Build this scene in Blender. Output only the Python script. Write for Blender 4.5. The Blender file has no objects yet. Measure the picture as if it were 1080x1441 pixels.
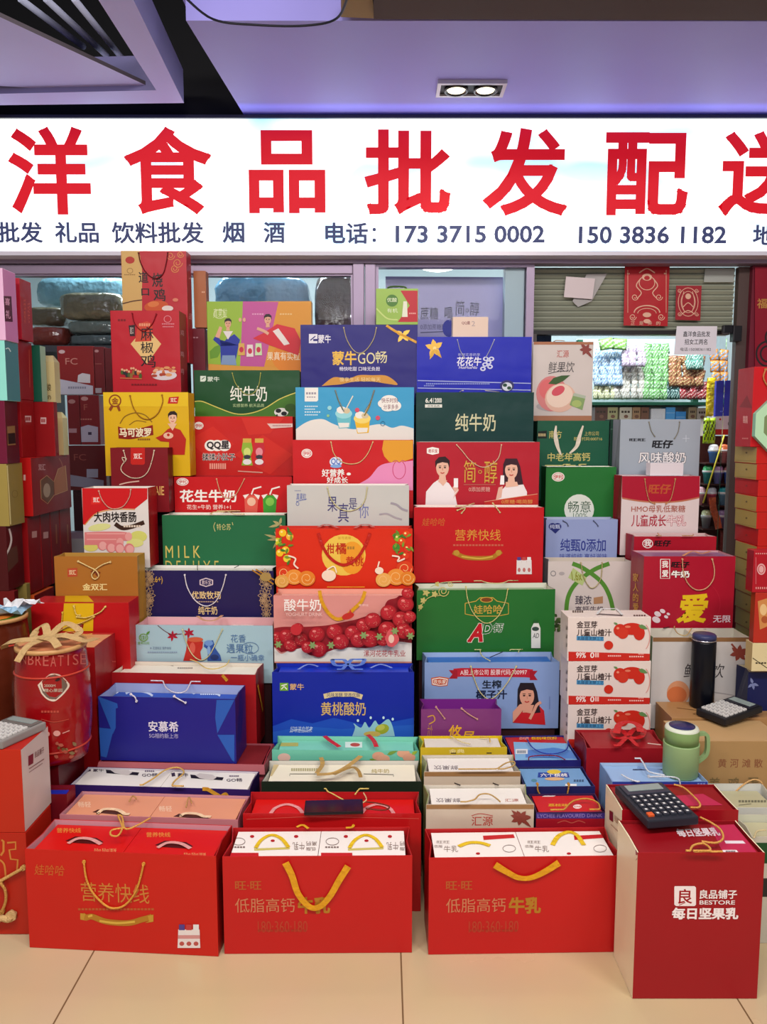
import bpy, bmesh, math, random
from mathutils import Vector, Matrix
random.seed(7)
R = math.radians
SC = bpy.context.scene
COL = SC.collection

# ---------------------------------------------------------------- camera
CH, PITCH, F = 1.347, R(6.0), 1080.0
CAMP = Vector((0, 0, CH))
cam_d = bpy.data.cameras.new('camera'); cam = bpy.data.objects.new('camera', cam_d); COL.objects.link(cam)
cam_d.sensor_fit = 'HORIZONTAL'; cam_d.sensor_width = 36; cam_d.lens = 36
cam.location = CAMP; cam.rotation_euler = (R(90) - PITCH, 0, 0)
SC.camera = cam
# ---------------------------------------------------------------- exposure, world, lamps
SC.view_settings.view_transform = 'Standard'; SC.view_settings.look = 'None'
SC.view_settings.gamma = 1; SC.view_settings.use_curve_mapping = False
SC.view_settings.exposure = 0.10
W_ = bpy.data.worlds.new('world'); SC.world = W_; W_.use_nodes = True
W_.node_tree.nodes['Background'].inputs[0].default_value = (1.0, 0.95, 0.93, 1)
W_.node_tree.nodes['Background'].inputs[1].default_value = 0.20
def area(name, loc, rot, sx, sy, p, col):
    l = bpy.data.lights.new(name, 'AREA'); l.shape = 'RECTANGLE'; l.size = sx; l.size_y = sy; l.energy = p; l.color = col
    o = bpy.data.objects.new(name, l); o.location = loc; o.rotation_euler = rot; COL.objects.link(o); return o
for x in (-1.5, 0.0, 1.5):
    area('corridor_lamp', (x, 0.4, 3.0), (R(22), 0, 0), 0.9, 0.35, 36, (1, .94, .88))
area('corridor_lamp', (0, -1.6, 2.8), (R(50), 0, 0), 2.6, 0.5, 34, (1, .95, .92))
area('ceiling_fill_lamp', (0, -2.2, 2.15), (R(122), 0, 0), 4.5, .5, 17, (.74, .72, 1))  # added fill that brightens the ceiling and trough, not a real sign
area('shop_tube_lamp', (-0.9, 4.3, 2.75), (0, 0, 0), 1.5, .2, 42, (.8, .93, 1))
area('shop_tube_lamp', (1.35, 4.0, 2.6), (R(20), 0, 0), 1.3, .2, 42, (.88, .96, 1))
area('sign_edge_strip_lamp', (0.2, 3.36, 2.655), (R(180 - 60), 0, 0), 3.6, .03, .7, (.22, .26, 1))
def spot(name, loc, rot, p, col, a=110):
    l = bpy.data.lights.new(name, 'SPOT'); l.energy = p; l.color = col; l.spot_size = R(a); l.spot_blend = .8; l.shadow_soft_size = .04
    o = bpy.data.objects.new(name, l); o.location = loc; o.rotation_euler = rot; COL.objects.link(o); return o

# ---------------------------------------------------------------- pixel -> world helpers (a plan of the place)
def ray(px, py):
    v, w = (px - 540) / F, (720.5 - py) / F
    return Vector((v, math.cos(PITCH) + w * math.sin(PITCH), -math.sin(PITCH) + w * math.cos(PITCH)))
def at(px, py, Y):
    d = ray(px, py); return CAMP + d * (Y / d.y)
def atz(px, py, z):
    d = ray(px, py); return CAMP + d * ((z - CH) / d.z)

# ---------------------------------------------------------------- materials
def lin(h):
    if not isinstance(h, str): return tuple(h)
    c = [int(h[i:i + 2], 16) / 255 for i in (0, 2, 4)]
    c = [x / 12.92 if x <= .04045 else ((x + .055) / 1.055) ** 2.4 for x in c]; m = max(c) or 1
    return tuple(m * (x / m) ** 1.22 for x in c)
MATS = {}
def mat(h, rough=.42, metal=0.0, bump=0.0, var=0.0, bs=9.0, emit=0.0, alpha=None, coat=0.0):
    key = (h, rough, metal, bump, var, bs, emit, coat)
    if key in MATS: return MATS[key]
    m = bpy.data.materials.new('mat_%d' % len(MATS)); m.use_nodes = True
    nt = m.node_tree; b = nt.nodes['Principled BSDF']; c = (*lin(h), 1)
    b.inputs['Base Color'].default_value = c; b.inputs['Roughness'].default_value = rough; b.inputs['Metallic'].default_value = metal
    b.inputs['Coat Weight'].default_value = coat; b.inputs['Specular IOR Level'].default_value = .3; b.inputs['Coat Roughness'].default_value = .12
    if emit:
        b.inputs['Emission Color'].default_value = c; b.inputs['Emission Strength'].default_value = emit
    if bump or var:
        tc = nt.nodes.new('ShaderNodeTexCoord'); n = nt.nodes.new('ShaderNodeTexNoise')
        n.inputs['Scale'].default_value = bs; n.inputs['Detail'].default_value = 2.5
        nt.links.new(tc.outputs['Object'], n.inputs['Vector'])
        if bump:
            bp = nt.nodes.new('ShaderNodeBump'); bp.inputs['Strength'].default_value = bump; bp.inputs['Distance'].default_value = .02
            nt.links.new(n.outputs['Fac'], bp.inputs['Height']); nt.links.new(bp.outputs[0], b.inputs['Normal'])
            nt.links.new(bp.outputs[0], b.inputs['Coat Normal'])
        if var:
            mx = nt.nodes.new('ShaderNodeMixRGB'); mx.blend_type = 'MIX'
            mx.inputs[1].default_value = tuple(x * (1 - var) for x in c[:3]) + (1,)
            mx.inputs[2].default_value = tuple(min(1, x * (1 + var)) for x in c[:3]) + (1,)
            nt.links.new(n.outputs['Fac'], mx.inputs[0]); nt.links.new(mx.outputs[0], b.inputs['Base Color'])
    MATS[key] = m; return m
def paper(h): return mat(h, .4, 0, .25, .05, 6.0, coat=.07) if isinstance(h, str) else h
def ink(h):
    if not isinstance(h, str): return h
    if h in GOLD: return mat(h, .35, .25)
    return mat(h, .4)
GOLD = {'d9b45a', 'c9a24a', 'e0c060', 'b98a3a', 'c79a5a'}

# ---------------------------------------------------------------- mesh builder
class MB:
    def __init__(s): s.bm = bmesh.new(); s.ms = []
    def mi(s, m):
        if m not in s.ms: s.ms.append(m)
        return s.ms.index(m)
    def face(s, pts, m, smooth=False):
        try:
            f = s.bm.faces.new([s.bm.verts.new(p) for p in pts]); f.material_index = s.mi(m); f.smooth = smooth; return f
        except ValueError: return None
    def box(s, a, b, m, mats=None, bev=0.0):
        x0, y0, z0 = a; x1, y1, z1 = b
        v = [s.bm.verts.new(p) for p in ((x0,y0,z0),(x1,y0,z0),(x1,y1,z0),(x0,y1,z0),(x0,y0,z1),(x1,y0,z1),(x1,y1,z1),(x0,y1,z1))]
        fs = []
        for k, q in (('F',(0,1,5,4)),('R',(1,2,6,5)),('B',(2,3,7,6)),('L',(3,0,4,7)),('T',(4,5,6,7)),('D',(3,2,1,0))):
            f = s.bm.faces.new([v[i] for i in q]); f.material_index = s.mi((mats or {}).get(k, m)); fs.append(f)
        if bev: bmesh.ops.bevel(s.bm, geom=list({e for f in fs for e in f.edges}), offset=bev, segments=2, affect='EDGES', profile=.6)
    def tube(s, pts, r, m, n=6, close=False):
        pts = [Vector(p) for p in pts]; rings = []; up = None
        for i, p in enumerate(pts):
            t = (pts[min(i + 1, len(pts) - 1)] - pts[max(i - 1, 0)])
            if t.length < 1e-9: t = Vector((0, 0, 1))
            t.normalize()
            if up is None: up = Vector((0, 1, 0)) if abs(t.y) < .9 else Vector((1, 0, 0))
            a = t.cross(up); a.normalize(); b = a.cross(t); up = b
            rr = r[i] if isinstance(r, (list, tuple)) else r
            rings.append([s.bm.verts.new(p + (a * math.cos(2*math.pi*k/n) + b * math.sin(2*math.pi*k/n)) * rr) for k in range(n)])
        mi = s.mi(m)
        for i in range(len(rings) - 1):
            for k in range(n):
                f = s.bm.faces.new((rings[i][k], rings[i][(k+1)%n], rings[i+1][(k+1)%n], rings[i+1][k])); f.material_index = mi; f.smooth = True
        for rg in (rings[0][::-1], rings[-1]):
            f = s.bm.faces.new(rg); f.material_index = mi
    def band(s, pts, nrm, w, th, m):
        pts = [Vector(p) for p in pts]; nrm = Vector(nrm); rings = []; n = len(pts)
        for i, p in enumerate(pts):
            t = pts[min(i+1, n-1)] - pts[max(i-1, 0)]; t.normalize()
            a = t.cross(nrm); a.normalize(); ww = (w[i] if isinstance(w, (list, tuple)) else w) / 2
            rings.append([s.bm.verts.new(q) for q in (p - a*ww, p + a*ww, p + a*ww + nrm*th, p - a*ww + nrm*th)])
        mi = s.mi(m)
        for i in range(n - 1):
            for k in range(4):
                f = s.bm.faces.new((rings[i][k], rings[i][(k+1)%4], rings[i+1][(k+1)%4], rings[i+1][k])); f.material_index = mi
        for rg in (rings[0][::-1], rings[-1]):
            f = s.bm.faces.new(rg); f.material_index = mi
    def lathe(s, prof, m, n=32, c=(0, 0, 0), mats=None):
        rings = []
        for r, z in prof:
            rings.append([s.bm.verts.new((c[0] + r*math.cos(2*math.pi*k/n), c[1] + r*math.sin(2*math.pi*k/n), c[2] + z)) for k in range(n)])
        for i in range(len(rings) - 1):
            mi = s.mi(mats[i] if mats else m)
            for k in range(n):
                f = s.bm.faces.new((rings[i][k], rings[i][(k+1)%n], rings[i+1][(k+1)%n], rings[i+1][k])); f.material_index = mi; f.smooth = True
        f = s.bm.faces.new(rings[0][::-1]); f.material_index = s.mi(mats[0] if mats else m)
        f = s.bm.faces.new(rings[-1]); f.material_index = s.mi(mats[-1] if mats else m)
    def build(s, name, parent=None, loc=None):
        me = bpy.data.meshes.new(name); s.bm.to_mesh(me); s.bm.free()
        for m in s.ms: me.materials.append(m)
        o = bpy.data.objects.new(name, me); COL.objects.link(o)
        if parent: o.parent = parent
        if loc is not None: o.location = loc
        return o

# ---------------------------------------------------------------- lettering from the built-in font, as outlines in a unit box
TXT = {}
def glyphs(s, w=0.0, sh=0.0):
    """flat outline of a string in a unit box; w thickens every stroke by a rim along its outline"""
    key = (s, round(w, 3), sh)
    if key in TXT: return TXT[key]
    c = bpy.data.curves.new('t', 'FONT'); c.body = s; c.shear = sh; c.resolution_u = 3; c.fill_mode = 'FRONT'
    o = bpy.data.objects.new('t', c); COL.objects.link(o)
    bpy.context.view_layer.update()
    me = bpy.data.meshes.new_from_object(o.evaluated_get(bpy.context.evaluated_depsgraph_get()))
    vs = [(v.co.x, v.co.y) for v in me.vertices]; fs = [tuple(p.vertices) for p in me.polygons]
    bpy.data.objects.remove(o); bpy.data.curves.remove(c); bpy.data.meshes.remove(me)
    w *= .75; NR = 0; N0 = len(fs)
    if w > .003:
        cnt = {}
        for f in fs:
            for i in range(len(f)):
                e = (f[i], f[(i+1) % len(f)]); e = (min(e), max(e)); cnt[e] = cnt.get(e, 0) + 1
        for (i, j), n in cnt.items():
            if n != 1: continue
            (x0, y0), (x1, y1) = vs[i], vs[j]; L = math.hypot(x1-x0, y1-y0)
            if L < 1e-6: continue
            ux, uy = (x1-x0)/L*w, (y1-y0)/L*w; nx, ny = -uy, ux; k = len(vs)
            vs += [(x0-ux+nx, y0-uy+ny), (x1+ux+nx, y1+uy+ny), (x1+ux-nx, y1+uy-ny), (x0-ux-nx, y0-uy-ny)]; NR += 1
            fs.append((k+3, k+2, k+1, k))
    if vs:
        x0 = min(v[0] for v in vs); x1 = max(v[0] for v in vs); y0 = min(v[1] for v in vs); y1 = max(v[1] for v in vs)
        vs = [((x - x0) / max(1e-6, x1 - x0), (y - y0) / max(1e-6, y1 - y0)) for x, y in vs]
    TXT[key] = (vs, fs, N0); return TXT[key]

def smooth(pts, n=7):
    if len(pts) < 3: return pts
    out = []
    P = [pts[0]] + list(pts) + [pts[-1]]
    for i in range(1, len(P) - 2):
        for k in range(n):
            t = k / n
            out.append(tuple(.5 * ((2*b) + (-a + c)*t + (2*a - 5*b + 4*c - d)*t*t + (-a + 3*b - 3*c + d)*t**3) for a, b, c, d in zip(P[i-1], P[i], P[i+1], P[i+2])))
    out.append(tuple(pts[-1])); return out

ALL = []
class Thing:
    """One thing: an Empty at its base, a body mesh carrying its print, and parts."""
    def __init__(s, name, label, cat, M, W, D, H, group=None, part='body'):
        s.root = bpy.data.objects.new(name, None); COL.objects.link(s.root); s.root.empty_display_size = .05
        s.root.matrix_world = M; s.root['label'] = label; s.root['category'] = cat
        if group: s.root['group'] = group
        s.M = M; s.Mi = M.inverted(); s.W, s.D, s.H = W, D, H; s.mb = MB(); s.part = part; s.n = {}; s.done = False
        s.o = s.Mi @ CAMP; s.R3 = s.Mi.to_3x3(); s.rad = None; s.clip = True; s.packed = name == 'drink_box'
        ALL.append(s)
    AX = {'F': (1, -1), 'T': (2, 1), 'L': (0, -1), 'R': (0, 1)}
    def hit(s, px, py, k='F', off=0.0):
        d = s.R3 @ ray(px, py)
        if k == 'C':
            z = s.H / 2
            for _ in range(6):
                r = s.rad(z) + off; a = d.x**2 + d.y**2; b = s.o.x*d.x + s.o.y*d.y; c = s.o.x**2 + s.o.y**2 - r*r
                q = b*b - a*c; t = (-b - math.sqrt(max(0, q))) / a; p = s.o + d*t; z = p.z
            return p
        ax, sg = s.AX[k]
        if k == 'T' and abs(d.z) < 1e-6: d = Vector((d.x, d.y, -1e-6))
        val = {'F': 0, 'T': s.H, 'L': -s.W/2, 'R': s.W/2}[k] + sg*off
        p = s.o + d * ((val - s.o[ax]) / d[ax])
        if k == 'F' and s.clip and off > 0 and off < .003: p.x = min(max(p.x, -s.W/2), s.W/2); p.z = min(max(p.z, 0), s.H)
        if k in 'LR': p.y = min(max(p.y, 0), s.D); p.z = min(max(p.z, 0), s.H)
        if k == 'T':
            e = 0 if off < .003 or s.packed else .012
            if s.packed and off >= .0019: e = -.012
            p.x = min(max(p.x, -s.W/2 - e), s.W/2 + e); p.y = min(max(p.y, -e), s.D + e*.3)
        return p
    def lay(s, k):
        s.n[k] = s.n.get(k, 0) + 1; return .0005 + .00008 * s.n[k]
    def p(s, pts, c, k='F'):
        off = s.lay(k); return s.mb.face([s.hit(x, y, k, off) for x, y in pts], ink(c))
    def r(s, x0, y0, x1, y1, c, k='F'): return s.p([(x0, y0), (x0, y1), (x1, y1), (x1, y0)], c, k)
    def e(s, cx, cy, rx, ry, c, rot=0, k='F', n=22, a0=0, a1=360):
        ca, sa = math.cos(R(rot)), math.sin(R(rot)); pts = []
        m = n if a1 - a0 >= 360 else n + 1
        for i in range(m):
            a = R(a0 + (a1 - a0) * i / n); u, v = rx * math.cos(a), ry * math.sin(a)
            pts.append((cx + u*ca - v*sa, cy + u*sa + v*ca))
        return s.p(pts, c, k)
    def leaf(s, x0, y0, x1, y1, w, c, k='F'):
        dx, dy = x1 - x0, y1 - y0; L = math.hypot(dx, dy) or 1; nx, ny = -dy/L*w/2, dx/L*w/2
        s.p([(x0, y0), (x0 + dx*.3 + nx, y0 + dy*.3 + ny), (x0 + dx*.65 + nx*.8, y0 + dy*.65 + ny*.8), (x1, y1), (x0 + dx*.65 - nx*.8, y0 + dy*.65 - ny*.8), (x0 + dx*.3 - nx, y0 + dy*.3 - ny)], c, k)
    def l(s, pts, w, c, k='F', sm=True):
        if sm: pts = smooth(pts, 5)
        off = s.lay(k); m = ink(c); L = []; n = len(pts)
        for i, (x, y) in enumerate(pts):
            a = pts[max(0, i-1)]; b = pts[min(n-1, i+1)]; dx, dy = b[0]-a[0], b[1]-a[1]; q = math.hypot(dx, dy) or 1
            L.append(((x - dy/q*w/2, y + dx/q*w/2), (x + dy/q*w/2, y - dx/q*w/2)))
        for i in range(n - 1):
            s.mb.face([s.hit(*q, k, off) for q in (L[i][0], L[i+1][0], L[i+1][1], L[i][1])], m)
    def ring(s, cx, cy, rx, ry, w, c, k='F', a0=0, a1=360):
        s.l([(cx + rx*math.cos(R(a0 + (a1-a0)*i/24)), cy + ry*math.sin(R(a0 + (a1-a0)*i/24))) for i in range(25)], w, c, k, sm=False)
    def t(s, txt, x0, y0, x1, y1, c, w=.012, k='F', flip=False, sh=0.0, edge=None, quad=None):
        """lettering filling the box x0..x1, y0..y1 of face k (or the four-cornered quad TL TR BR BL)"""
        for cc, ww in ([(edge, w + .045)] if edge else []) + [(c, w)]:
            vs, fs, n0 = glyphs(txt, ww, sh); off = s.lay(k); m = ink(cc)
            g = .0 if not edge or cc == c else .035
            bmv = []
            if quad is None and k == 'F':
                a = s.hit(x0, (y0+y1)/2, k, off); b = s.hit(x1, (y0+y1)/2, k, off); xm = (x0+x1)/2; tp = s.hit(xm, y0, k, off); bt = s.hit(xm, y1, k, off)
                h = tp.z - bt.z
                for u, v in vs:
                    v = v*(1+2*g)-g; gx = g*h/max(1e-4, (b.x-a.x)); u = u*(1+2*gx)-gx
                    bmv.append(s.mb.bm.verts.new((a.x + (b.x-a.x)*u, a.y, bt.z + h*v)))
            else:
                q = quad or ((x0, y0), (x1, y0), (x1, y1), (x0, y1))
                for u, v in vs:
                    if flip: u, v = 1-u, 1-v
                    T = [q[0][i] + (q[1][i]-q[0][i])*u for i in (0, 1)]; B = [q[3][i] + (q[2][i]-q[3][i])*u for i in (0, 1)]
                    bmv.append(s.mb.bm.verts.new(s.hit(B[0] + (T[0]-B[0])*v, B[1] + (T[1]-B[1])*v, k, off)))
            mi = s.mb.mi(m)
            for q, f in enumerate(fs):
                try: nf = s.mb.bm.faces.new([bmv[i] for i in f]); nf.material_index = mi
                except ValueError: continue
                if q >= n0 and k in s.AX:                      # the rims lie a hair behind one another
                    ax, sg = s.AX[k]
                    for i in f: bmv[i].co[ax] -= sg * (.000012 + .0000022 * (q % 12))
    def dash(s, x0, y0, x1, y1, c, k='F', n=9):
        """a line of lettering too small to read"""
        off = s.lay(k); m = ink(c); w = (x1 - x0) / n
        for i in range(n):
            a = x0 + i*w; s.mb.face([s.hit(*q, k, off) for q in ((a, y0), (a, y1), (a + w*.72, y1), (a + w*.72, y0))], m)
    def curl(s, cx, cy, r, c, w=.8, turns=1.6, a0=0, k='F', sg=1):
        s.l([(cx + r*(1 - .75*i/20)*math.cos(R(a0) + sg*turns*2*math.pi*i/20), cy + r*(1 - .75*i/20)*math.sin(R(a0) + sg*turns*2*math.pi*i/20)) for i in range(21)], w, c, k, sm=False)
    # ---- parts
    def cord(s, pts, c='e6d6a8', r=.0021, k='F', off=.004, name='handle', ends=True):
        mb = MB(); q = smooth(pts, 7); P = [s.hit(x, y, k, off) for x, y in q]
        mb.tube(P, r, mat(c, .6, 0, .5, .1, 300))
        if ends and k == 'F':
            for p in (P[0], P[-1]): mb.tube([p + Vector((0, -.001, 0)), p + Vector((0, off - .0006, 0))], r*1.7, mat(c, .6, 0, .5, .1, 300))
        return mb.build(name, s.root)
    def ribbon(s, pts, w, c, k='F', off=.003, name='handle', rough=.3):
        mb = MB(); q = smooth(pts, 7); P = [s.hit(x, y, k, off) for x, y in q]
        nrm = {'F': (0, -1, 0), 'T': (0, 0, 1), 'L': (-1, 0, 0), 'R': (1, 0, 0)}[k]
        ws = w if not isinstance(w, (list, tuple)) else [w[0] + (w[1]-w[0])*abs(2*i/(len(P)-1) - 1) for i in range(len(P))]
        kpx = (s.M @ P[0] - CAMP).length / F; ws = [x*kpx for x in ws] if isinstance(ws, list) else ws*kpx
        mb.band(P, nrm, ws, .0008, mat(c, rough, 0, .3, .12, 60)); return mb.build(name, s.root)
    def end(s):
        if not s.done: s.done = True; s.body = s.mb.build(s.part, s.root)

def frame(x0, x1, yt, Y, yaw=0.0, lean=0.0, H=None, yb=None, zb=None):
    """where a box-shaped thing stands: its front top edge seen from x0 to x1 at yt, at distance Y"""
    c = at((x0 + x1) / 2, yt, Y)
    Rm = Matrix.Rotation(R(yaw), 4, 'Z') @ Matrix.Rotation(R(lean), 4, 'X')
    M0 = Matrix.Translation(c) @ Rm; Mi = M0.inverted(); o = Mi @ CAMP
    def hx(px, py):
        d = Mi.to_3x3() @ ray(px, py); return o + d * (-o.y / d.y)
    a, b = hx(x0, yt), hx(x1, yt); W = b.x - a.x; cx = (a.x + b.x) / 2
    if H is None: H = -hx((x0 + x1) / 2, yb).z if yb is not None else c.z - zb
    return M0 @ Matrix.Translation((cx, 0, -H)), W, H

SUPPORT = []
def bag(label, x0, x1, yt, Y, D, col, H=None, yb=None, zb=None, side=None, inside='e9e4dc', yaw=0, lean=0, gus=.010, name='gift_bag', group=None, cat='gift bag', sup=True):
    M, W, H = frame(x0, x1, yt, Y, yaw, lean, H, yb, zb)
    if M.translation.z < .04: M, W, H = frame(x0, x1, yt, Y, yaw, lean, None, None, .001)
    s = Thing(name, label, cat, M, W, D, H, group)
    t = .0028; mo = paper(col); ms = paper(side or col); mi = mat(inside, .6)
    a, b = -W/2, W/2; mb = s.mb
    mb.face([(a,0,0),(b,0,0),(b,0,H),(a,0,H)], mo); mb.face([(b,D,0),(a,D,0),(a,D,H),(b,D,H)], mo)
    mb.face([(a,D,0),(b,D,0),(b,0,0),(a,0,0)], mo)
    for sg, x in ((-1, a), (1, b)):
        xm = x - sg*gus; h3 = H*.28
        def q(*pts): mb.face(pts if sg < 0 else pts[::-1], ms)
        q((x,D/2,h3), (x,0,0), (x,0,H), (xm,D/2,H)); q((x,D,0), (x,D/2,h3), (xm,D/2,H), (x,D,H)); q((x,D,0), (x,0,0), (x,D/2,h3))
        xi = x - sg*t; xim = xm - sg*t
        def q2(*pts): mb.face(pts if sg > 0 else pts[::-1], mi)
        q2((xim,D/2,t), (xi,t,t), (xi,t,H), (xim,D/2,H)); q2((xi,D-t,t), (xim,D/2,t), (xim,D/2,H), (xi,D-t,H))
        mb.face([(x,0,H),(xi,t,H),(xim,D/2,H),(xm,D/2,H)], ms); mb.face([(xm,D/2,H),(xim,D/2,H),(xi,D-t,H),(x,D,H)], ms)
    mb.face([(b-t,t,t),(a+t,t,t),(a+t,t,H),(b-t,t,H)], mi); mb.face([(a+t,D-t,t),(b-t,D-t,t),(b-t,D-t,H),(a+t,D-t,H)], mi)
    mb.face([(a+t,t,t),(b-t,t,t),(b-t,D-t,t),(a+t,D-t,t)], mi)
    mb.face([(a,0,H),(b,0,H),(b-t,t,H),(a+t,t,H)], mo); mb.face([(b,D,H),(a,D,H),(a+t,D-t,H),(b-t,D-t,H)], mo)
    s.gus = gus
    if sup: f = sup if isinstance(sup, tuple) else (0, 1); SUPPORT.append((M @ Matrix.Translation((W*((f[0]+f[1])/2 - .5), 0, 0)), W*(f[1]-f[0]), D))
    return s
def box(label, x0, x1, yt, Y, D, col, H=None, yb=None, zb=None, side=None, top=None, yaw=0, lean=0, name='gift_box', group=None, cat='gift box', bev=.0015, sup=True, M=None, W=None):
    if M is None: M, W, H = frame(x0, x1, yt, Y, yaw, lean, H, yb, zb)
    s = Thing(name, label, cat, M, W, D, H, group)
    ms = paper(side or col); mt = paper(top or col)
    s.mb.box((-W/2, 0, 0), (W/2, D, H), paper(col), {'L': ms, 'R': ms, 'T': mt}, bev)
    if sup: f = sup if isinstance(sup, tuple) else (0, 1); SUPPORT.append((M @ Matrix.Translation((W*((f[0]+f[1])/2 - .5), 0, 0)), W*(f[1]-f[0]), D))
    return s
def inner(b, label, col, f0=0.0, f1=1.0, drop=.012, g0=0.0, g1=1.0, side=None, name='drink_box', group=None, h=None):
    """a packed box standing inside bag b; f0..f1 across, g0..g1 front to back"""
    m = .006; X0 = -b.W/2 + m + b.gus; X1 = b.W/2 - m - b.gus; Y0, Y1 = m, b.D - m
    x0, x1 = X0 + (X1-X0)*f0 + .0006, X0 + (X1-X0)*f1 - .0006; y0, y1 = Y0 + (Y1-Y0)*g0 + .0006, Y0 + (Y1-Y0)*g1 - .0006
    M = b.M @ Matrix.Translation(((x0+x1)/2, y0, .0045))
    return box(label, 0, 0, 0, 0, y1-y0, col, H=(h or b.H - .0045 - drop), M=M, W=x1-x0, side=side, name=name, cat='drink box', sup=False, bev=.001, group=group)

def person(b, cx, y, h, hair, skin, cloth, long=False, face=1):
    """a half-length figure printed on a face; h = height of head"""
    if long: b.p([(cx-h*.42,y+h*.2),(cx-h*.3,y-h*.1),(cx+h*.3,y-h*.1),(cx+h*.46,y+h*.3),(cx+h*.62,y+h*1.25),(cx+h*.2,y+h*1.3),(cx-h*.45,y+h*1.15)], hair)
    b.p([(cx-h*.15,y+h*.8),(cx+h*.15,y+h*.8),(cx+h*.2,y+h*1.25),(cx-h*.2,y+h*1.25)], skin)
    b.e(cx, y+h*.5, h*.33, h*.46, skin)
    b.p([(cx-h*.36,y+h*.5),(cx-h*.38,y+h*.15),(cx-h*.2,y-h*.06),(cx+h*.15,y-h*.1),(cx+h*.38,y+h*.12),(cx+h*.37,y+h*.5),(cx+h*.28,y+h*.25),(cx,y+h*.2),(cx-h*.27,y+h*.28)], hair)
    for sx in (-.13, .13):
        b.e(cx+h*sx, y+h*.48, h*.06, h*.035, '2a1c18'); b.l([(cx+h*sx-h*.07,y+h*.4),(cx+h*sx+h*.07,y+h*.4)], h*.03, '3a2a24', sm=False)
    b.l([(cx,y+h*.5),(cx+h*.02,y+h*.63)], h*.03, 'c48a72', sm=False)
    b.l([(cx-h*.1,y+h*.74),(cx,y+h*.78),(cx+h*.1,y+h*.74)], h*.05, 'b8413e')
def cloudband(b, pts, c, k='F'): b.p(smooth(pts, 6), c, k)
# ================================================================ the setting
def struct(o): o['kind'] = 'structure'; return o
def sbox(name, a, b, m, parent=None, bev=0):
    mb = MB(); mb.box(a, b, m, None, bev); o = mb.build(name, parent)
    return o if parent else struct(o)
def tile_mat():
    m = bpy.data.materials.new('floor_tile'); m.use_nodes = True; nt = m.node_tree; b = nt.nodes['Principled BSDF']
    tc = nt.nodes.new('ShaderNodeTexCoord'); mp = nt.nodes.new('ShaderNodeMapping')
    mp.inputs['Location'].default_value = (-.045, .03, 0)
    br = nt.nodes.new('ShaderNodeTexBrick'); br.offset = 0; br.inputs['Scale'].default_value = 1
    br.inputs['Brick Width'].default_value = .8; br.inputs['Row Height'].default_value = .8; br.inputs['Mortar Size'].default_value = .0022
    br.inputs['Color1'].default_value = (*lin('d2bf9f'), 1); br.inputs['Color2'].default_value = (*lin('cfbb9a'), 1); br.inputs['Mortar'].default_value = (*lin('77644a'), 1)
    n = nt.nodes.new('ShaderNodeTexNoise'); n.inputs['Scale'].default_value = 3; n.inputs['Detail'].default_value = 6
    mx = nt.nodes.new('ShaderNodeMixRGB'); mx.blend_type = 'MULTIPLY'; mx.inputs[0].default_value = .22
    L = nt.links.new
    L(tc.outputs['Object'], mp.inputs[0]); L(mp.outputs[0], br.inputs[0]); L(tc.outputs['Object'], n.inputs[0])
    L(br.outputs[0], mx.inputs[1]); L(n.outputs[1], mx.inputs[2]); L(mx.outputs[0], b.inputs['Base Color'])
    r = nt.nodes.new('ShaderNodeMapRange'); r.inputs[3].default_value = .16; r.inputs[4].default_value = .34; L(n.outputs[0], r.inputs[0]); L(r.outputs[0], b.inputs['Roughness'])
    return m
mb = MB(); mb.face([(-4, -3, 0), (4, -3, 0), (4, 6, 0), (-4, 6, 0)], tile_mat()); struct(mb.build('floor'))

YS = 3.45                                             # the sign's face
ZT, ZB = at(540, 167, YS).z, at(540, 354, YS).z
led_tinted_paint = mat('aba6ea', .55, 0, .05, .04, 3)  # white ceiling; the violet LED light on it is put into the colour
grey_wall = mat('9c9aa0', .7, 0, .1, .05, 4)  # grey wall material
black_m = mat('07080d', .7, 0, .2, .2, 5)
frame_m = mat('94879a', .4, .35, .05, .05, 8)
# ceiling: dark void, white soffit panel with LED lavender put into its colour, brown beam
sbox('ceiling', (-4, 1.75, 3.35), (4, 3.6, 3.42), black_m)
ZC = ZT + .02
def prism(name, pts, z0, z1, m, side=None, parent=None):
    mb = MB(); q = [atz(x, y, z0) for x, y in pts]
    lo = [(p.x, p.y, z0) for p in q]; hi = [(p.x, p.y, z1) for p in q]
    mb.face(lo[::-1], m); mb.face(hi, side or m)
    for i in range(len(q)): j = (i+1) % len(q); mb.face([lo[i], lo[j], hi[j], hi[i]], side or m)
    bmesh.ops.recalc_face_normals(mb.bm, faces=mb.bm.faces[:])
    o = mb.build(name, parent); return o if parent else struct(o)
prism('ceiling_panel', [(262, 29), (1150, 30), (1130, 166), (345, 164)], ZC, ZC + .1, led_tinted_paint)
prism('trim_1', [(480, 24), (528, 26), (522, -20), (484, -20)], ZC - .01, ZC + .04, mat('8f7440', .6))
prism('beam_1', [(526, 27), (1200, 29), (1200, -60), (526, -60)], ZC - .03, ZC + .12, mat('4a3a36', .7, 0, .1, .1, 5))
prism('ceiling_panel_2', [(268, 24), (478, 25), (466, -40), (240, -40)], ZC + .12, ZC + .2, led_tinted_paint)
ZL = ZC - .02
prism('trim_2', [(136, -4), (220, 127), (0, 132), (-160, 136), (-160, 152), (0, 148), (259, 145), (186, -4), (150, -60), (100, -60)], ZL, ZL + .13, mat('c2bcf2', .55, 0, .05, .04, 3), mat('8f8cb8', .6))  # LED lavender and lit underside painted in, sides shaded darker
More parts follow.
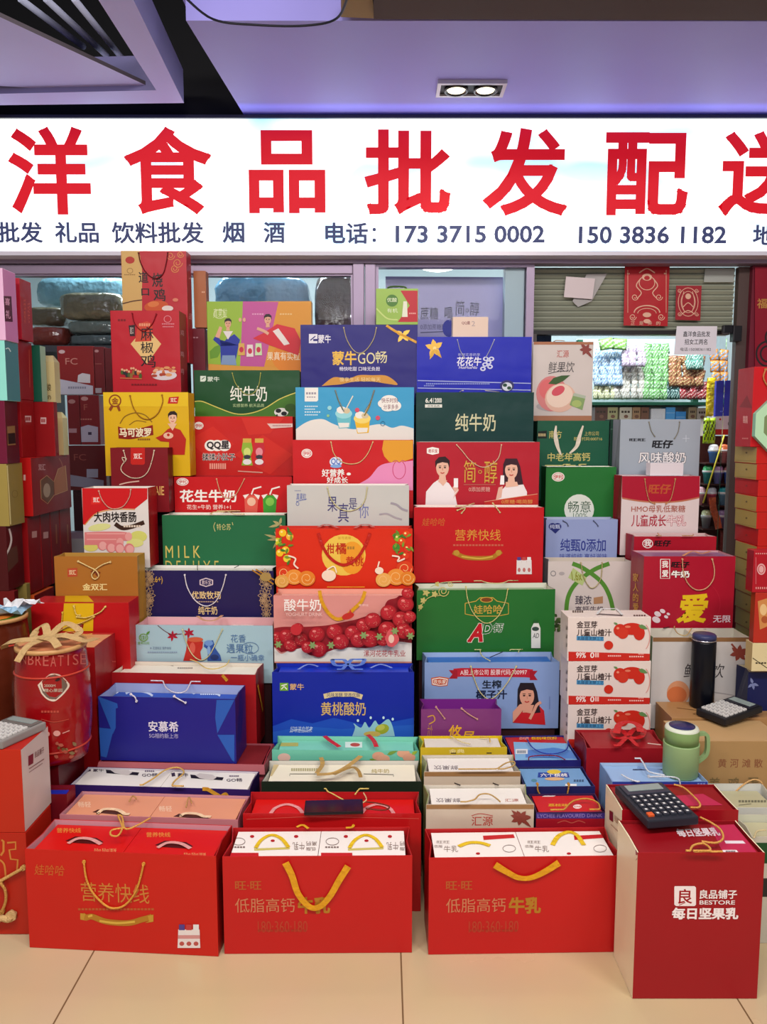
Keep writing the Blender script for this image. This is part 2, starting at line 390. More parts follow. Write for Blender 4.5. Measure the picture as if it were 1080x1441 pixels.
prism('ceiling_panel_3', [(0, 24), (214, 124), (150, 130), (0, 121), (-160, 110), (-160, -10)], ZL + .02, ZL + .035, mat('c6c0f4', .55, 0, .06, .05, 3), mat('6a646c', .7))  # same LED tint, colour lightened so the panel looks lit
for i, (a, b_) in enumerate((((28, -2), (118, 66)), ((64, -2), (150, 78)), ((104, -2), (172, 82)))):
    mb = MB(); mb.tube([atz(*a, ZL + .2), atz(*b_, ZL + .2)], .012, mat('c8cde6', .5), 8); struct(mb.build('trim_%d' % (i + 3)))
mb = MB(); mb.tube([atz(x, y, ZC - .03) for x, y in smooth([(258, -6), (300, 27), (360, 35), (430, 36), (474, 26), (490, -6)])], .004, mat('1c1c28', .5)); o = mb.build('ceiling_cable')
o['label'] = 'thin dark cable drooping in an arc below the pale ceiling'; o['category'] = 'cable'

# recessed twin downlight
def downlight():
    pts = [(617, 107), (710, 108), (703, 137), (622, 136)]
    q = [atz(x, y, ZC) for x, y in pts]; c = sum(q, Vector()) / 4
    w, d = .27, .125
    root = bpy.data.objects.new('ceiling_downlight', None); COL.objects.link(root); root.location = (c.x, c.y, ZC - .002)
    root['label'] = 'twin recessed downlight in the pale ceiling above the shop sign'; root['category'] = 'ceiling light'
    mb = MB(); fm = mat('c9c6d0', .4, .3)
    for a, b in (((-w/2, -d/2, -.012), (w/2, -d/2+.014, .002)), ((-w/2, d/2-.014, -.012), (w/2, d/2, .002)), ((-w/2, -d/2+.014, -.012), (-w/2+.014, d/2-.014, .002)), ((w/2-.014, -d/2+.014, -.012), (w/2, d/2-.014, .002))): mb.box(a, b, fm)
    mb.build('frame', root)
    mb = MB(); mb.box((-w/2+.014, -d/2+.014, -.004), (w/2-.014, d/2-.014, .0015), mat('101014', .5)); mb.build('recess', root)
    for i, sx in enumerate((-.058, .058)):
        mb = MB(); mb.lathe([(.047, 0), (.047, -.012), (.040, -.012), (.036, -.004)], mat('3a3836', .25, .9), 24); o = mb.build('lamp_ring', root, (sx, 0, -.004))
        mb = MB(); mb.lathe([(.036, 0), (.034, -.003), (.018, -.006)], mat((1.0, .84, .5), .4, emit=5), 24); o = mb.build('lamp_lens', root, (sx, 0, -.0085))
        spot('downlight_beam', (c.x + sx, c.y, ZC - .035), (R(-8), 0, 0), 9, (1, .87, .68))
downlight()

# ---- light-box sign
def sign_mat():
    m = bpy.data.materials.new('lightbox_face'); m.use_nodes = True; nt = m.node_tree; b = nt.nodes['Principled BSDF']
    b.inputs['Base Color'].default_value = (.8, .8, .8, 1); b.inputs['Roughness'].default_value = .25
    tc = nt.nodes.new('ShaderNodeTexCoord'); mp = nt.nodes.new('ShaderNodeMapping'); mp.inputs['Scale'].default_value = (1.6, 1, 3)
    n = nt.nodes.new('ShaderNodeTexNoise'); n.inputs['Scale'].default_value = 1.5; n.inputs['Detail'].default_value = 1
    cr = nt.nodes.new('ShaderNodeValToRGB'); cr.color_ramp.elements[0].position = .37; cr.color_ramp.elements[0].color = (.16, .46, .66, 1)
    cr.color_ramp.elements[1].position = .53; cr.color_ramp.elements[1].color = (.95, 1, .97, 1)
    L = nt.links.new; L(tc.outputs['Object'], mp.inputs[0]); L(mp.outputs[0], n.inputs[0]); L(n.outputs[0], cr.inputs[0]); L(cr.outputs[0], b.inputs['Emission Color'])
    b.inputs['Emission Strength'].default_value = 1.35; return m
XA, XB = -2.6, 2.6
M = Matrix.Translation((0, YS, ZB))
sg = Thing('shop_sign', 'long white backlit shop sign with big red characters and phone numbers', 'sign', M, XB - XA, .07, ZT - ZB, part='light_box'); sg.clip = False
sg.mb.box((XA, 0, 0), (XB, .07, ZT - ZB), mat('b9b6c4', .5), {'F': sign_mat()})
red_e = mat('a81024', .6, emit=.95); blue_e = mat('343a58', .55, emit=.7)
for ch, a, y0, b_, y1 in (('洋', 12, 178, 127, 302), ('食', 175, 178, 298, 302), ('品', 350, 183, 458, 300), ('批', 513, 182, 635, 302), ('发', 680, 180, 800, 304), ('配', 852, 186, 970, 303), ('送', 1013, 184, 1135, 304)):
    sg.t(ch, a, y0, b_, y1, red_e, .034)
for ch, a, y0, b_, y1 in (('批发', -4, 312, 60, 342), ('礼品', 77, 312, 139, 342), ('饮料批发', 157, 312, 287, 343), ('烟', 313, 312, 344, 342), ('酒', 371, 312, 401, 342), ('电话', 458, 313, 518, 343), ('173 3715 0002', 557, 317, 767, 342), ('150 3836 1182', 815, 318, 1023, 343), ('地', 1060, 316, 1091, 345)):
    sg.t(ch, a, y0, b_, y1, blue_e, .03)
for y in (323, 338): sg.e(527, y, 2.6, 2.6, blue_e)
strip = MB(); strip.box((XA, -.012, ZT - ZB), (XB, .07, ZT - ZB + .012), mat('2a2a36', .5)); strip.build('top_channel', sg.root)
strip = MB(); strip.box((XA, -.01, -.018), (XB, .07, 0), mat('d9d6e0', .4)); strip.build('bottom_channel', sg.root)

# ---- shop front: header, posts, window panes, shutter, door
YW = 3.54
def zat(y, Y=YW): return at(540, y, Y).z
def xat(x, Y=YW, y=420): return at(x, y, Y).x
glass = bpy.data.materials.new('window_glass'); glass.use_nodes = True
nt = glass.node_tree; nt.nodes.remove(nt.nodes['Principled BSDF'])
tr = nt.nodes.new('ShaderNodeBsdfTransparent'); tr.inputs[0].default_value = (.95, .97, .98, 1); gl = nt.nodes.new('ShaderNodeBsdfGlossy'); gl.inputs['Roughness'].default_value = .03
fr = nt.nodes.new('ShaderNodeFresnel'); fr.inputs[0].default_value = 1.16; mxs = nt.nodes.new('ShaderNodeMixShader')
nt.links.new(fr.outputs[0], mxs.inputs[0]); nt.links.new(tr.outputs[0], mxs.inputs[1]); nt.links.new(gl.outputs[0], mxs.inputs[2]); nt.links.new(mxs.outputs[0], nt.nodes['Material Output'].inputs[0])
sbox('wall_front', (-2.9, YW, 0), (xat(745), YW + .1, .85), grey_wall)
sbox('wall_header', (-2.9, YW, ZB - .01), (2.9, YW + .12, ZT - .01), grey_wall)
sbox('wall_upper', (-4, YW - .03, ZT - .005), (4, YW + .12, 3.36), black_m)
sbox('trim_6', (-2.9, YW - .02, zat(372)), (2.9, YW + .05, ZB + .02), frame_m, bev=.003)
sbox('trim_7', (-2.9, YW - .01, zat(386)), (xat(497), YW + .05, zat(373)), frame_m, bev=.003)
def window(n, x0, x1, y0):
    root = bpy.data.objects.new('window_%d' % n, None); COL.objects.link(root); struct(root)
    za, zb = .85, zat(y0)
    fr = MB(); a, b = xat(x0), xat(x1)
    for q in (((a, YW, za), (a + .035, YW + .05, zb)), ((b - .035, YW, za), (b, YW + .05, zb)), ((a + .035, YW, zb - .012), (b - .035, YW + .05, zb)), ((a + .035, YW, za), (b - .035, YW + .05, za + .03))): fr.box(q[0], q[1], frame_m)
    fr.build('window_frame', root)
    g = MB(); g.box((a + .03, YW + .02, za + .02), (b - .03, YW + .026, zb - .01), glass); g.build('pane', root)
window(1, -160, 505, 384); window(2, 522, 752, 372)
sbox('trim_8', (xat(497), YW - .025, .85), (xat(513), YW + .06, zat(372)), frame_m, bev=.004)
sbox('trim_9', (xat(514), YW - .02, .85), (xat(529), YW + .06, zat(372)), frame_m, bev=.004)
sbox('trim_10', (xat(712), YW + .03, .85), (xat(740), YW + .09, zat(372)), mat('b9c6cc', .4), bev=.004)
# roller shutter above the doorway
mb = MB(); x0, x1 = xat(742), xat(1046); za, zb = zat(463), zat(370); n = 12; sm = mat('a9ac9e', .55, .15, .1, .06, 5)
for i in range(n):
    a = za + (zb - za) * i / n; b = za + (zb - za) * (i + 1) / n
    mb.face([(x0, YW + .10, a), (x1, YW + .10, a), (x1, YW + .088, (a + b) / 2), (x0, YW + .088, (a + b) / 2)], sm)
    mb.face([(x0, YW + .088, (a + b) / 2), (x1, YW + .088, (a + b) / 2), (x1, YW + .096, b - .004), (x0, YW + .096, b - .004)], sm)
    mb.face([(x0, YW + .096, b - .004), (x1, YW + .096, b - .004), (x1, YW + .10, b), (x0, YW + .10, b)], mat('55584f', .7))
o = mb.build('roller_shutter'); o['label'] = 'grey slatted roller shutter above the shop doorway'; o['category'] = 'shutter'
sbox('trim_11', (xat(742), YW + .07, zat(468)), (xat(1040), YW + .12, zat(462)), mat('1e1a1c', .4))
dr = bpy.data.objects.new('door_1', None); COL.objects.link(dr); struct(dr)
mb = MB(); mb.box((xat(1046), YW + .05, 0), (xat(1062), YW + .085, zat(372)), mat('5a4c4a', .4, .3)); mb.box((xat(745), YW + .05, 0), (xat(760), YW + .12, zat(468)), mat('4a4443', .4, .3)); mb.build('door_frame', dr)
mb = MB(); mb.box((xat(757), YW + .08, .03), (xat(1037), YW + .086, zat(470)), glass); mb.build('pane', dr)
sbox('wall_right_pier', (xat(1061), YW + .02, 0), (2.9, YW + .05, zat(372)), mat('6e2236', .5, 0, .1, .1, 4))
# shop room behind
in_w = mat('cfd9da', .6, 0, .05, .05, 2)
sbox('wall_back', (-2.9, 5.5, 0), (2.9, 5.58, 2.95), in_w)
sbox('wall_left', (-2.98, YW, 0), (-2.9, 5.58, 2.95), in_w); sbox('wall_right', (2.9, YW, 0), (2.98, 5.58, 2.95), in_w)
sbox('ceiling_shop', (-2.98, YW + .13, 2.95), (2.98, 5.58, 3.0), in_w)

# ---- things fixed to the shop front
def flat(name, label, cat, quad, Y, c, parts=None, th=.002, tilt=0):
    """a thin sheet hanging on an upright surface, its outline given corner by corner"""
    xs = [q[0] for q in quad]; ys = [q[1] for q in quad]
    c0 = at((min(xs) + max(xs)) / 2, max(ys), Y); M = Matrix.Translation(c0); s = Thing(name, label, cat, M, 1, th, 1, part='sheet'); s.clip = False
    P = [s.hit(x, y, 'F', 0) for x, y in quad]
    s.mb.face(P, paper(c) if isinstance(c, str) else c); s.mb.face([p + Vector((0, th, 0)) for p in P][::-1], paper(c))
    for i in range(len(P)): j = (i + 1) % len(P); s.mb.face([P[j], P[i], P[i] + Vector((0, th, 0)), P[j] + Vector((0, th, 0))], paper(c))
    return s
s = flat('notice_paper', 'white handwritten notice sheet on the shop door glass', 'notice', [(953, 459), (1010, 459), (1008, 499), (949, 499)], YW + .062, 'e9e4ec')
s.t('鑫洋食品批发', 962, 466, 1000, 474, '33343a', .008); s.t('招女工两名', 964, 477, 996, 485, '33343a', .008); s.t('电话:15038361182', 958, 489, 1001, 494, '33343a', 0)
s = flat('poster', 'large red poster with gold festive pattern hanging above the doorway', 'poster', [(880, 375), (943, 375), (940, 459), (878, 458)], YW + .066, 'b3202e')
gp = 'e3b9a4'
s.ring(911, 398, 11, 10, 1.1, gp); s.e(911, 390, 7, 5, gp); s.e(911, 391, 4, 3, 'b3202e'); s.l([(900, 384), (911, 378), (922, 384)], 1.6, gp)
for sx in (-1, 1):
    s.l([(911 + sx*9, 392), (911 + sx*15, 402), (911 + sx*8, 412), (911 + sx*14, 420)], 1.4, gp); s.curl(911 + sx*17, 418, 5, gp, 1, 1.4); s.curl(911 + sx*20, 446, 5, gp, 1, 1.5)
    s.l([(911 + sx*27, 380), (911 + sx*27, 440)], .7, gp); s.dash(911 + sx*26 - 2, 384, 911 + sx*26 + 2, 386, gp, n=2)
s.ring(911, 440, 18, 10, 1.6, gp, a0=180, a1=360); s.ring(911, 441, 13, 7, .9, gp, a0=180, a1=360); s.e(911, 443, 6, 3.4, gp); s.e(911, 452, 5, 3, gp)
for i, ch in enumerate('正是美的'): s.t(ch, 888 + i*12, 452, 894 + i*12, 457.5, gp, .01)
s = flat('poster', 'small red poster with fine gold pattern right of the large red poster', 'poster', [(952, 402), (988, 402), (986, 451), (951, 450)], YW + .066, 'a02a38')
s.ring(969, 425, 14, 20, .9, gp); s.ring(969, 425, 10, 15, .8, gp); s.e(969, 417, 4, 4, gp); s.l([(962, 432), (969, 426), (976, 432)], 1.2, gp); s.l([(960, 442), (969, 437), (978, 442)], 1.2, gp)
for sx in (-1, 1): s.l([(969 + sx*6, 410), (969 + sx*9, 425), (969 + sx*5, 440)], .9, gp); s.curl(969 + sx*12, 442, 3, gp, .7); s.curl(969 + sx*12, 409, 3, gp, .7)
flat('paper_sheet', 'blank pinkish paper sheet taped flat to the roller shutter', 'paper', [(797, 389), (838, 392), (834, 421), (794, 418)], YW + .066, 'd9cccf')
flat('paper_sheet', 'torn grey paper scrap behind the blank pinkish sheet on the shutter', 'paper', [(826, 386), (855, 385), (833, 424), (814, 432), (806, 424)], YW + .078, 'aaa6a6')
flat('paper_sheet', 'pale strip of paper high on the shutter above the small red poster', 'paper', [(993, 378), (1034, 378), (1033, 397), (991, 397)], YW + .078, 'a9aca8')
s = flat('door_banner', 'dark red couplet banner with black scroll pattern at the right door pier', 'banner', [(1063, 376), (1100, 376), (1100, 640), (1063, 640)], YW + .012, '8c1a34')
for cx, cy, q in ((1081, 498, 16), (1081, 498, 10), (1090, 475, 12)): s.ring(cx, cy, q, q*1.1, 2.6, '2b2226')
s.t('福', 1066, 420, 1080, 434, 'c79a5a', .02)
# door closer
root = bpy.data.objects.new('door_closer', None); COL.objects.link(root); root['label'] = 'black door closer with arm at the top of the shop doorway'; root['category'] = 'door closer'
p = at(1036, 464, YW); root.location = p
mb = MB(); mb.box((-.045, .02, -.012), (-.002, .048, .024), mat('14131a', .35), None, .003); mb.build('body', root)
mb = MB(); mb.box((-.004, .012, -.05), (.035, .05, .02), mat('1d1b20', .35), None, .003); mb.build('bracket', root)
# ================================================================ the pile of gift bags
WH, CR, GO, RD = 'f2efe9', 'efe3cf', 'd9b45a', 'c81e28'
# ---------------- centre column, back to front
b = bag('navy gift bag with a gold title and a gold corner bow', 423, 588, 457, 3.26, .085, '2a2478', H=.33)
b.p([(435,470),(447,470),(447,477),(441,477),(441,480),(447,480),(447,483),(435,483)], 'e4e2ea'); b.l([(437,479),(444,473)], 1.5, '2a2478', sm=False)
b.t('蒙牛', 448, 471, 466, 483, 'e8e6ee', .025)
b.t('蒙牛', 468, 494, 502, 514, GO, .03); b.t('GO', 504, 496, 528, 512, 'e6dcb0', 0); b.t('畅', 529, 494, 545, 511, 'e6dcb0', .005)
b.t('畅快吃甜 口味无负担', 478, 516, 535, 522, 'dfdcea', .02)
b.p(smooth([(453,543),(470,531),(490,533),(505,528),(524,528),(545,529),(560,541),(545,540),(525,537),(500,537),(480,541)]), 'd9a24e'); b.t('慢享生活 轻松每天', 478, 531, 536, 537, 'f0d8a0', .01)
b.ribbon([(544,458),(560,468),(587,482)], 3.2, 'd9a83c', off=.0015, name='printed_ribbon')
for dx, dy in ((-8,-4),(8,-5),(-5,8),(6,7)): b.leaf(567, 471, 567+dx*1.3, 471+dy*1.3, 6, 'e0c060')
b.e(567, 471, 2, 2, 'f2dc8a')
b.cord([(484,461),(488,477),(497,492),(506,497),(516,492),(526,477),(530,461)], 'cbbf98', .0018)

b = bag('sky blue gift bag with white cloud base, iced drink cup print and speech bubble', 416, 583, 545, 3.15, .09, '4fa8cf', H=.32)
cloudband(b, [(416,600),(430,594),(445,589),(462,592),(476,600),(492,602),(512,600),(532,598),(548,602),(566,596),(583,602)], 'ece8e2') if 0 else None
b.p(smooth([(416.5,604),(428,596),(440,591),(455,590),(468,596),(482,601),(500,604),(520,599),(538,597),(552,602),(566,599),(582.5,603)]) + [(582.5,625),(416.5,625)], 'ece6df')
b.p([(429,545.5),(448,545.5),(448,563),(446,565),(429,565)], WH); b.dash(431, 552, 446, 555, '9a94a0', n=4); b.dash(432, 558, 445, 559.5, '9a94a0', n=4)
for y in (571, 575, 579, 583): b.dash(429, y, 452 - (y % 3)*4, y+1.6, 'dff0f6', n=7)
for (x, y, c1, c2) in ((484, 590, '7cc4cc', 'a6dbe0'), (510, 597, 'f2c63c', 'f7df86')):
    b.p([(x-11,y-8),(x+11,y-9),(x+9,y+12),(x-7,y+13)], c1); b.e(x, y-8, 12, 7, c2); b.e(x-3, y-13, 7, 5, WH); b.e(x+4, y-12, 5, 4, 'd8c8a8'); b.l([(x+3,y-14),(x+13,y-33)], 1.6, 'e6e0d0', sm=False); b.p([(x-8,y+5),(x+8,y+5),(x+7,y+11),(x-6,y+12)], 'f0ece4')
b.l([(513,585),(520,572),(527,549)], 2, '8a7a3a', sm=False); b.l([(483,577),(476,562),(472,549)], 2, '6a7a4a', sm=False)
for x, y, rx, ry in ((548,564,12,8),(540,568,8,6),(556,571,9,7),(546,574,9,5)): b.e(x, y, rx, ry, WH)
b.t('快乐时刻', 537, 560, 560, 567, '8a5a66', .008); b.t('分享多多', 540, 569, 561, 576, '8a5a66', .008)
b.e(503, 577, 3.2, 3.2, 'd8607a'); b.e(532, 588, 3.2, 3.2, 'd8607a'); b.ring(539, 596, 3, 3, .7, '3a7a9a'); b.e(464, 574, 3, 3, 'a6dbe0'); b.e(462, 585, 2, 2, '9ac89a')
b.cord([(472,549),(478,566),(484,578)], '8f9aa0', .0016); b.cord([(527,549),(521,566),(514,578)], '8f9aa0', .0016)

b = bag('red gift bag with orange circle and pink strawberry outline, above the silver bag', 412, 582, 619, 3.04, .09, 'c8262c', H=.31)
b.e(560, 633, 21, 21, 'e0a63c', a0=0, a1=360) if 0 else b.p([(540,620)] + [(561+24*math.cos(R(a)), 632+24*math.sin(R(a))) for a in range(210, -40, -10)][0:0] + [(538,632),(541,642),(548,650),(560,652),(581.5,645),(581.5,619.5),(541,619.5)], 'e0a63c')
b.p(smooth([(503,682),(520,672),(534,656),(550,651),(566,650),(581.5,648)]) + [(581.5,690),(503,690)], 'e49ac0')
b.ring(562, 661, 9, 13, 1, 'c8507a', a0=-60, a1=240); b.l([(553,650),(558,648),(562,651),(567,648),(571,650)], 1, 'c8507a')
b.e(432, 638, 7.6, 6.4, WH); b.e(432, 638, 6.4, 5.2, 'c8262c'); b.e(432, 638, 5.8, 4.6, WH); b.t('伊利', 427, 635, 437, 641, 'c8262c', .02)
b.e(473, 650, 9, 7, 'dfe6f4'); b.t('QQ', 466, 645, 480, 655, '5a7ac0', .03); b.e(473, 656, 8, 2.5, '8fb0dc')
b.t('好营养', 453, 660, 485, 671, WH, .03); b.t('好成长', 460, 671, 490, 680, WH, .03); b.e(491, 667, 3, 2, WH)
b.cord([(466,622),(470,638),(480,649),(493,653),(507,650),(518,638),(525,622)], 'e8cf9a', .0018)

b = bag('silver grey gift bag with thin dark blue characters, above the orange fruit bag', 404, 576, 683, 2.93, .095, 'c6c6c2', H=.30, inside='e6e2dc')
b.t('真果粒', 417, 694, 431, 704, '5a6aa8', 0, sh=.15); b.l([(417,706),(432,702)], .8, '5a6aa8', sm=False); b.ring(419, 709, 2, 2.4, .7, '5a6aa8'); b.dash(415, 690, 424, 691.2, '8a90a8', n=5)
b.t('果', 461, 699, 475, 720, '4e4a78', -.005); b.t('真', 476, 708, 491, 735, '4e4a78', -.005); b.t('是', 491, 701, 503, 717, '4e4a78', -.005); b.t('你', 505, 709, 519, 729, '7a80b0', -.012)
b.l([(550,708),(558,710),(566,716),(574,719)], 3, 'a09aa2'); b.l([(534,724),(545,723),(556,728),(566,731)], 2.4, 'a8a2a8')
b.cord([(461,686),(465,700),(476,714),(491,719),(506,714),(514,703),(517,686)], 'ded9a8', .0019)
inner(b, 'white drink box just inside the silver grey gift bag', 'dedad4')

b = bag('orange red fruit gift bag with yellow sun and citrus branches, below the silver bag', 388, 581, 744, 2.82, .09, 'd63c1e', H=.30, inside='c83a2a', side='b8301e')
b.e(484, 781, 31, 29, 'e8c860'); b.e(496, 785, 17, 23, 'e8a83c'); b.t('张弓酒海', 476, 755, 494, 759, 'b8902e', .0)
b.t('柑', 460, 765, 471, 779, 'b83a1e', .03); b.t('橘', 472, 764, 488, 780, 'b83a1e', .03); b.t('黄桃', 487, 783, 512, 797, 'c0401e', .03); b.dash(489, 769, 500, 773, 'a8803a', n=3)
for x, y, c in ((398,750,'f0c832'),(408,755,'eec04a'),(402,774,'f0c832'),(394,778,'eec832'),(404,786,'e8d84a'),(391,762,'c8c83a'),(560,757,'8fb03a'),(572,752,'e05a28'),(566,762,'e05a28'),(574,772,'d8482a'),(558,770,'4a8a3a'),(571,782,'d8482a')): b.e(x, y, 5.2, 5.2, c); b.e(x-1.4, y-1.6, 1.6, 1.4, 'f6e6a0')
for i in range(26):
    x, y = (random.uniform(390, 416), random.uniform(746, 802)) if i % 2 else (random.uniform(554, 580), random.uniform(746, 792)); a = random.uniform(0, 6.28)
    b.leaf(x, y, x+9*math.cos(a), y+9*math.sin(a), 3.4, random.choice(['6a8a3a','7f9a3c','4a7a36']))
for x, y, q, c in ((400,806,11,'d8502a'),(414,812,12,'e8a04a'),(432,814,12,'e0903a'),(397,818,10,'e0b060'),(570,800,12,'d8502a'),(558,812,13,'e8a04a'),(574,814,11,'e0903a'),(540,816,11,'e8b86a')):
    b.e(x, y, q, q*.9, c); b.curl(x, y, q*.8, 'f0c88a', .9, 1.4)
b.e(463, 810, 10, 8, 'f0e0cc'); b.l([(460,802),(470,797),(474,806)], 1.6, 'f0e8da'); b.e(534, 803, 6, 5, 'f0e0cc'); b.l([(532,798),(534,790)], 2, 'f0e0cc'); b.l([(406,782),(416,786),(414,794),(420,800)], 2.2, 'f0e0d0'); b.l([(552,782),(562,784),(560,790),(570,786)], 2.2, 'f0e0d0')
b.ribbon([(448,750),(454,768),(466,786),(484,795),(502,786),(514,768),(521,750)], 4.2, 'b83024'); b.ribbon([(448,742),(460,738),(476,743)], 4.5, 'c03226', k='T', off=.004); b.ribbon([(500,743),(514,737),(526,742)], 4.5, 'c03226', k='T', off=.004)
inner(b, 'pale orange drink box inside the orange red fruit gift bag', 'dba082', drop=.02)

b = bag('pink gift bag covered with a heap of printed strawberries on white cream', 385, 580, 838, 2.67, .115, 'd89a92', H=.245, inside='e2a898', side='d08c84')
b.p(smooth([(386,911),(396,920),(410,914),(424,912),(436,922),(450,922),(470,913),(492,910),(515,912),(535,908),(556,900),(580,903)]) + [(580,931),(386,931)], 'e6e2dc')
b.p(smooth([(386,884),(400,882),(430,882),(460,880),(480,876),(500,872),(520,866),(536,866),(545,846),(560,840),(572,824),(580,822)]) + [(580,905),(556,902),(535,908),(515,912),(492,911),(470,914),(450,922),(436,922),(424,912),(396,918),(386,910)], '8f2430')
random.seed(3)
for x, y, q in ((390,897,9),(404,896,12),(409,908,10),(424,900,10),(446,893,12),(449,914,12),(471,889,12),(480,903,12),(497,891,12),(512,880,11),(525,873,12),(505,900,12),(521,899,13),(545,886,13),(547,862,12),(565,872,13),(571,850,12),(574,835,9),(568,888,12),(540,900,10),(433,911,9),(577,868,9),(576,890,8),(420,884,8)):
    q *= .98; a = random.uniform(-25, 25); b.e(x, y, q, q*.92, '96202c', a); b.e(x-.6, y-.8, q*.88, q*.78, 'b02a36', a); b.e(x-1.4, y-1.6, q*.6, q*.5, 'bc3440', a)
    for _ in range(14): u, v = random.uniform(-.6,.6)*q, random.uniform(-.6,.6)*q; b.e(x+u, y+v, .7, .5, 'd48a7c', n=6)
    b.e(x-q*.3, y-q*.4, q*.22, q*.14, 'e88f8a')
b.p(smooth([(542,898),(548,886),(556,888),(562,900),(554,910),(546,909)]), 'd8666a'); b.e(551, 899, 4, 6, 'eecbb8')
for x, y in ((440,908),(466,908),(392,907),(512,894),(534,896),(556,888),(578,895)):
    for a in range(0, 360, 60): b.leaf(x, y, x+6*math.cos(R(a)), y+6*math.sin(R(a)), 3, '8aa06a')
b.e(417, 886, 8, 8, 'c23a42'); b.p([(493,857),(497,865),(490,866)], 'c04a3a'); b.e(490, 867, 9, 4.5, 'c03a34', -18)
b.t('酸牛奶', 400, 843, 452, 860, WH, .008); b.t('YOGHURT DRINK', 402, 862, 454, 867, 'ecc8c0', 0); b.t('草莓味', 505, 850, 519, 853.5, 'ecc8c0', 0)
b.t('漯河花花牛乳业', 512, 915, 571, 924, 'a8323c', .01)
b.ribbon([(450,831),(453,846),(462,862),(474,871),(486,868),(498,857),(509,846),(514,832)], 5, 'd8a42e')
b.ribbon([(462,822),(470,813),(482,818),(498,817),(508,812),(514,822)], 5, 'e0b03a', k='T', off=.006)
inner(b, 'pale pink drink box inside the strawberry gift bag', 'e0b4aa', drop=.018)

b = bag('royal blue glossy gift bag with a bowl splash print and blue satin bow on top', 383, 583, 946, 2.52, .10, '10309c', H=.27, inside='1a34a8', side='162a80')
b.p([(384,1022),(410,1012),(440,1018),(470,1010),(520,1022),(583,1010),(583,1045),(384,1045)], '2a58b8'); b.p([(384,1030),(430,1022),(480,1026),(583,1020),(583,1045),(384,1045)], '3468c0')
b.r(394, 961, 406, 972, '7aa83c'); b.l([(396,965),(404,963)], 1.6, 'e8e8e0', sm=False); b.l([(396,970),(400,966),(404,970)], 1.6, 'e8e8e0', sm=False); b.t('蒙牛', 408, 962, 428, 971, 'd8b48a', .02)
b.l([(456,980),(470,977),(484,977),(497,977),(510,981)], 7, 'd9c9a0'); b.t('风味发酵 营养优酪', 460, 975, 507, 981, '4a4a70', .005)
b.t('黄桃酸奶', 452, 988, 515, 1007, 'd8b878', .012)
b.l([(408,1030),(420,1027),(432,1029),(440,1024)], 1, 'c8d4ea'); b.t('好味道自然来', 408, 1022, 440, 1031, 'c8d4ea', 0, sh=.3)
b.p(smooth([(496,1036),(500,1024),(498,1018),(508,1024),(514,1016),(520,1024),(528,1014),(534,1020),(546,1012),(552,1020),(556,1036)]), '9cc8d0'); b.e(538, 1026, 10, 7, 'a0a83c', -15); b.e(536, 1024, 6, 4, 'c0c060', -15); b.e(524, 1033, 12, 4, 'c8b468')
for x, y in ((504,1014),(522,1010),(540,1010),(553,1012)): b.e(x, y, 1.6, 2, 'cfe6ec')
def bow(b, cx, cy, sc, c, k='T', off=.004, w=5, tails=True):
    mk = lambda pts: [(cx + x*sc, cy + y*sc) for x, y in pts]
    b.ribbon(mk([(0,0),(-8,-7),(-16,-6),(-14,1),(-6,2),(0,0)]), w, c, k, off, name='bow'); b.ribbon(mk([(0,0),(8,-8),(17,-7),(15,0),(7,2),(0,0)]), w, c, k, off+.001, name='bow')
    if tails: b.ribbon(mk([(0,0),(-7,7),(-13,13)]), w*.8, c, k, off+.002, name='bow'); b.ribbon(mk([(0,0),(8,8),(15,14)]), w*.8, c, k, off+.002, name='bow')
bow(b, 490, 934, 1.35, '5a8ae0', 'T', .012, 6)
i_ = inner(b, 'bright blue drink box under the satin bow inside the royal blue bag', '1f4cc8', drop=.012)
b.ribbon([(420,942),(434,935),(448,938)], 3, '8aa6e8', 'T', .004); b.ribbon([(522,940),(536,935),(552,940)], 3, '8aa6e8', 'T', .004)

b = bag('mint green gift bag with pink fruit prints and a red ribbon handle', 383, 590, 1056, 2.375, .115, '7cc4ae', H=.26, inside='8fd0bc', side='5aa890', yaw=-1)
for x, y, c in ((533,1064,'d8a890'),(540,1068,'dcae94'),(568,1060,'dcae94'),(576,1066,'d8a890'),(400,1066,'e0c0b4')): b.e(x, y, 9, 6, c)
b.leaf(545, 1062, 560, 1056, 5, '7a9a4a'); b.leaf(520, 1068, 533, 1072, 4, '7a9a4a'); b.leaf(580, 1062, 588, 1056, 5, '9ab04a')
b.ribbon([(457,1036),(466,1043),(478,1051)], 6, 'c8343a', 'T', .010); b.ribbon([(518,1034),(526,1042),(530,1051)], 6, 'c8343a', 'T', .010)
i_ = inner(b, 'mint and white drink box inside the mint green gift bag', '8ed4c0', drop=.014, side='9adcc8')
i_.r(380, 1045, 420, 1050, 'b8b46a', 'T'); i_.r(486, 1044, 510, 1052, 'dfeee8', 'T'); i_.e(500, 1048, 7, 2.6, 'c0504a', k='T')

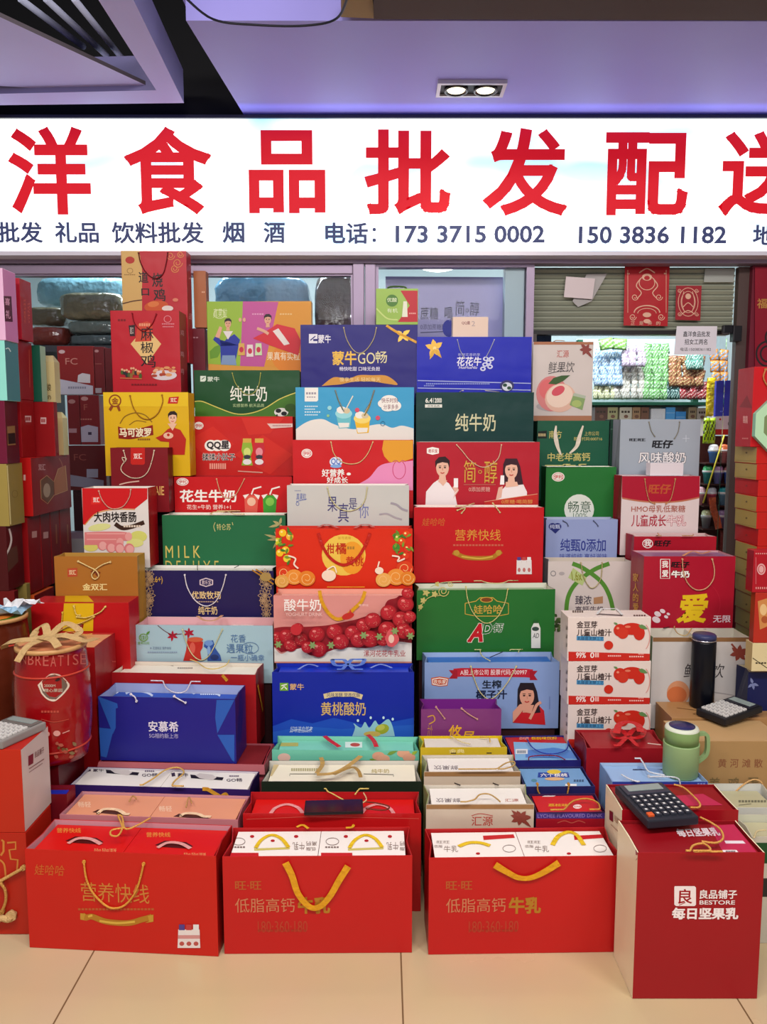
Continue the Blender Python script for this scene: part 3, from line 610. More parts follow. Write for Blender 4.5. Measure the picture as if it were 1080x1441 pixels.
for n, (yt, Y, D, lab, lab2, y0) in enumerate(((1100, 2.205, .15, 'dark green gift bag with gold ribbon bow, directly behind the red bag carrying the phone', 'cream drink box with gold print inside the dark green gift bag', 1086),)):
    b = bag(lab, 368, 594, yt, Y, D, '1f2a20', H=.285, inside='cfccc4', side='20281f')
    i_ = inner(b, lab2, 'ece6d4', drop=.012, f0=.0, f1=1)
    i_.t('纯牛奶', 523, 1082, 548, 1088, 'b0a060', .01, 'T', quad=None); i_.dash(410, 1081, 448, 1085, 'b0a884', 'T', 12); i_.l([(408,1092),(408,1089),(450,1089)], .8, '3a3a34', 'T', False); i_.l([(512,1089),(554,1090),(554,1093)], .8, '3a3a34', 'T', False)
    i_.p([(375,1092),(384,1076),(393,1076),(383,1092)], 'c8b890', 'T')
    b.ribbon([(446,1088),(454,1076),(452,1066)], 6, 'b89a5a', 'T', .012, name='bow'); b.ribbon([(446,1090),(470,1088),(490,1078),(508,1064)], 7, 'c0a060', 'T', .014, name='bow'); b.ribbon([(470,1090),(494,1080),(504,1084),(508,1094)], 5, 'a88a4a', 'T', .015, name='bow')
# red bag with the phone
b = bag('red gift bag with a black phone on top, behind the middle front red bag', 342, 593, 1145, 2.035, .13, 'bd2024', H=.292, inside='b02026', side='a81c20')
i1 = inner(b, 'red drink box with pale plastic handle, left half of the bag under the phone', 'd0201c', 0, .5, drop=.02)
i2 = inner(b, 'red drink box with pale plastic handle, right half of the bag under the phone', 'd0201c', .5, 1, drop=.02)
for i_, x in ((i1, 404), (i2, 532)): i_.ribbon([(x-24,1147),(x-16,1137),(x,1132),(x+16,1137),(x+24,1148)], 5, 'e0a0a0', 'T', .002)
b.cord([(458,1099),(460,1112),(470,1118),(486,1127)], 'e6d080', .002, 'T', .008); b.cord([(520,1098),(508,1108),(500,1118)], 'e6d080', .002, 'T', .008)
b.cord([(512,1116),(516,1125),(510,1130)], 'e6c89a', .002, 'T', .008); b.cord([(508,1128),(530,1130),(548,1135),(540,1140),(515,1138)], '7a3a2a', .0022, 'T', .006)
b.l([(347,1153),(440,1149),(590,1152)], .8, 'd8645a', sm=False)
# phone
M = Matrix.Translation(i1.M @ Vector((i1.W/2, i1.D*.55, i1.H + .006)))
M.translation = Vector(atz(470, 1142, (b.M @ Vector((0,0,b.H))).z + .004)); M = M @ Matrix.Rotation(R(3), 4, 'Z')
ph = Thing('mobile_phone', 'black mobile phone lying screen up on the red gift bag', 'phone', M, .165, .078, .009)
ph.mb.box((-.082, -.02, 0), (.082, .055, .008), mat('1a1012', .3), None, .003); ph.mb.face([(-.078,-.017,.0083),(.078,-.017,.0083),(.078,.052,.0083),(-.078,.052,.0083)], mat('2a1016', .12, coat=.5))
# front middle
def calcium_bag(x0, x1, yt, yaw, label, labels, tx, flip):
    b = bag(label, x0, x1, yt, 1.86, .145, 'bf2526', H=None, zb=.001, inside='b02428', side='a81e22', yaw=yaw)
    i1 = inner(b, labels[0], 'efeae6', 0, .5, drop=.008, side='c22'*2); i2 = inner(b, labels[1], 'efeae6', .5, 1, drop=.008, side='c22'*2)
    gw = 'c79a5a'
    b.t('旺·旺', tx, 1240, tx+37, 1252, 'b8683a', .02)
    b.t('低脂高钙', tx, 1264, tx+84, 1284, 'c98a68', .004); b.t('牛乳', tx+88, 1262, tx+134, 1286, 'b98a3a', .05)
    b.t('180·360·180', tx+32, 1296, tx+102, 1312, 'b8503a', 0); b.dash(tx+32, 1308, tx+102, 1311, 'a8402e', n=12)
    return b, i1, i2
b, i1, i2 = calcium_bag(313, 580.5, 1205, .6, 'red front gift bag with long drooping yellow ribbon handle and two white boxes',
    ('white drink box with yellow handle, left one in the middle front red bag', 'white drink box with yellow handle, right one in the middle front red bag'), 331, True)
b.ribbon([(402,1214),(411,1232),(420,1258),(436,1276),(450,1276),(464,1262),(478,1238),(490,1219)], [7, 9], 'dba52c', off=.006)
b.ribbon([(418,1164),(426,1161),(434,1166)], 3.5, 'dcae3a', 'T', .004); b.ribbon([(487,1165),(496,1164),(498,1160)], 3.5, 'dcae3a', 'T', .004)
for i_, x in ((i1, 318), (i2, 450)):
    i_.ribbon([(x+42,1193),(x+50,1182),(x+64,1175),(x+78,1180),(x+88,1192)], 5, 'e0c22e', 'T', .002, name='carry_handle')
    i_.p([(x+40,1194),(x+90,1192),(x+90,1195),(x+40,1197)], 'c8bc72', 'T'); i_.e(x+66, 1183, 3, 1.8, 'b02430', k='T')
    for dx in (37, 99): i_.e(x+dx, 1177, 3, 2, 'b02430', k='T')
    i_.p([(x+2,1200),(x+46,1200),(x+46,1206),(x+2,1206)], 'c02630', 'T')
    i_.t('牛乳', x+94, 1185, x+111, 1196, '8a7a74', .0, 'T', flip=True); i_.t('高钙', x+113, 1184, x+128, 1190, '8a7a74', 0, 'T', flip=True); i_.t('低脂', x+113, 1192, x+127, 1197, '8a7a74', 0, 'T', flip=True)
    i_.ring(x+18, 1184, 9, 5, .7, '7a6a66', 'T'); i_.dash(x+8, 1191, x+28, 1193, '7a6a66', 'T', 5)
# front right of the pair
b, i1, i2 = calcium_bag(604, 876, 1206, 1.2, 'red front gift bag with short twisted yellow handle, beside the tall dark red bag',
    ('white drink box with flat yellow handle, in the bag with short twisted handle', 'white drink box with raised yellow handle, in the bag with short twisted handle'), 628, False)
b.ribbon([(697,1217),(712,1226),(730,1235),(748,1235),(768,1226),(787,1214)], [6, 9], 'dba52c', off=.006)
i1.ribbon([(646,1191),(660,1186),(676,1186),(690,1190)], 6, 'e0c22e', 'T', .002, name='carry_handle')
i2.ribbon([(778,1189),(786,1177),(800,1171),(812,1175),(822,1189)], 6, 'e0c22e', 'T', .002, name='carry_handle')
for i_, x in ((i1, 605), (i2, 733)):
    i_.p([(x+75,1176),(x+118,1174),(x+120,1179),(x+76,1182)], 'c02630', 'T'); i_.t('旺旺', x+10, 1183, x+28, 1187, '8a7a74', 0, 'T'); i_.t('低脂', x+6, 1189, x+18, 1193, '8a7a74', 0, 'T'); i_.t('牛乳', x+20, 1190, x+40, 1199, '8a7a74', 0, 'T')
    i_.ring(x+112, 1194, 9, 5, .7, '7a6a66', 'T'); i_.e(x+68, 1201, 3, 1.6, 'b02430', k='T')
# ---------------- second column from the left (milk bags), back to front
b = box('three-coloured gift box with two printed people, green, magenta and orange panels', 291, 438, 424, 3.385, .055, 'dba44a', H=.34, yaw=-1.5)
b.p([(290.5,421),(342,424),(338,515),(292,512)], '9dbb4a'); b.p([(342,424),(392,425),(372,516),(338,515)], 'c264a0'); b.p([(392,425),(437,427),(436,519),(372,516)], 'dba044')
b.e(409, 503, 26, 22, 'e0923a'); b.t('果真有实粒', 376, 495, 422, 507, 'f3e3c8', .01); b.leaf(296, 505, 312, 484, 14, '6f9a3a'); b.dash(355, 441, 372, 443, 'e0a8c8', n=5); b.dash(394, 441, 412, 443, 'e8c890', n=5)
b.t('真果粒', 300, 434, 320, 447, 'dfe8b8', .0, sh=.15); b.ring(309, 442, 8, 6, .9, 'dfe8b8')
b.p([(305,470),(300,478),(310,487),(318,478),(330,470),(338,478),(336,486),(331,512),(311,511),(310,478)], '3344a0'); b.p([(313,500),(331,500),(333,514),(311,513)], '8aa0c0'); person(b, 321, 449, 13, '2a2224', 'e2b49a', '3344a0'); b.p([(314,466),(328,466),(321,478)], 'e6e0e0'); b.p([(303,474),(309,459),(313,461),(309,476)], 'e2b49a')
b.p([(356,476),(372,468),(390,456),(415,462),(424,480),(420,500),(380,486),(366,480)], 'd23a48'); b.p([(384,466),(392,462),(408,484),(400,486)], 'e8e0dc'); person(b, 377, 443, 14, '2a1e1e', 'e2b49a', 'd23a48'); b.l([(362,462),(372,466),(378,470)], 4, 'e2b49a')
for x, y, c in ((340,492,'d9b46a'),(352,494,'e8dcd8'),(364,492,'cfe0b8')): b.p([(x-4,y-9),(x+4,y-9),(x+5,y+8),(x-5,y+8)], c); b.e(x, y, 3, 4, 'c8405a')
for x in (338, 344): b.e(x, 450, 2, 3, 'e2b49a')

b = box('tall narrow brown carton standing beside the red roast chicken box', 272, 289.5, 381, 3.385, .055, 'a8693e', sup=False, yb=461, name='carton', cat='carton'); b.dash(284, 410, 289, 412, 'd8b090', n=2)
b = box('narrow dark red box beneath the tall narrow brown carton', 270, 288, 462, 3.385, .055, '6e2030', H=.34); b.dash(272, 474, 280, 476, 'b08890', n=2)

b = bag('dark green gift bag with yellow hill line and a printed cow', 273, 422, 521, 3.28, .095, '1c4e2a', H=.30)
b.p(smooth([(274,566),(285,566),(305,574),(330,583),(350,583),(372,576),(395,562),(421,552)]) + [(421.5,600),(274,600)], '4f7a2e')
b.l([(274,565),(285,565),(305,573),(330,582),(350,582),(372,575),(395,561),(421,551)], 1.4, 'd9d070')
b.p([(282,529),(290,529),(290,535),(288,537),(282,537)], 'dfe8da'); b.l([(284,534),(288,531)], 1, '1c4e2a', sm=False); b.t('蒙牛', 292, 530, 309, 537, 'dfe8da', .02)
b.t('纯牛奶', 324, 543, 376, 565, 'f0f0e4', .012); b.t('实感营养 航天品质', 328, 568, 372, 573, 'b8cc9a', .005)
b.e(396, 580, 10, 6, 'f0ece4'); b.e(392, 578, 4, 3, '1c1c1c'); b.e(400, 582, 4, 3, '1c1c1c'); b.r(389, 583, 391, 590, '1c1c1c'); b.e(409, 574, 8, 6, '3a5c22'); b.e(414, 584, 9, 6, '3f6426')
b.cord([(327,525),(331,538),(338,548),(347,555),(357,553),(364,543),(367,525)], 'b8b868', .0017)

b = bag('glossy red gift bag with round black and white lettering and two printed drink bottles', 263, 412, 586, 3.17, .09, 'c82c26', H=.30, inside='d0b0a8')
b.e(280, 599, 6.6, 5.4, WH); b.t('伊利', 275, 596.5, 285, 602, 'c82c26', .02)
for pts, c in (([(264,620),(300,600),(330,625),(300,650)], 'd0382c'), ([(340,588),(400,588),(380,610),(350,612)], 'd23c30'), ([(330,640),(370,612),(412,640),(380,668)], 'd23a2e')): b.p(pts, c)
for x, w in ((297, 9), (306, 9), (316, 9)): b.e(x, 627, w, 8, WH)
b.t('QQ星', 291, 620, 323, 633, '2a2428', .05)
b.t('揉揉小肚子', 285, 638, 331, 648, '33262a', .02, edge=WH); b.dash(295, 652, 319, 660, 'e8a898', n=8)
for x, c, c2 in ((348, '9ab84a', 'd8e08a'), (365, 'c83848', 'e8a0a8')):
    b.p([(x-6,621),(x+6,621),(x+8,634),(x+5,642),(x+8,655),(x-8,655),(x-5,642),(x-8,634)], c); b.r(x-6, 617, x+6, 623, 'd8b45a'); b.e(x, 636, 5, 6, c2); b.e(x, 650, 6, 4, 'ece6e6'); b.e(x, 643, 5, 3, '3a3a44')
b.p([(376,596),(412,596),(412,601),(382,603)], 'e2c8c0'); b.dash(384, 598, 410, 600, 'b08888', n=12); b.l([(335,663),(370,665)], 1.4, 'e0b0a0')

b = bag('red gift box-bag with large white characters and two printed drink cartons with straws', 245, 411, 671, 3.06, .10, 'c41f26', H=.27, inside='b02024', side='7c1018')
b.e(257, 678, 8.5, 5.4, WH); b.e(257, 678, 7.4, 4.4, 'c41f26'); b.e(257, 678, 6.8, 3.8, WH); b.t('伊利', 252, 675.5, 262, 680.5, 'c41f26', .02)
b.t('花生牛奶', 253, 689, 333, 707, WH, .035); b.t('花生+牛奶 营养1+1', 263, 710, 325, 717, 'f0ccc4', .02)
for x, c, c2 in ((354, 'd8685a', 'e8c0a8'), (380, '4a9a3c', '8ac05a')):
    b.p([(x-10,697),(x+10,697),(x+8,722),(x-9,722)], c); b.e(x, 706, 6, 6, c2); b.p([(x-12,697),(x-3,695),(x-9,702)], 'efe6e0'); b.p([(x+12,697),(x+3,695),(x+10,703)], 'efe6e0'); b.l([(x,696),(x+3,688),(x+14,685)], 2.2, 'efe6e0', sm=False)
b.cord([(305,674),(308,686),(313,697),(322,701),(331,697),(338,686),(344,674)], 'e2b890', .0018)

b = bag('green gift bag with gold serif lettering and a white box showing at its rim', 228, 402, 725, 2.95, .10, '2b6a48', H=.28, inside='e8e6dc', side='1d4a34', yaw=-1)
b.t('特仑苏', 305, 737, 325, 746, 'cfc88a', -.004); b.l([(303,735),(301,741),(303,748)], .8, 'cfc88a'); b.l([(327,735),(328,739)], .8, 'cfc88a')
b.t('M I L K', 233, 768, 282, 785, 'd0c070', 0)
b.t('D E L U X E', 233, 789, 308, 806, 'c0b468', -.008)
for x, y, a in ((384,733,200),(378,742,170),(372,752,150),(386,748,240),(376,760,120),(392,762,100),(384,772,60),(398,744,300),(396,728,180),(402,776,40)): b.leaf(394, 758 if y > 745 else 738, x, y, 4, 'b0a878')
b.cord([(291,727),(300,721),(315,720),(330,716),(340,718)], 'e2cfa0', .002, 'T', .006); b.cord([(336,728),(326,722),(312,716)], 'e2cfa0', .002, 'T', .006)
inner(b, 'white drink box at the rim of the green bag with gold serif lettering', 'efeee6', drop=.006)

b = bag('navy gift bag with gold flower lace on both sides and a white cord handle', 196, 385, 803, 2.83, .115, '2a2352', H=.25, inside='e8e6e0', side='1c1c34', yaw=-1)
b.t('优致牧场', 270, 832, 311, 843, 'e8cf9a', .02); b.t('纯牛奶', 279, 853, 306, 865, 'e8cf9a', .02); b.dash(277, 846, 308, 847.5, 'b8a08a', n=10)
b.p([(281,816),(290,813),(300,816),(300,823),(290,826),(281,823)], 'd8c8cc'); b.p([(282.5,817),(290,814.5),(298.5,817),(298.5,822),(290,824.5),(282.5,822)], '2a2352'); b.t('君乐宝', 284, 816.5, 297, 822.5, 'd8c8cc', .01)
b.t('(3.6+)', 210, 811, 229, 822, 'd9b45a', .02)
for x0, sx in ((199, 1), (383, -1)):
    for y, q in ((808,8),(822,10),(838,10),(852,9),(864,7),(815,6),(845,6)):
        cx = x0 + sx*(8 + (y % 3)*2)
        for a in range(0, 360, 45):
            ex, ey = cx + q*math.cos(R(a)), y + q*math.sin(R(a))
            b.l([(cx, y), ((cx+ex)/2 - (ey-y)*.28, (y+ey)/2 + (ex-cx)*.28), (ex, ey)], .7, 'b59a7a'); b.l([(cx, y), ((cx+ex)/2 + (ey-y)*.28, (y+ey)/2 - (ex-cx)*.28), (ex, ey)], .7, 'b59a7a')
b.l([(355,802),(385,822)], 2, 'b98a3a', sm=False); b.l([(360,801),(386,816)], 2, 'b98a3a', sm=False); b.e(374, 812, 8, 6, 'a8905a')
b.cord([(260,809),(264,827),(275,845),(290,853),(304,846),(313,828),(318,809)], 'ebe6ea', .0021)
inner(b, 'white drink box inside the navy bag with gold flower lace', 'e9e7e2', drop=.010); b.cord([(277,803),(278,796)], '2a2a34', .0015, 'T', .002); b.cord([(330,799),(336,796)], '2a2a34', .0015, 'T', .002)

b = bag('pale blue gift bag with maple leaves and a red and a blue printed jar', 191, 384, 880, 2.68, .125, 'a9c2ca', H=.21, inside='dcb8bc', side='c8a09a', yaw=-1.5, gus=.006)
for cx, cy, q in ((243, 895, 8), (266, 891, 8)):
    for a in (-90, -150, -30, 160, 20, 100): b.leaf(cx, cy, cx+q*math.cos(R(a)), cy+q*math.sin(R(a)), 3.5, 'a8233c')
b.l([(222,880),(232,888),(243,894)], .9, '6a3a3a'); b.l([(246,893),(256,892)], .9, '6a3a3a')
b.p([(264,898),(286,903),(285,912),(282,917),(284,930),(258,930),(262,915)], 'b83a30'); b.e(275, 900, 11, 3.5, 'c86a4a'); b.e(271, 912, 4, 8, 'd0685a')
b.p([(288,903),(300,901),(303,912),(310,922),(312,930),(292,930),(293,914),(287,910)], '3a5a9a'); b.e(294, 905, 6, 4, '7a9ac8'); b.e(302, 925, 6, 4, '2a3a6a'); b.e(294, 915, 2.4, 6, '8aa8d0')
b.t('花香', 325, 893, 346, 904, '5a7aa0', -.01); b.t('遇果粒', 319, 906, 356, 919, '5a7aa0', -.008); b.t('一瓶小确幸', 325, 921, 372, 930, '6a8ab0', -.012); b.ring(352, 912, 12, 8, .7, '5a7aa0')
b.ring(202, 897, 6, 5, 1, '7aa04a'); b.t('真果粒', 197, 894, 207, 901, '7aa04a', 0); b.t('营养时间', 194, 903, 210, 907, '7aa04a', 0); b.leaf(206, 893, 211, 888, 3, '5a8a3a')
b.t('★ 花漾限定 营养美味', 211, 910, 241, 914, '7a8aa0', 0); b.dash(208, 917, 250, 918.6, '8a9ab0', n=16)
b.cord([(257,886),(262,903),(270,920),(282,929),(294,923),(304,905),(313,886)], 'd8d2a8', .0019)
i1 = inner(b, 'pink drink box in the pale blue maple leaf bag, left half', 'd9a8b4', 0, .52, drop=.03); i2 = inner(b, 'coral drink box in the pale blue maple leaf bag, right half', 'd98a7a', .52, 1, drop=.03)
i2.ribbon([(328,877),(338,873),(350,873),(358,878)], 3, 'e8d8d4', 'T', .002)
b.ribbon([(278,867),(288,873),(302,873),(313,866)], 4, 'dcae8a', 'T', .012)

b = bag('deep red gift bag with white drink box, standing behind the blue open bag', 157, 360, 948, 2.53, .13, 'a8262c', zb=.27, inside='dcd4c8', side='8c1c24', yaw=-3, gus=.006)
i_ = inner(b, 'white drink box inside the deep red bag behind the blue open bag', 'ebe6da', drop=.012)
i_.dash(250, 939, 272, 941, '8a8480', 'T', 8)
for x in (244, 308): i_.l([(x-2,934),(x,937),(x+2,934)], .8, '5a4a48', 'T', False)
b.cord([(268,928),(278,932),(290,940),(304,941),(318,936),(324,927)], 'e6cf8a', .002, 'T', .008)
b.ribbon([(313,950),(320,958)], 4, 'd8a43c', off=.001, name='printed_ribbon')
b.ribbon([(363,965),(368,990),(370,1000)], 4, 'd8a43c', 'R', off=.002, name='printed_ribbon')

b = bag('blush red open gift bag with turned-out rim under the blue bag with white lettering', 139, 372, 1074, 2.352, .165, 'a4505a', H=.288, inside='a8606a', side='a8444e', yaw=-2.5, gus=.004)
T9 = (b.M @ Vector((0, 0, b.H))).z
inner(b, 'dark red drink box filling the blush red open bag', '7c2a30', drop=.003)
mb = MB(); y0 = -.010
mb.face([(-b.W/2,0,b.H),(b.W/2,0,b.H),(b.W/2+.004,y0,b.H-.028),(-b.W/2-.004,y0,b.H-.026)], paper('b06a70')); mb.face([(b.W/2,0,b.H),(b.W/2,b.D,b.H),(b.W/2+.012,b.D-.01,b.H-.03),(b.W/2+.004,y0,b.H-.028)], paper('b06a70'))
mb.build('rim_flap', b.root)
b = bag('deep blue gift bag with light blue folded corners and white characters', 138, 331, 982, 2.36, .135, '2a2a82', zb=T9+.001, inside='aab4d4', side='24246e', yaw=-3.5, gus=.004, sup=False)
B9 = b
for k in ((138,976,162,1012,166,1024,160,1033,142,1033,0),):
    b.p([(137.5,979),(165,990),(166,996),(163,997),(163,1024),(159,1033)], '3868b4'); b.p([(139,1024),(160,1026),(150,1066),(142,1064)], '3868b4')
b.p([(330,985),(305,985),(303,1010),(306,1032)], '3868b4'); b.p([(306,1034),(330,1034),(330,1072),(327,1070)], '3868b4')
b.t('安慕希', 209, 1015, 251, 1030, 'e3e0ec', .02); b.t('5G相约新上市', 210, 1032, 251, 1039, 'b8b4d4', .005)
i_ = inner(b, 'bright blue drink box with white rings inside the deep blue bag', '2e5cb8', drop=.030)
for x in (195, 290): i_.l([(x-18,976),(x-8,972),(x+10,974),(x+20,979)], 3, 'ccd8ee', 'T')
i_.e(160, 974, 7, 2.4, 'dfe6f2', k='T'); i_.e(166, 969, 4, 2, 'dfe6f2', k='T'); i_.dash(184, 971, 215, 973, 'ccd8ee', 'T', 8); i_.dash(282, 976, 306, 978, 'ccd8ee', 'T', 8)
b.cord([(221,950),(228,955),(234,968),(248,975),(262,972),(270,958),(280,952),(288,953)], 'e6e2ee', .0022, 'T', .008); b.cord([(184,977),(190,981),(192,987)], 'e6e2ee', .0022, 'F', .006); b.cord([(245,980),(252,984),(261,989)], 'e6e2ee', .0022, 'F', .006)
b.quadR = None

b = bag('purple gift bag packed with two white boxes, in front of the blush red open bag', 98, 352, 1108, 2.20, .125, '3a2560', H=.285, inside='cfc8d0', side='2c1c4c', yaw=-3.5, gus=.004)
i1 = inner(b, 'white drink box with cut-out handle, left one in the purple bag', 'ece8e2', 0, .5, drop=.004); i2 = inner(b, 'white drink box with cut-out handle, right one in the purple bag', 'ece8e2', .5, 1, drop=.004)
for i_, x, y in ((i1, 122, 1075), (i2, 241, 1082)):
    i_.p([(x,y+6),(x+5,y+5),(x+6,y+10),(x+1,y+11)], '3a3044', 'T'); i_.t('蒙牛', x+9, y+6, x+24, y+11, '3a3044', .02, 'T')
    i_.p([(x+27,y+8),(x+74,y+12),(x+72,y+16),(x+28,y+13)], '1e1a1c', 'T'); i_.p([(x+34,y+9),(x+40,y+6),(x+58,y+8),(x+64,y+12),(x+58,y+16),(x+40,y+13)], 'cfc8c4', 'T')
    i_.t('GO畅', x+78, y+13, x+100, y+18, '3a3044', .01, 'T'); i_.dash(x+82, y+9, x+96, y+11, '6a6070', 'T', 5)
b.cord([(193,1109),(215,1096),(232,1084),(250,1080),(259,1087),(246,1099),(243,1107),(254,1113)], 'dcb870', .0026, 'T', .012)
b.ribbon([(285,1106),(305,1118),(318,1126)], 5, 'd0a040', off=.002, name='printed_ribbon'); b.ribbon([(308,1124),(318,1117),(322,1128)], 4, 'd0a040', off=.003, name='printed_ribbon')

b = bag('dusty pink gift bag with two salmon boxes, directly behind the front left red bag', 84, 335, 1150, 2.035, .14, 'c0868c', H=.285, inside='c89aa4', side='a86a74', yaw=-3.5, gus=.004)
i1 = inner(b, 'salmon drink box, left one in the dusty pink bag', 'dfa284', 0, .5, drop=.006); i2 = inner(b, 'salmon drink box, right one in the dusty pink bag', 'dfa284', .5, 1, drop=.006)
for i_, x, y in ((i1, 110, 1131), (i2, 224, 1137)):
    i_.p([(x+20,y+12),(x+28,y+8),(x+66,y+12),(x+72,y+17)], '4a2a24', 'T'); i_.ribbon([(x+26,y+16),(x+36,y+8),(x+56,y+9),(x+70,y+18)], 5, 'ecd0b0', 'T', .003, name='carry_handle'); i_.t('畅轻', x, y-3, x+18, y+5, 'efcdb4', .02, 'T')
b.cord([(182,1128),(187,1120),(192,1124)], 'c8a06a', .002, 'T', .010, ends=False); b.cord([(262,1136),(266,1122),(270,1130)], 'c8a06a', .002, 'T', .010)
b.cord([(165,1170),(168,1160),(180,1158),(170,1150),(158,1163),(162,1172)], 'dcb070', .0024, 'T', .05) if 0 else None

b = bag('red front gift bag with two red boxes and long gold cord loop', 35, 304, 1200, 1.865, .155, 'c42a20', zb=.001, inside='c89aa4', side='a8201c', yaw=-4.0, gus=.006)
i1 = inner(b, 'red drink box with gold print, left one in the left front red bag', 'd01f1a', 0, .5, drop=.012); i2 = inner(b, 'red drink box with gold print, right one in the left front red bag', 'd01f1a', .5, 1, drop=.012)
for i_, x, y in ((i1, 92, 1177), (i2, 218, 1183)):
    i_.p([(x,y+6),(x+14,y),(x+44,y+2),(x+54,y+8),(x+44,y+11),(x+12,y+9)], '4a1010', 'T'); i_.ribbon([(x+4,y+10),(x+18,y+3),(x+36,y+4),(x+50,y+11)], 5, 'dca4a0', 'T', .003, name='carry_handle')
    i_.t('营养快线', x-12, y-12, x+22, y-5, 'e0904a', .02, 'T'); i_.t('娃哈哈', x+40, y+17, x+72, y+22, 'e0a070', 0, 'T', flip=True)
b.t('娃哈哈', 48, 1217, 91, 1232, 'c9743a', -.008, sh=.2)
b.t('营养快线', 114, 1243, 210, 1270, 'c98a48', -.012); b.dash(110, 1278, 218, 1281, 'b8683a', n=22)
b.l([(116,1288),(122,1291),(130,1290),(150,1297),(180,1299),(200,1294),(208,1292),(214,1290)], 8, 'b98a3a'); b.p([(113,1285),(120,1286),(118,1294),(124,1296),(113,1294)], 'c9a24a'); b.p([(216,1287),(208,1289),(210,1296),(204,1299),(216,1297)], 'c9a24a'); b.l([(140,1296),(165,1299),(190,1297)], 3, 'e0c060'); b.l([(124,1290),(130,1288)], 3, 'e0c060')
for x, c in ((256, '5a4a8a'), (266, 'c04a4a'), (276, 'e2e2e2')): b.p([(x-5,1308),(x+5,1308),(x+6,1334),(x-6,1334)], 'e6dedc'); b.r(x-4, 1301, x+4, 1309, c); b.r(x-5.5, 1316, x+5.5, 1321, 'cf9a98'); b.e(x, 1328, 3.4, 3, 'b8605a')
b.cord([(118,1213),(122,1238),(132,1258),(150,1275),(164,1278),(178,1272),(191,1255),(198,1234),(202,1216)], 'e0a850', .0028)
b.cord([(212,1151),(190,1163),(176,1166),(172,1150),(166,1147),(172,1164),(166,1176),(156,1175),(158,1168),(176,1165)], 'e0b060', .0026, 'T', .016)

# ---------------- third column (right of centre), back to front
b = bag('ultramarine gift bag with gold bow print and white lettering, back of the right centre column', 587, 749, 474, 3.25, .085, '1c2ab0', H=.32, side='d8d8e4')
for a in (200, 320, 60, 120, 260): b.leaf(612, 490, 612+14*math.cos(R(a)), 490+13*math.sin(R(a)), 8, 'd9b45a')
b.e(612, 490, 2.5, 2.5, 'f0dc9a'); b.leaf(612, 491, 605, 506, 5, 'c9a24a'); b.leaf(612, 491, 622, 504, 5, 'c9a24a')
b.t('花花牛', 643, 502, 678, 515, 'eceaf4', .025, sh=.1); b.t('HuaHuaNiu', 646, 515, 672, 519, 'dcdaf0', .02, sh=.2); b.t('新鲜花香奶享', 645, 497, 676, 501, 'c0c4ec', 0)
for x, y in ((688,510),(692,505),(684,505),(690,516),(683,513),(680,519)): b.e(x, y, 4, 3.2, 'd6d8ee'); b.e(x, y, 1.8, 1.4, '1c2ab0')
b.l([(588,535.5),(749,539.5)], 1.2, 'b8c0e8', sm=False); b.l([(588,546),(749,549)], 1.2, 'b8c0e8', sm=False); b.dash(600, 539, 690, 541, '9aa4dc', n=34); b.dash(597, 542, 612, 543.6, '9aa4dc', n=6)
b.e(714, 543, 10, 8, '3a3a6a'); b.e(714, 544, 7, 6, 'd8dce4'); b.e(711, 542, 3, 2.4, '2a4a3a'); b.e(717, 546, 3, 2.4, '2a4a3a')
b.cord([(644,478),(648,493),(654,503)], 'b8bcd0', .0016); b.cord([(696,478),(690,492),(684,503)], 'b8bcd0', .0016)
TD1 = (b.M @ Vector((0, 0, b.H))).z
inner(b, 'dark blue drink box inside the ultramarine gift bag', '2a3a8a', drop=.002)
M = Matrix.Translation((at(662, 474, 3.27).x, 3.262, TD1)); W = .148
c = box('small cream card box lying on top of the ultramarine gift bag', 0, 0, 0, 0, .06, 'e2cdbf', M=M, W=W, H=.083, sup=False); c.t('QQ星', 650, 452, 662, 457, 'a07a78', .04); c.t('2', 664, 452, 669, 459, 'b0a0a0', 0)
TC1 = at(505, 457, 3.26).z
M = Matrix.Translation((at(559, 457, 3.26).x, 3.265, TC1 + .001))
c = box('small green and red gift box on the navy bag of the middle column', 0, 0, 0, 0, .06, '9ab85a', M=M, W=.175, H=.147, sup=False)
c.p([(564,409),(588,409),(588,453),(560,453),(577,430)], 'b82c3a'); c.e(552, 423, 8.5, 8.5, '4f7a34'); c.t('优酸', 545, 419, 559, 425, 'dfe8c8', .01); c.t('有机', 545, 434, 560, 440, 'dfe8c8', 0); c.p([(568,424),(573,424),(574,446),(566,446)], 'dfe0d0'); c.l([(530,434),(545,448),(560,450)], 2, 'c4d48a'); c.dash(576, 440, 586, 442, 'e0a8a0', n=4)
mb = MB(); mb.tube([Vector((x, .03, c.H + z)) for x, z in smooth([(-.04, 0), (-.03, .012), (.03, .012), (.04, 0)])], .004, mat('38502a', .5)); mb.build('handle', c.root)

b = bag('blackish green gift bag with large pale gold characters', 586, 752, 552, 3.14, .09, '0b3836', H=.31, side='0a1c1c')
b.t('6.4', 599, 560, 609, 567, 'e2e2da', .04); b.t('2000', 612, 560, 622, 567, 'e2e2da', .04); b.l([(610.5,560),(610.5,567)], .6, 'e2e2da', sm=False); b.r(598.5, 569, 622.5, 573.5, 'e2e2da'); b.t('百年品质', 602, 569.8, 619, 572.8, '0b3836', 0)
b.t('纯牛奶', 641, 582, 698, 607, 'd3cfae', .012)
b.cord([(643,554),(652,549),(660,546)], 'c8c4b8', .002, 'T', .006); b.cord([(690,547),(696,554)], 'c8c4b8', .002, 'T', .006)

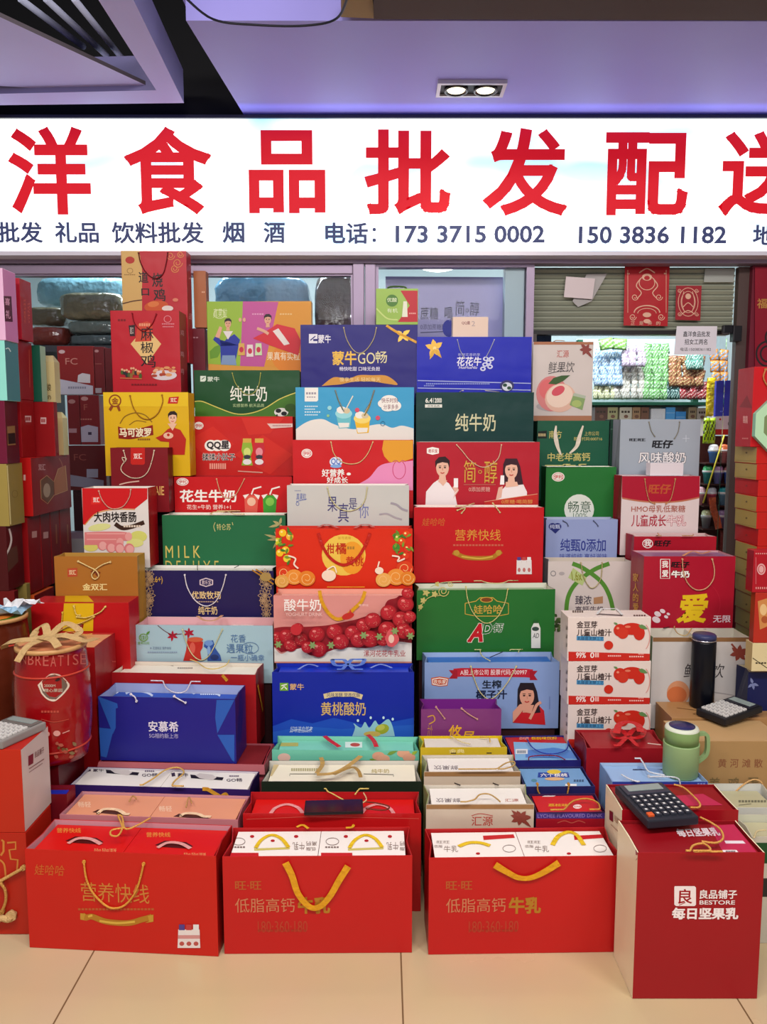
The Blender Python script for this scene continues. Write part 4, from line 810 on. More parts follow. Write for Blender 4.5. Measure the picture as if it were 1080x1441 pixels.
b = bag('crimson gift bag printed with a man and a woman each holding a white bottle', 587, 760, 622, 3.03, .09, 'b2283a', H=.31, side='7a1622')
b.p([(601,631),(609,629),(618,631),(618,638),(609,640),(601,638)], WH); b.t('君乐宝', 603, 632, 616, 637, 'b2283a', .02)
b.p([(599,711),(600,692),(610,680),(620,673),(632,680),(640,692),(644,712)], 'ece4e4'); b.p([(640,692),(638,702),(646,690),(642,680),(637,686)], 'e0b8a8'); b.p([(636,708),(640,696),(646,688),(634,700)], 'ece4e4'); person(b, 623, 645, 27, '2e1c20', 'e4bca8', 'ece4e4'); b.p([(616,676),(630,676),(624,684)], 'e4bca8'); b.p([(639,673),(645,673),(645,686),(639,686)], 'f2eeee')
b.p([(698,710),(702,694),(712,684),(722,682),(736,680),(742,692),(742,700)], 'ece4e4'); person(b, 720, 648, 27, '38202a', 'e4bca8', 'ece4e4', long=True); b.p([(712,678),(728,678),(730,684),(712,686)], 'e4bca8'); b.p([(698,704),(702,686),(708,684),(706,700)], 'e0b8a8'); b.p([(705,669),(710,669),(710,682),(704,682)], 'f2eeee')
b.t('简', 653, 648, 670, 679, 'd9b45a', -.01); b.t('醇', 682, 648, 700, 680, 'd9b45a', -.01); b.ring(676, 664, 2.2, 2.2, .9, 'd9b45a'); b.t('0添加蔗糖', 660, 685, 690, 692, 'e0a8a0', .01); b.l([(653,682),(698,682)], .6, 'c88a7a', sm=False)
b.p([(682,706),(757,695),(757,711),(682,711)], 'c03a34'); b.l([(682,706),(757,695)], .7, 'e0b090', sm=False); b.t('0蔗糖·喝简醇', 706, 703, 750, 709, 'd9a05a', .01)
b.cord([(643,626),(652,636),(662,648),(677,657),(690,655),(702,644),(706,626)], 'e2c4a8', .0018)

b = bag('red gift bag with gold characters and printed bottles, above the green plaque bag', 583, 766, 714, 2.9, .10, 'c0202a', H=.29, side='84141e', inside='eadfd8')
b.t('娃哈哈', 594, 729, 627, 740, 'c9743a', -.008, sh=.2); b.t('营养快线', 641, 745, 705, 761, 'd9a24a', -.012); b.dash(638, 766, 710, 768.4, 'c8705a', n=16)
b.l([(638,777),(644,780),(660,785),(690,785),(700,780),(706,776)], 6, 'b98a3a'); b.l([(650,783),(675,786),(694,783)], 2, 'e0c060'); b.e(643, 778, 4, 4, 'c9a24a'); b.e(702, 778, 4, 4, 'c9a24a')
for x, c in ((731, '5a4a8a'), (738, 'c05a5a'), (745, 'e8e8e8')): b.p([(x-3.4,788),(x+3.4,788),(x+3.8,808),(x-3.8,808)], 'e4dcdc'); b.r(x-2.6, 784, x+2.6, 788.6, c); b.e(x, 802, 2, 3, 'c07a78')
b.cord([(645,716),(656,712),(668,708)], 'e0cf9a', .002, 'T', .006); b.cord([(644,718),(655,715),(650,722)], 'e0cf9a', .002, 'F', .004); b.cord([(694,708),(700,716),(704,721)], 'e0cf9a', .002, 'F', .004)
inner(b, 'white drink box at the rim of the red bag with three printed bottles', 'ece4de', drop=.005)

b = bag('green gift bag with gold flower corner, outlined plaque and one white printed bottle', 587, 782, 830, 2.75, .125, '2c6c34', H=.26, inside='d8d8cc', side='1f4a26', yaw=2.2)
b.l([(655,849),(670,846),(676,841),(694,841),(700,846),(716,849),(716,864),(700,867),(670,867),(655,864),(655,849)], 1.1, 'd9b45a', sm=False); b.e(685, 844, 9, 4, 'd9b45a'); b.e(685, 844, 7.5, 3, '7a4a24')
b.t('娃哈哈', 667, 851, 707, 864, 'd9b45a', .012)
b.t('A', 658, 877, 680, 904, 'c02430', .06, sh=.35, edge='e8e0cc'); b.t('D', 679, 877, 693, 892, '2c6c34', .04, sh=.2, edge=WH); b.t('钙', 695, 877, 709, 890, '2c6c34', .03, sh=.2, edge=WH)
for x, y, q in ((594,824,5),(600,834,6),(608,826,6),(596,845,5),(616,822,4),(592,854,4),(612,836,5)):
    for a in range(0, 360, 72): b.leaf(x, y, x+q*math.cos(R(a)), y+q*math.sin(R(a)), 3.4, 'c2b878')
b.curl(624, 832, 8, 'c2b878', 1.2); b.l([(590,860),(596,848),(606,840),(620,838)], 1, 'c2b878'); b.curl(634, 822, 4, 'c2b878', 1)
b.p([(748,884),(752,876),(758,876),(761,884),(761,912),(748,912)], 'dcdcd6'); b.r(751, 873, 758, 877, '2c5a34'); b.e(754, 885, 5, 3, '3a4a44'); b.t('AD', 750, 891, 759, 898, '6a6a6a', .02, sh=.2)
b.cord([(656,826),(659,845),(668,865),(684,877),(700,869),(711,848),(715,829)], 'd8d090', .0019)
inner(b, 'pale green drink box inside the green bag with gold flower corner', '8fae8a', drop=.018)
b.cord([(658,806),(668,806),(680,818),(700,821),(714,818),(722,810),(712,808)], 'dcd8a8', .0019, 'T', .008); b.cord([(606,826),(622,820),(650,818)], 'c8d0a8', .0016, 'T', .006)

b = bag('light blue gift bag printed with a woman in red and a red ribbon banner', 598, 788, 932, 2.61, .125, '8ea4cc', H=.24, inside='a8bcdc', side='8298c0', yaw=1)
b.l([(639,947),(650,946),(740,947),(750,948)], 12, 'b82c40', sm=False); b.p([(632,943),(644,943),(644,955),(632,955),(637,949)], 'a02236'); b.p([(757,944),(746,944),(746,957),(757,957),(752,950)], 'a02236'); b.t('A股上市公司 股票代码:300997', 648, 942, 742, 950, 'f0dcdc', .01)
b.p([(607,954),(619,952),(632,954),(630,965),(619,966),(608,964)], 'c8683a'); b.p([(608.5,955.5),(619,953.5),(630.5,955.5),(629,964),(619,965),(609,963)], WH); b.p([(609.5,956.5),(619,954.8),(629.5,956.5),(628,963),(619,964),(610,962)], 'c0562e'); b.t('欢乐家', 610.5, 956.5, 628, 962.5, 'f4e6da', .02)
b.t('生榨', 679, 957, 706, 969, '1c2430', .03); b.t('椰子汁', 670, 971, 714, 984, '1c2440', .03, )
b.p([(722,1017),(724,1000),(732,992),(748,996),(760,994),(766,1000),(768,1020)], 'c02c34'); person(b, 742, 964, 31, '221a20', 'd8a48e', 'c02c34', long=True); b.p([(722,1017),(722,1002),(732,991),(738,990),(736,1000)], 'd8a48e'); b.p([(734,992),(752,992),(748,1004),(738,1002)], 'd8a48e'); b.l([(746,1012),(752,1000),(756,992),(762,988)], 4, 'd8a48e')
b.l([(774,980),(774,998)], .6, '6a7aa8', sm=False)
b.cord([(663,938),(668,956),(676,974),(688,984),(700,978),(715,960),(727,938)], 'dcd0a0', .002)
inner(b, 'bright blue drink box inside the light blue bag with the printed woman', '3c78c4', drop=.016)
b.cord([(664,906),(674,907),(678,922),(690,930)], 'd8d4a0', .0019, 'T', .008); b.cord([(718,915),(724,908),(732,908),(730,918)], 'd8d4a0', .0019, 'T', .008); b.cord([(690,925),(704,919),(708,917)], '3a3a48', .0018, 'T', .006)

b = bag('small purple open gift bag with gold lettering, in front of the light blue bag', 593, 706, 998, 2.475, .10, '7c3e74', zb=.31, inside='7a2a86', side='6a3064', yaw=.5)
b.t('悠', 630, 1020, 650, 1045, 'e0b23a', .02, sh=.2); b.t('昼', 650, 1029, 668, 1045, 'e0b23a', .02, sh=.2); b.l([(602,1009),(610,1007),(612,1014),(604,1019)], 1.6, 'c89a4a'); b.t('六个', 602, 1020, 609, 1036, 'c89a4a', 0)
b.cord([(614,995),(620,1003),(626,1011)], 'd8a898', .002, 'F', .004); b.cord([(650,997),(660,1005),(672,1012)], 'd8a898', .002, 'F', .004)
b = bag('yellow rimmed gift bag standing between the small purple bag and the white bags', 592, 714, 1052, 2.352, .095, 'cfb83a', H=.285, inside='e0c61e', side='a8b04a', yaw=.5)
inner(b, 'white drink box inside the yellow rimmed gift bag', 'dedad0', drop=.006)
b.t('金典', 632, 1054, 654, 1060, 'f2e6a8', .02); b.cord([(634,1036),(650,1044),(662,1047)], 'e0d2a8', .002, 'T', .006); b.cord([(676,1037),(688,1038),(690,1044)], 'e0c060', .002, 'T', .006)
for n, (yt, Y, lab, lab2) in enumerate(((1086, 2.20, 'cream gift bag with brown rim, rear one of the two white-boxed bags', 'white drink box inside the rear cream bag with brown rim'), (1132, 2.035, 'cream gift bag with brown rim, red seal mark and brown bow print', 'white drink box inside the front cream bag with red seal mark'))):
    x0, x1 = ((597, 733), (600, 752))[n]
    b = bag(lab, x0, x1, yt, Y, .12, 'cdbfae', H=.30, inside='cfc8bc', side='8a9468', yaw=.6)
    b.r(x0+.5, yt+.3, x1-.5, yt+6.5, '9c7a54')
    i_ = inner(b, lab2, 'ebe7e2', drop=.008)
    dx = (611, 614)[n]; yy = yt-9; i_.t('鲜果饮', dx, yy, dx+34, yy+6, '6a6068', -.005, 'T', flip=True)
    if n:
        b.t('汇源', 664, 1149, 694, 1162, 'b8443a', -.004); b.l([(664,1148),(676,1145),(694,1148)], .8, 'b8443a')
        for a in range(0, 360, 50): b.leaf(733, 1151, 733+15*math.cos(R(a)), 1151+11*math.sin(R(a)), 7, '8a4a40')
        b.leaf(733, 1151, 720, 1140, 5, '8a4a40'); b.leaf(733, 1151, 748, 1164, 5, '8a4a40')
        i_.t('汇源', 711, 1124, 730, 1128, 'b06058', 0, 'T')
    y = yt
    b.cord([(650, y+5), (652, y-2), (668, y-7), (676, y-14), (690, y-14), (704, y-4), (706, y+3)] if n else [(646, y-1), (668, y+2), (692, y), (712, y-12), (724, y-14), (722, y-8), (702, y-2)], 'c8a870', .0022, 'T', .014)
    for x in ((640, 694) if n else (634, 684)): b.cord([(x, y-30), (x+8, y-27)], '2a2422', .0018, 'T', .004)

# walnut-drink bags right of the cream ones
for x0, x1, yt, Y, D, fr, tp, lab, lab2 in (
    (722, 818, 1070, 2.345, .20, '34347c', 'b8282c', 'navy rimmed gift bag with red and sky blue box on top', 'red and sky blue drink box in the rear bag beside the cream bags'),
    (738, 838, 1107, 2.165, .135, '2c2c5c', '7aa4cc', 'dark rimmed gift bag with pale blue walnut drink box showing', 'pale blue drink box with blue name band in the dark rimmed bag'),
    (755, 854, 1143, 2.035, .11, '3c2048', 'c4222a', 'purple fronted gift bag with red lychee drink box and two gold cords', 'red drink box with gold print in the purple fronted bag')):
    b = bag(lab, x0, x1, yt, Y, D, fr, H=.295, inside=fr, side=fr, yaw=1, gus=.003)
    i_ = inner(b, lab2, tp, drop=.003)
    if tp == 'b8282c':
        i_.p([(723,1044),(807,1046),(820,1072),(724,1070)], '8ab8dc', 'T'); i_.p([(740,1056),(780,1052),(818,1056),(819,1068),(740,1066)], '5a8ac8', 'T'); i_.t('核桃味饮料', 748, 1036, 784, 1041, 'e0c030', .02, 'T'); i_.r(726, 1054, 743, 1061, 'dfe2e6', 'T'); i_.dash(728, 1056, 741, 1060, '6a7a8a', 'T', 7)
        i_.t('达利园', 731, 1036, 744, 1041, 'e8b0a8', .02, 'T')
        b.cord([(742,1040),(750,1052),(766,1060),(785,1060),(798,1054),(800,1042)], '3a4aa8', .0019, 'T', .008); b.cord([(745,1071),(746,1065),(765,1063),(785,1064),(797,1070)], '8a2a48', .0019, 'T', .008)
    elif tp == '7aa4cc':
        i_.p([(758,1087),(800,1087),(802,1094),(757,1094)], '2a4a98', 'T'); i_.t('六个核桃', 761, 1088, 799, 1093, WH, .02, 'T'); i_.e(780, 1086, 10, 3, 'e0c84a', k='T'); i_.e(781, 1096, 14, 2.4, 'd8b48a', k='T'); i_.dash(808, 1097, 823, 1100, '3a5a78', 'T', 4); i_.e(752, 1098, 4, 2, '5a8a9a', k='T'); i_.r(796, 1103, 812, 1106, 'e0e4e6', 'T')
        b.cord([(757,1104),(758,1114),(768,1127),(786,1132),(796,1126),(800,1112),(801,1104)], 'c89a4a', .0024, 'F', .008)
    else:
        i_.r(763, 1112, 779, 1121, 'e2d8d8', 'T'); i_.dash(765, 1113, 778, 1119, '6a5a5a', 'T', 7); i_.t('荔枝味', 772, 1131, 800, 1135, 'e0b03a', .02, 'T'); i_.e(813, 1135, 6, 3, 'f0e6e4', k='T'); i_.t('达利园', 808, 1133.5, 818, 1136.5, 'c4222a', .02, 'T')
        b.r(754, 1144, 854, 1152, '4a3a80'); b.t('LYCHEE FLAVOURED DRINK', 757, 1145.5, 848, 1150.5, '9a8ac0', .005); b.r(754, 1152, 854, 1164, '9c2030'); b.l([(785,1158),(795,1155),(805,1158),(815,1155),(824,1158)], 1, 'c06a5a')
        b.cord([(780,1150),(790,1144),(806,1128),(826,1124),(842,1130),(844,1141),(836,1150)], 'd0a050', .0024, 'T', .014)
# ---------------- right-hand columns (milk and juice bags), back to front
b = bag('white gift bag with a big printed peach and brown bow, behind the green calcium bag', 751, 836, 481, 3.29, .09, 'cfc6c2', H=.36, inside='c8b0a0')
b.r(751.5, 481, 835.5, 485, 'a8765a'); b.r(751.5, 585, 835.5, 600, 'a87a60')
b.t('汇源', 784, 493, 801, 503, 'b8443a', -.004); b.t('鲜果饮', 772, 509, 809, 524, '4a4648', .0, sh=.15); b.l([(772,526),(785,523),(800,522)], 1, '4a4648')
b.e(779, 572, 24, 7, 'b0a8aa'); b.e(777, 554, 22, 25, 'd08a8a'); b.e(771, 548, 12, 14, 'd8787a'); b.e(789, 560, 22, 20, 'dcb8a8', -20); b.e(788, 557, 19, 16, 'e8d2c4', -25); b.e(786, 550, 10, 6, 'd0606e', -30); b.leaf(772, 540, 803, 528, 10, '3f5a34')
b.p([(808,553),(825,557),(820,577),(802,570)], '8aa070'); b.p([(808,553),(825,557),(824,561),(807,557)], 'b0b8a8'); b.e(812, 568, 7, 5, 'a8b878')
for a in range(0, 360, 60): b.leaf(825, 492, 825+9*math.cos(R(a)), 492+9*math.sin(R(a)), 5, '8a4a44')
b.leaf(825, 492, 818, 484, 4, '8a4a44'); b.leaf(825, 492, 834, 504, 4, '8a4a44')
b.cord([(776,485),(783,479),(795,480)], 'c8a890', .0018, 'T', .004)

b = bag('dark green gift bag with white ribbon handle and gold calcium lettering', 757, 858, 592, 3.19, .09, '1c5440', H=.33, side='17382e')
b.p([(755.5+2,607),(770,606),(770,617),(757.5,617)], '16201c'); b.dash(758, 610, 769, 614, 'b8a880', n=4); b.t('南方', 773, 606, 791, 617, 'c2b878', .01)
b.t('上市公司', 823, 607, 843, 613, 'c2b878', .0); b.t('股票代码:000716', 808, 615, 848, 620, 'c2b878', 0); b.t('中老年高钙', 771, 637, 831, 649, 'c2b878', .02)
b.ribbon([(783,599),(782,612),(785,628),(790,640)], [6, 2], 'd8cfc0'); b.ribbon([(821,599),(816,614),(812,628),(802,638)], [6, 2], 'd8cfc0')
b = box('second dark green bag showing as a narrow strip right of the calcium bag', 860, 872, 590, 3.20, .08, '14382c', H=.30, name='gift_bag', cat='gift bag'); b.l([(857,604),(876,604)], .8, '6a8a7c', sm=False)
b = bag('bright green gift bag with white circle and two thin dark characters', 769, 868, 657, 3.09, .09, '2a7038', H=.32, inside='e6e6dc', side='1c4a28')
b.e(786, 671, 9, 6.6, 'e8e4dc'); b.e(786, 671, 7.6, 5.4, 'c8443c'); b.e(786, 671, 7, 4.8, 'e8e4dc'); b.t('伊利', 780, 668, 792, 674, 'c8343a', .02)
b.e(815.5, 717, 21, 21.5, 'dfe2da'); b.t('畅意', 800, 705, 832, 721, '3f5a48', -.012); b.t('100%', 807, 722, 827, 729, '6a8070', -.01)
b.cord([(789,651),(796,657),(800,662)], 'd8d090', .002, 'T', .006); b.cord([(810,655),(824,659),(834,662)], 'd8d090', .002, 'T', .006); b.cord([(798,649),(810,652),(820,656)], 'd8d090', .002, 'T', .006)
inner(b, 'white drink box at the rim of the bright green bag with white circle', 'e4e4da', drop=.006)
b = bag('lavender blue gift bag with dark blue heart badge and slogan', 769, 870, 731, 2.99, .09, '9aa6cc', H=.26, inside='b8c0d8', side='7c86ac')
b.e(778, 741, 5.5, 5, '2c3474'); b.e(785, 741, 5.5, 5, '2c3474'); b.p([(773,743),(790,743),(782,751)], '2c3474'); b.t('纯甄', 774, 738, 789, 744, 'c8d0ea', .01)
b.t('纯甄0添加', 789, 758, 853, 776, '38428a', .012); b.t('味道纯纯 享好滋味', 788, 779, 855, 787, '5a64a0', .01)
b.cord([(793,733),(798,736),(800,740)], '5a6078', .0016, 'F', .003); b.cord([(836,733),(840,737),(842,740)], '5a6078', .0016, 'F', .003)
b = bag('white gift bag with crossed green ribbon print and leaves near the base', 772, 891, 790, 2.885, .095, 'd2c8c4', zb=.43, inside='d2c8bc', side='8a8a90')
b.l([(806,793),(822,800),(846,818),(858,838),(864,862)], 6, '5a8a3c'); b.l([(858,793),(836,802),(812,820),(800,840),(797,866)], 6, '5a8a3c')
b.p([(807,799),(826,813),(820,824),(800,813)], 'b8c48a'); b.t('1.6x', 804, 804, 820, 817, '8a8a3a', .02, sh=-.3); b.ring(779, 807, 3.4, 3.4, .8, '6a6a70'); b.e(791, 807, 4, 2.4, 'b0a8a8')
b.t('臻浓', 810, 838, 833, 851, '4a4450', .01); b.p([(836,841),(849,839),(849,849),(836,850)], 'b08a6a'); b.t('高钙牛奶', 810, 853, 850, 862, '5a5058', .01)
for i in range(16): x, y = random.uniform(779, 797), random.uniform(866, 886); b.leaf(x, y, x+random.uniform(-9,9), y+random.uniform(-7,7), 6, random.choice(['4a5a38','5f7044','38462c']))
b.cord([(818,792),(822,812),(830,826),(838,826),(846,814),(848,792)], 'c4b88a', .0018)

def hawthorn(label, y0, y1, top_label=None, zb=None, zt=None):
    Y = 2.5; z1 = at(857, y0, Y).z; z0 = at(857, y1, Y).z
    M, W, H = frame(800, 917, y0, Y, 1.0, 0, H=z1-z0)
    s = box(label, 0, 0, 0, 0, .10, 'e3d6cf', M=M, W=W, H=H-.001, name='juice_carton', cat='juice carton', sup=(y1 > 1030))
    k = y0 - 868
    s.p([(800.5,917+k),(915.5,920+k),(915.5,934+k),(800.5,930+k)], 'c83a30')
    s.p([(909.5,928+k)]*0 or [(800.6,930+k),(915.4,934+k),(915.4,935+k),(800.6,931+k)], 'c83a30')
    s.t('金豆芽', 812, 874+k, 841, 884+k, '3a2c2c', .025); s.t('儿童山楂汁', 812, 885+k, 861, 895.5+k, '3a2c2c', .025)
    s.l([(812,898+k),(850,899+k)], 6, '5a9ac0', sm=False); s.t('乳酸菌发酵工艺', 813, 896+k, 850, 901+k, '2a4a6a', .01)
    s.t('99%', 811, 918+k, 825, 926+k, 'f2e6e0', .03); s.t('0', 831, 918+k, 837, 926+k, 'f2e6e0', .03); s.dash(838, 918.5+k, 844, 925+k, 'f0c8c0', n=2); s.dash(856, 922+k, 875, 924+k, 'f0c0b8', n=7); s.dash(886, 923+k, 907, 925+k, 'f0c0b8', n=7); s.dash(899, 919+k, 907, 921+k, 'f0c0b8', n=3)
    s.e(873, 887+k, 9, 9, 'c8402e'); s.e(890, 885+k, 16, 8.5, 'c83a2c'); s.e(900, 891+k, 8, 10, 'c83a2c'); s.e(877, 891+k, 8, 8, 'cc4634'); s.e(870, 884+k, 2, 1.6, 'e89a80'); s.e(884, 882+k, 4, 1.6, 'e08a70'); s.e(857, 908+k, 6.4, 6.2, 'c8402e'); s.leaf(899, 880+k, 912, 885+k, 6, '6a8a5a'); s.leaf(870, 879+k, 864, 876+k, 3, '6a8a5a')
    s.ring(900, 896+k, 15, 22, .9, 'd89a90', a0=-50, a1=50)
    s.r(800.6, 0, 800.7, 1, 'e3d6cf') if 0 else None
    for i in range(3): s.t('儿童山楂汁', 0, 0, 0, 0, '5a4644', .02, 'L', quad=[(796.5, 880+k+i*12), (799.5, 881+k+i*12), (799.5, 887+k+i*12), (796.5, 886+k+i*12)])
    return s
h1 = hawthorn('pale juice carton with red fruit print and carry handle, top of the stack of three', 868, 930)
h1.ribbon([(841,864),(848,856),(858,854),(868,857),(876,865)], 3.2, 'dcdcdc', 'T', .004, name='carry_handle'); h1.p([(840,863),(877,865),(876,867),(841,865)], '6a5a58', 'T'); h1.dash(806, 859, 822, 862, '5a4644', 'T', 5); h1.dash(892, 865, 910, 867, '5a4644', 'T', 5)
hawthorn('pale juice carton with red fruit print, middle of the stack of three', 930, 991); hawthorn('pale juice carton with red fruit print, bottom of the stack of three', 991, 1052)

b = bag('pale blue grey gift bag with black characters, behind the small plain white box', 874, 987, 590, 3.10, .10, 'a2aab4', H=.33, side='8a8e98')
b.t('旺旺', 886, 617, 909, 621, '24242a', .04); b.t('旺仔', 918, 619, 948, 631, '1c1c22', .05, sh=.1)
b.t('风味酸奶', 899, 636, 966, 652, 'ece8e8', .02, edge='4a4650')
b.l([(966,612),(966,622)], .7, 'd0d6de'); b.l([(961,617),(971,617)], .7, 'd0d6de')
b.cord([(914,594),(917,606),(922,614)], '8a8678', .0016); b.cord([(957,594),(955,607),(950,617)], '8a8678', .0016)
for y, c in ((603,'7a7a80'),(612,'7a7a80')): pass
b = bag('crimson and white gift bag with tan swoosh and pink outlined lettering', 876, 986, 670, 2.98, .10, 'd8cccc', H=.31, side='8c1a34', inside='c8a8ac', yaw=.5)
b.p([(875.5,669),(985.5,669.5),(985.5,699)] + smooth([(985.5,699),(960,704),(930,706),(900,704),(875.5,700)])[1:], 'a8203c'); b.l([(985,700),(960,705),(930,707),(900,705),(876,701)], 2, 'b87a60')
b.t('旺仔', 913, 681, 945, 695, 'b8603c', .04, sh=.1); b.t('HMO母乳低聚糖', 889, 711, 965, 721, 'a8685a', .01)
b.t('儿童成长', 889, 724, 938, 741, 'a82440', .012); b.t('牛乳', 939, 725, 966, 740, 'e8dada', .01, edge='b04a5c')
b.cord([(908,674),(910,688),(914,704),(922,709)], 'c89a70', .0018); b.cord([(951,674),(948,690),(944,703),(938,709)], 'c89a70', .0018)
TH = (b.M @ Vector((0, 0, b.H))).z
inner(b, 'white drink box inside the crimson and white gift bag', 'ddd2d0', drop=.002)
M = Matrix.Translation((at(940, 668, 2.99).x, 3.0, TH))
c = box('small plain white box standing on the rim of the crimson and white bag', 0, 0, 0, 0, .05, 'dcd4da', M=M, W=.13, H=.05, sup=False)

b = bag('red gift bag mostly hidden, its top edge above the large red bag with yellow character', 893, 1009, 755, 2.87, .10, 'a81c34', H=.28, inside='cfb8b8', side='96182c')
b.t('我', 907, 760, 917, 769, WH, .03); b.ring(912, 765, 7, 6, 1, WH); b.t('旺仔', 921, 760, 945, 769, '1c1014', .05, sh=.1)
b.cord([(926,750),(932,757),(940,757)], 'c89a70', .0018, 'T', .005); b.cord([(976,752),(978,758),(984,762)], 'c89a70', .0018, 'T', .005)
inner(b, 'pale drink box showing in the mostly hidden red bag', 'd0b8b8', drop=.006)
b = bag('large red gift bag with one big yellow character and white outlined words', 907, 1036, 783, 2.70, .14, 'a8203a', H=.30, inside='c8a0a8', side='961c30', gus=.002)
b.t('我', 932, 789, 941, 799, WH, .03); b.t('爱', 932, 802, 941, 812, WH, .03); b.l([(930,787),(943,787),(943,814),(930,814),(930,787)], 1, WH, sm=False)
b.t('旺仔', 945, 790, 971, 799, '1c1014', .05, sh=.1); b.t('牛奶', 945, 803, 971, 813, WH, .05, edge='1c1014')
b.ring(980, 850, 34, 34, .8, 'b83048', a0=-70, a1=70); b.t('爱', 953, 835, 997, 877, 'e0c22e', .05, sh=.12); b.t('无限', 1004, 866, 1029, 876, 'ecdce4', .02)
for x, y, q in ((926,864,5),(933,860,4),(924,872,6),(938,868,3),(941,864,2.5)): b.e(x, y, q, q*.7, 'dfd0d4', 25)
b.cord([(961,787),(962,803),(968,820),(980,830),(994,828),(1004,816),(1006,802),(1003,787)], 'd8a888', .0022)
for i, ch in enumerate('家人的爱'): b.t(ch, 0, 0, 0, 0, 'd8a03a', .03, 'L', quad=[(891, 806+i*14), (899, 807+i*14), (899, 819+i*14), (891, 818+i*14)])
inner(b, 'mauve drink box inside the large red bag with the yellow character', '8a6a88', drop=.006); b.ribbon([(962,782),(975,776),(988,779),(1000,776)], 3, 'd8a06a', 'T', .004)

b = bag('white open gift bag with brown rim and printed bow, behind the black flask', 919, 1057, 897, 2.55, .125, 'c6c2c0', zb=.33, inside='d2cec2', side='5a7a4a', gus=.002)
b.r(919.5, 897, 1056.5, 903, '8a6a4a'); b.t('鲜果饮', 963, 934, 1020, 954, '3a3638', .0, sh=.15); b.e(955, 975, 16, 17, 'd09a78'); b.e(953, 978, 14, 12, 'c87a50'); b.l([(1006,974),(1030,978),(1052,984)], 1.4, 'a8a4a4')
for a in range(0, 360, 55): b.leaf(1041, 919, 1041+14*math.cos(R(a)), 919+12*math.sin(R(a)), 7, '8a4a40')
b.l([(1041,919),(1056,934)], 2.5, '8a4a40', sm=False); b.l([(1041,919),(1030,906)], 2.5, '8a4a40', sm=False)
i_ = inner(b, 'cream drink tin with green lid print inside the white open bag', 'd8d6ca', f0=.46, f1=.70, drop=.002); i_.e(1001, 882, 18, 4, '6a8a4a', k='T'); i_.e(1001, 882, 6, 1.4, '4a6a34', k='T')
b.cord([(948,880),(954,891),(966,894),(974,884)], 'c8b080', .0018, 'T', .005); b.cord([(934,884),(942,882)], '2a2a2a', .0016, 'T', .003); b.cord([(972,897),(976,901),(978,906)], 'c8b080', .0018, 'F', .004)
# shipping cartons
SB = .20
c2 = box('brown carton with small arrow mark, under the black flask', 946, 1104, 1010, 2.39, .148, 'a8845c', zb=.20, side='8a6644', name='shipping_carton', cat='carton')
c2.l([(951,1016),(951,1024)], 1.4, '3a2a1c', sm=False); c2.p([(948,1018),(951,1013),(954,1018)], '3a2a1c'); c2.l([(953,996),(1002,1002)], 1, '7a5a38', 'T', False); c2.dash(976, 1004, 990, 1005, '7a5a38', 'T', 3)
ZK = (c2.M @ Vector((0, 0, c2.H))).z
c1 = box('tan carton with faded red egg lettering, in front of the brown carton', 962, 1108, 1043, 2.215, .165, 'a88a62', zb=SB, side='94744c', top='bea078', name='shipping_carton', cat='carton')
for i, ch in enumerate('黄河滩散'): c1.t(ch, 1011+i*17, 1068, 1023+i*17, 1080, '8a5a44', .0)
for i, ch in enumerate('养鸡蛋'): c1.t(ch, 998+i*27, 1094, 1014+i*27, 1112, '7a6a4c', .01)
ZJ = (c1.M @ Vector((0, 0, c1.H))).z

# pale blue bag with the cup, red bag with bow
b = bag('maroon gift bag with a large red satin bow, behind the pale blue cup bag', 826, 944, 1053, 2.30, .15, 'a02430', H=.30, inside='a82a34', side='8a1c28')
i_ = inner(b, 'dark red drink box under the satin bow in the maroon bag', '98202c', drop=.004); i_.l([(912,1046),(935,1048)], 1.4, 'd8c0b8', 'T', False)
bow(b, 884, 1036, 1.3, 'c02430', 'T', .012, 7); b.ribbon([(868,1032),(872,1020),(884,1016),(898,1020),(902,1030)], 9, 'c4202c', 'T', .03, name='bow')
b = bag('pale blue gift bag with blue front hem and white rope handle, carrying the green cup', 862, 997, 1100, 2.08, .125, '8aa6cc', H=.356, inside='b0c4dc', side='8aa8d0', yaw=0, gus=.002)
b.r(862.5, 1094, 996.5, 1114, '3a4a9a'); b.dash(982, 1102, 994, 1105, '8a9ad0', n=3)
for i in range(2): b.e(0, 0, 0, 0, '3a4a7a') if 0 else None
i_ = inner(b, 'pale blue drink box carrying the green cup', '9ab8dc', drop=.008); i_.l([(891,1083),(935,1083)], 1.6, '2a3a5a', 'T', False); i_.l([(897,1079),(930,1085)], 4, '84a2cc', 'T', False)
b.cord([(886,1057),(896,1060),(906,1074),(914,1086),(936,1091)], 'dfe2ea', .0024, 'T', .012); b.cord([(875,1090),(888,1097),(902,1101)], 'dfe2ea', .0024, 'T', .006); b.cord([(914,1093),(940,1093),(955,1096),(958,1106)], 'dfe2ea', .0024, 'F', .006)
ZC1 = (i_.M @ Vector((0, 0, i_.H))).z

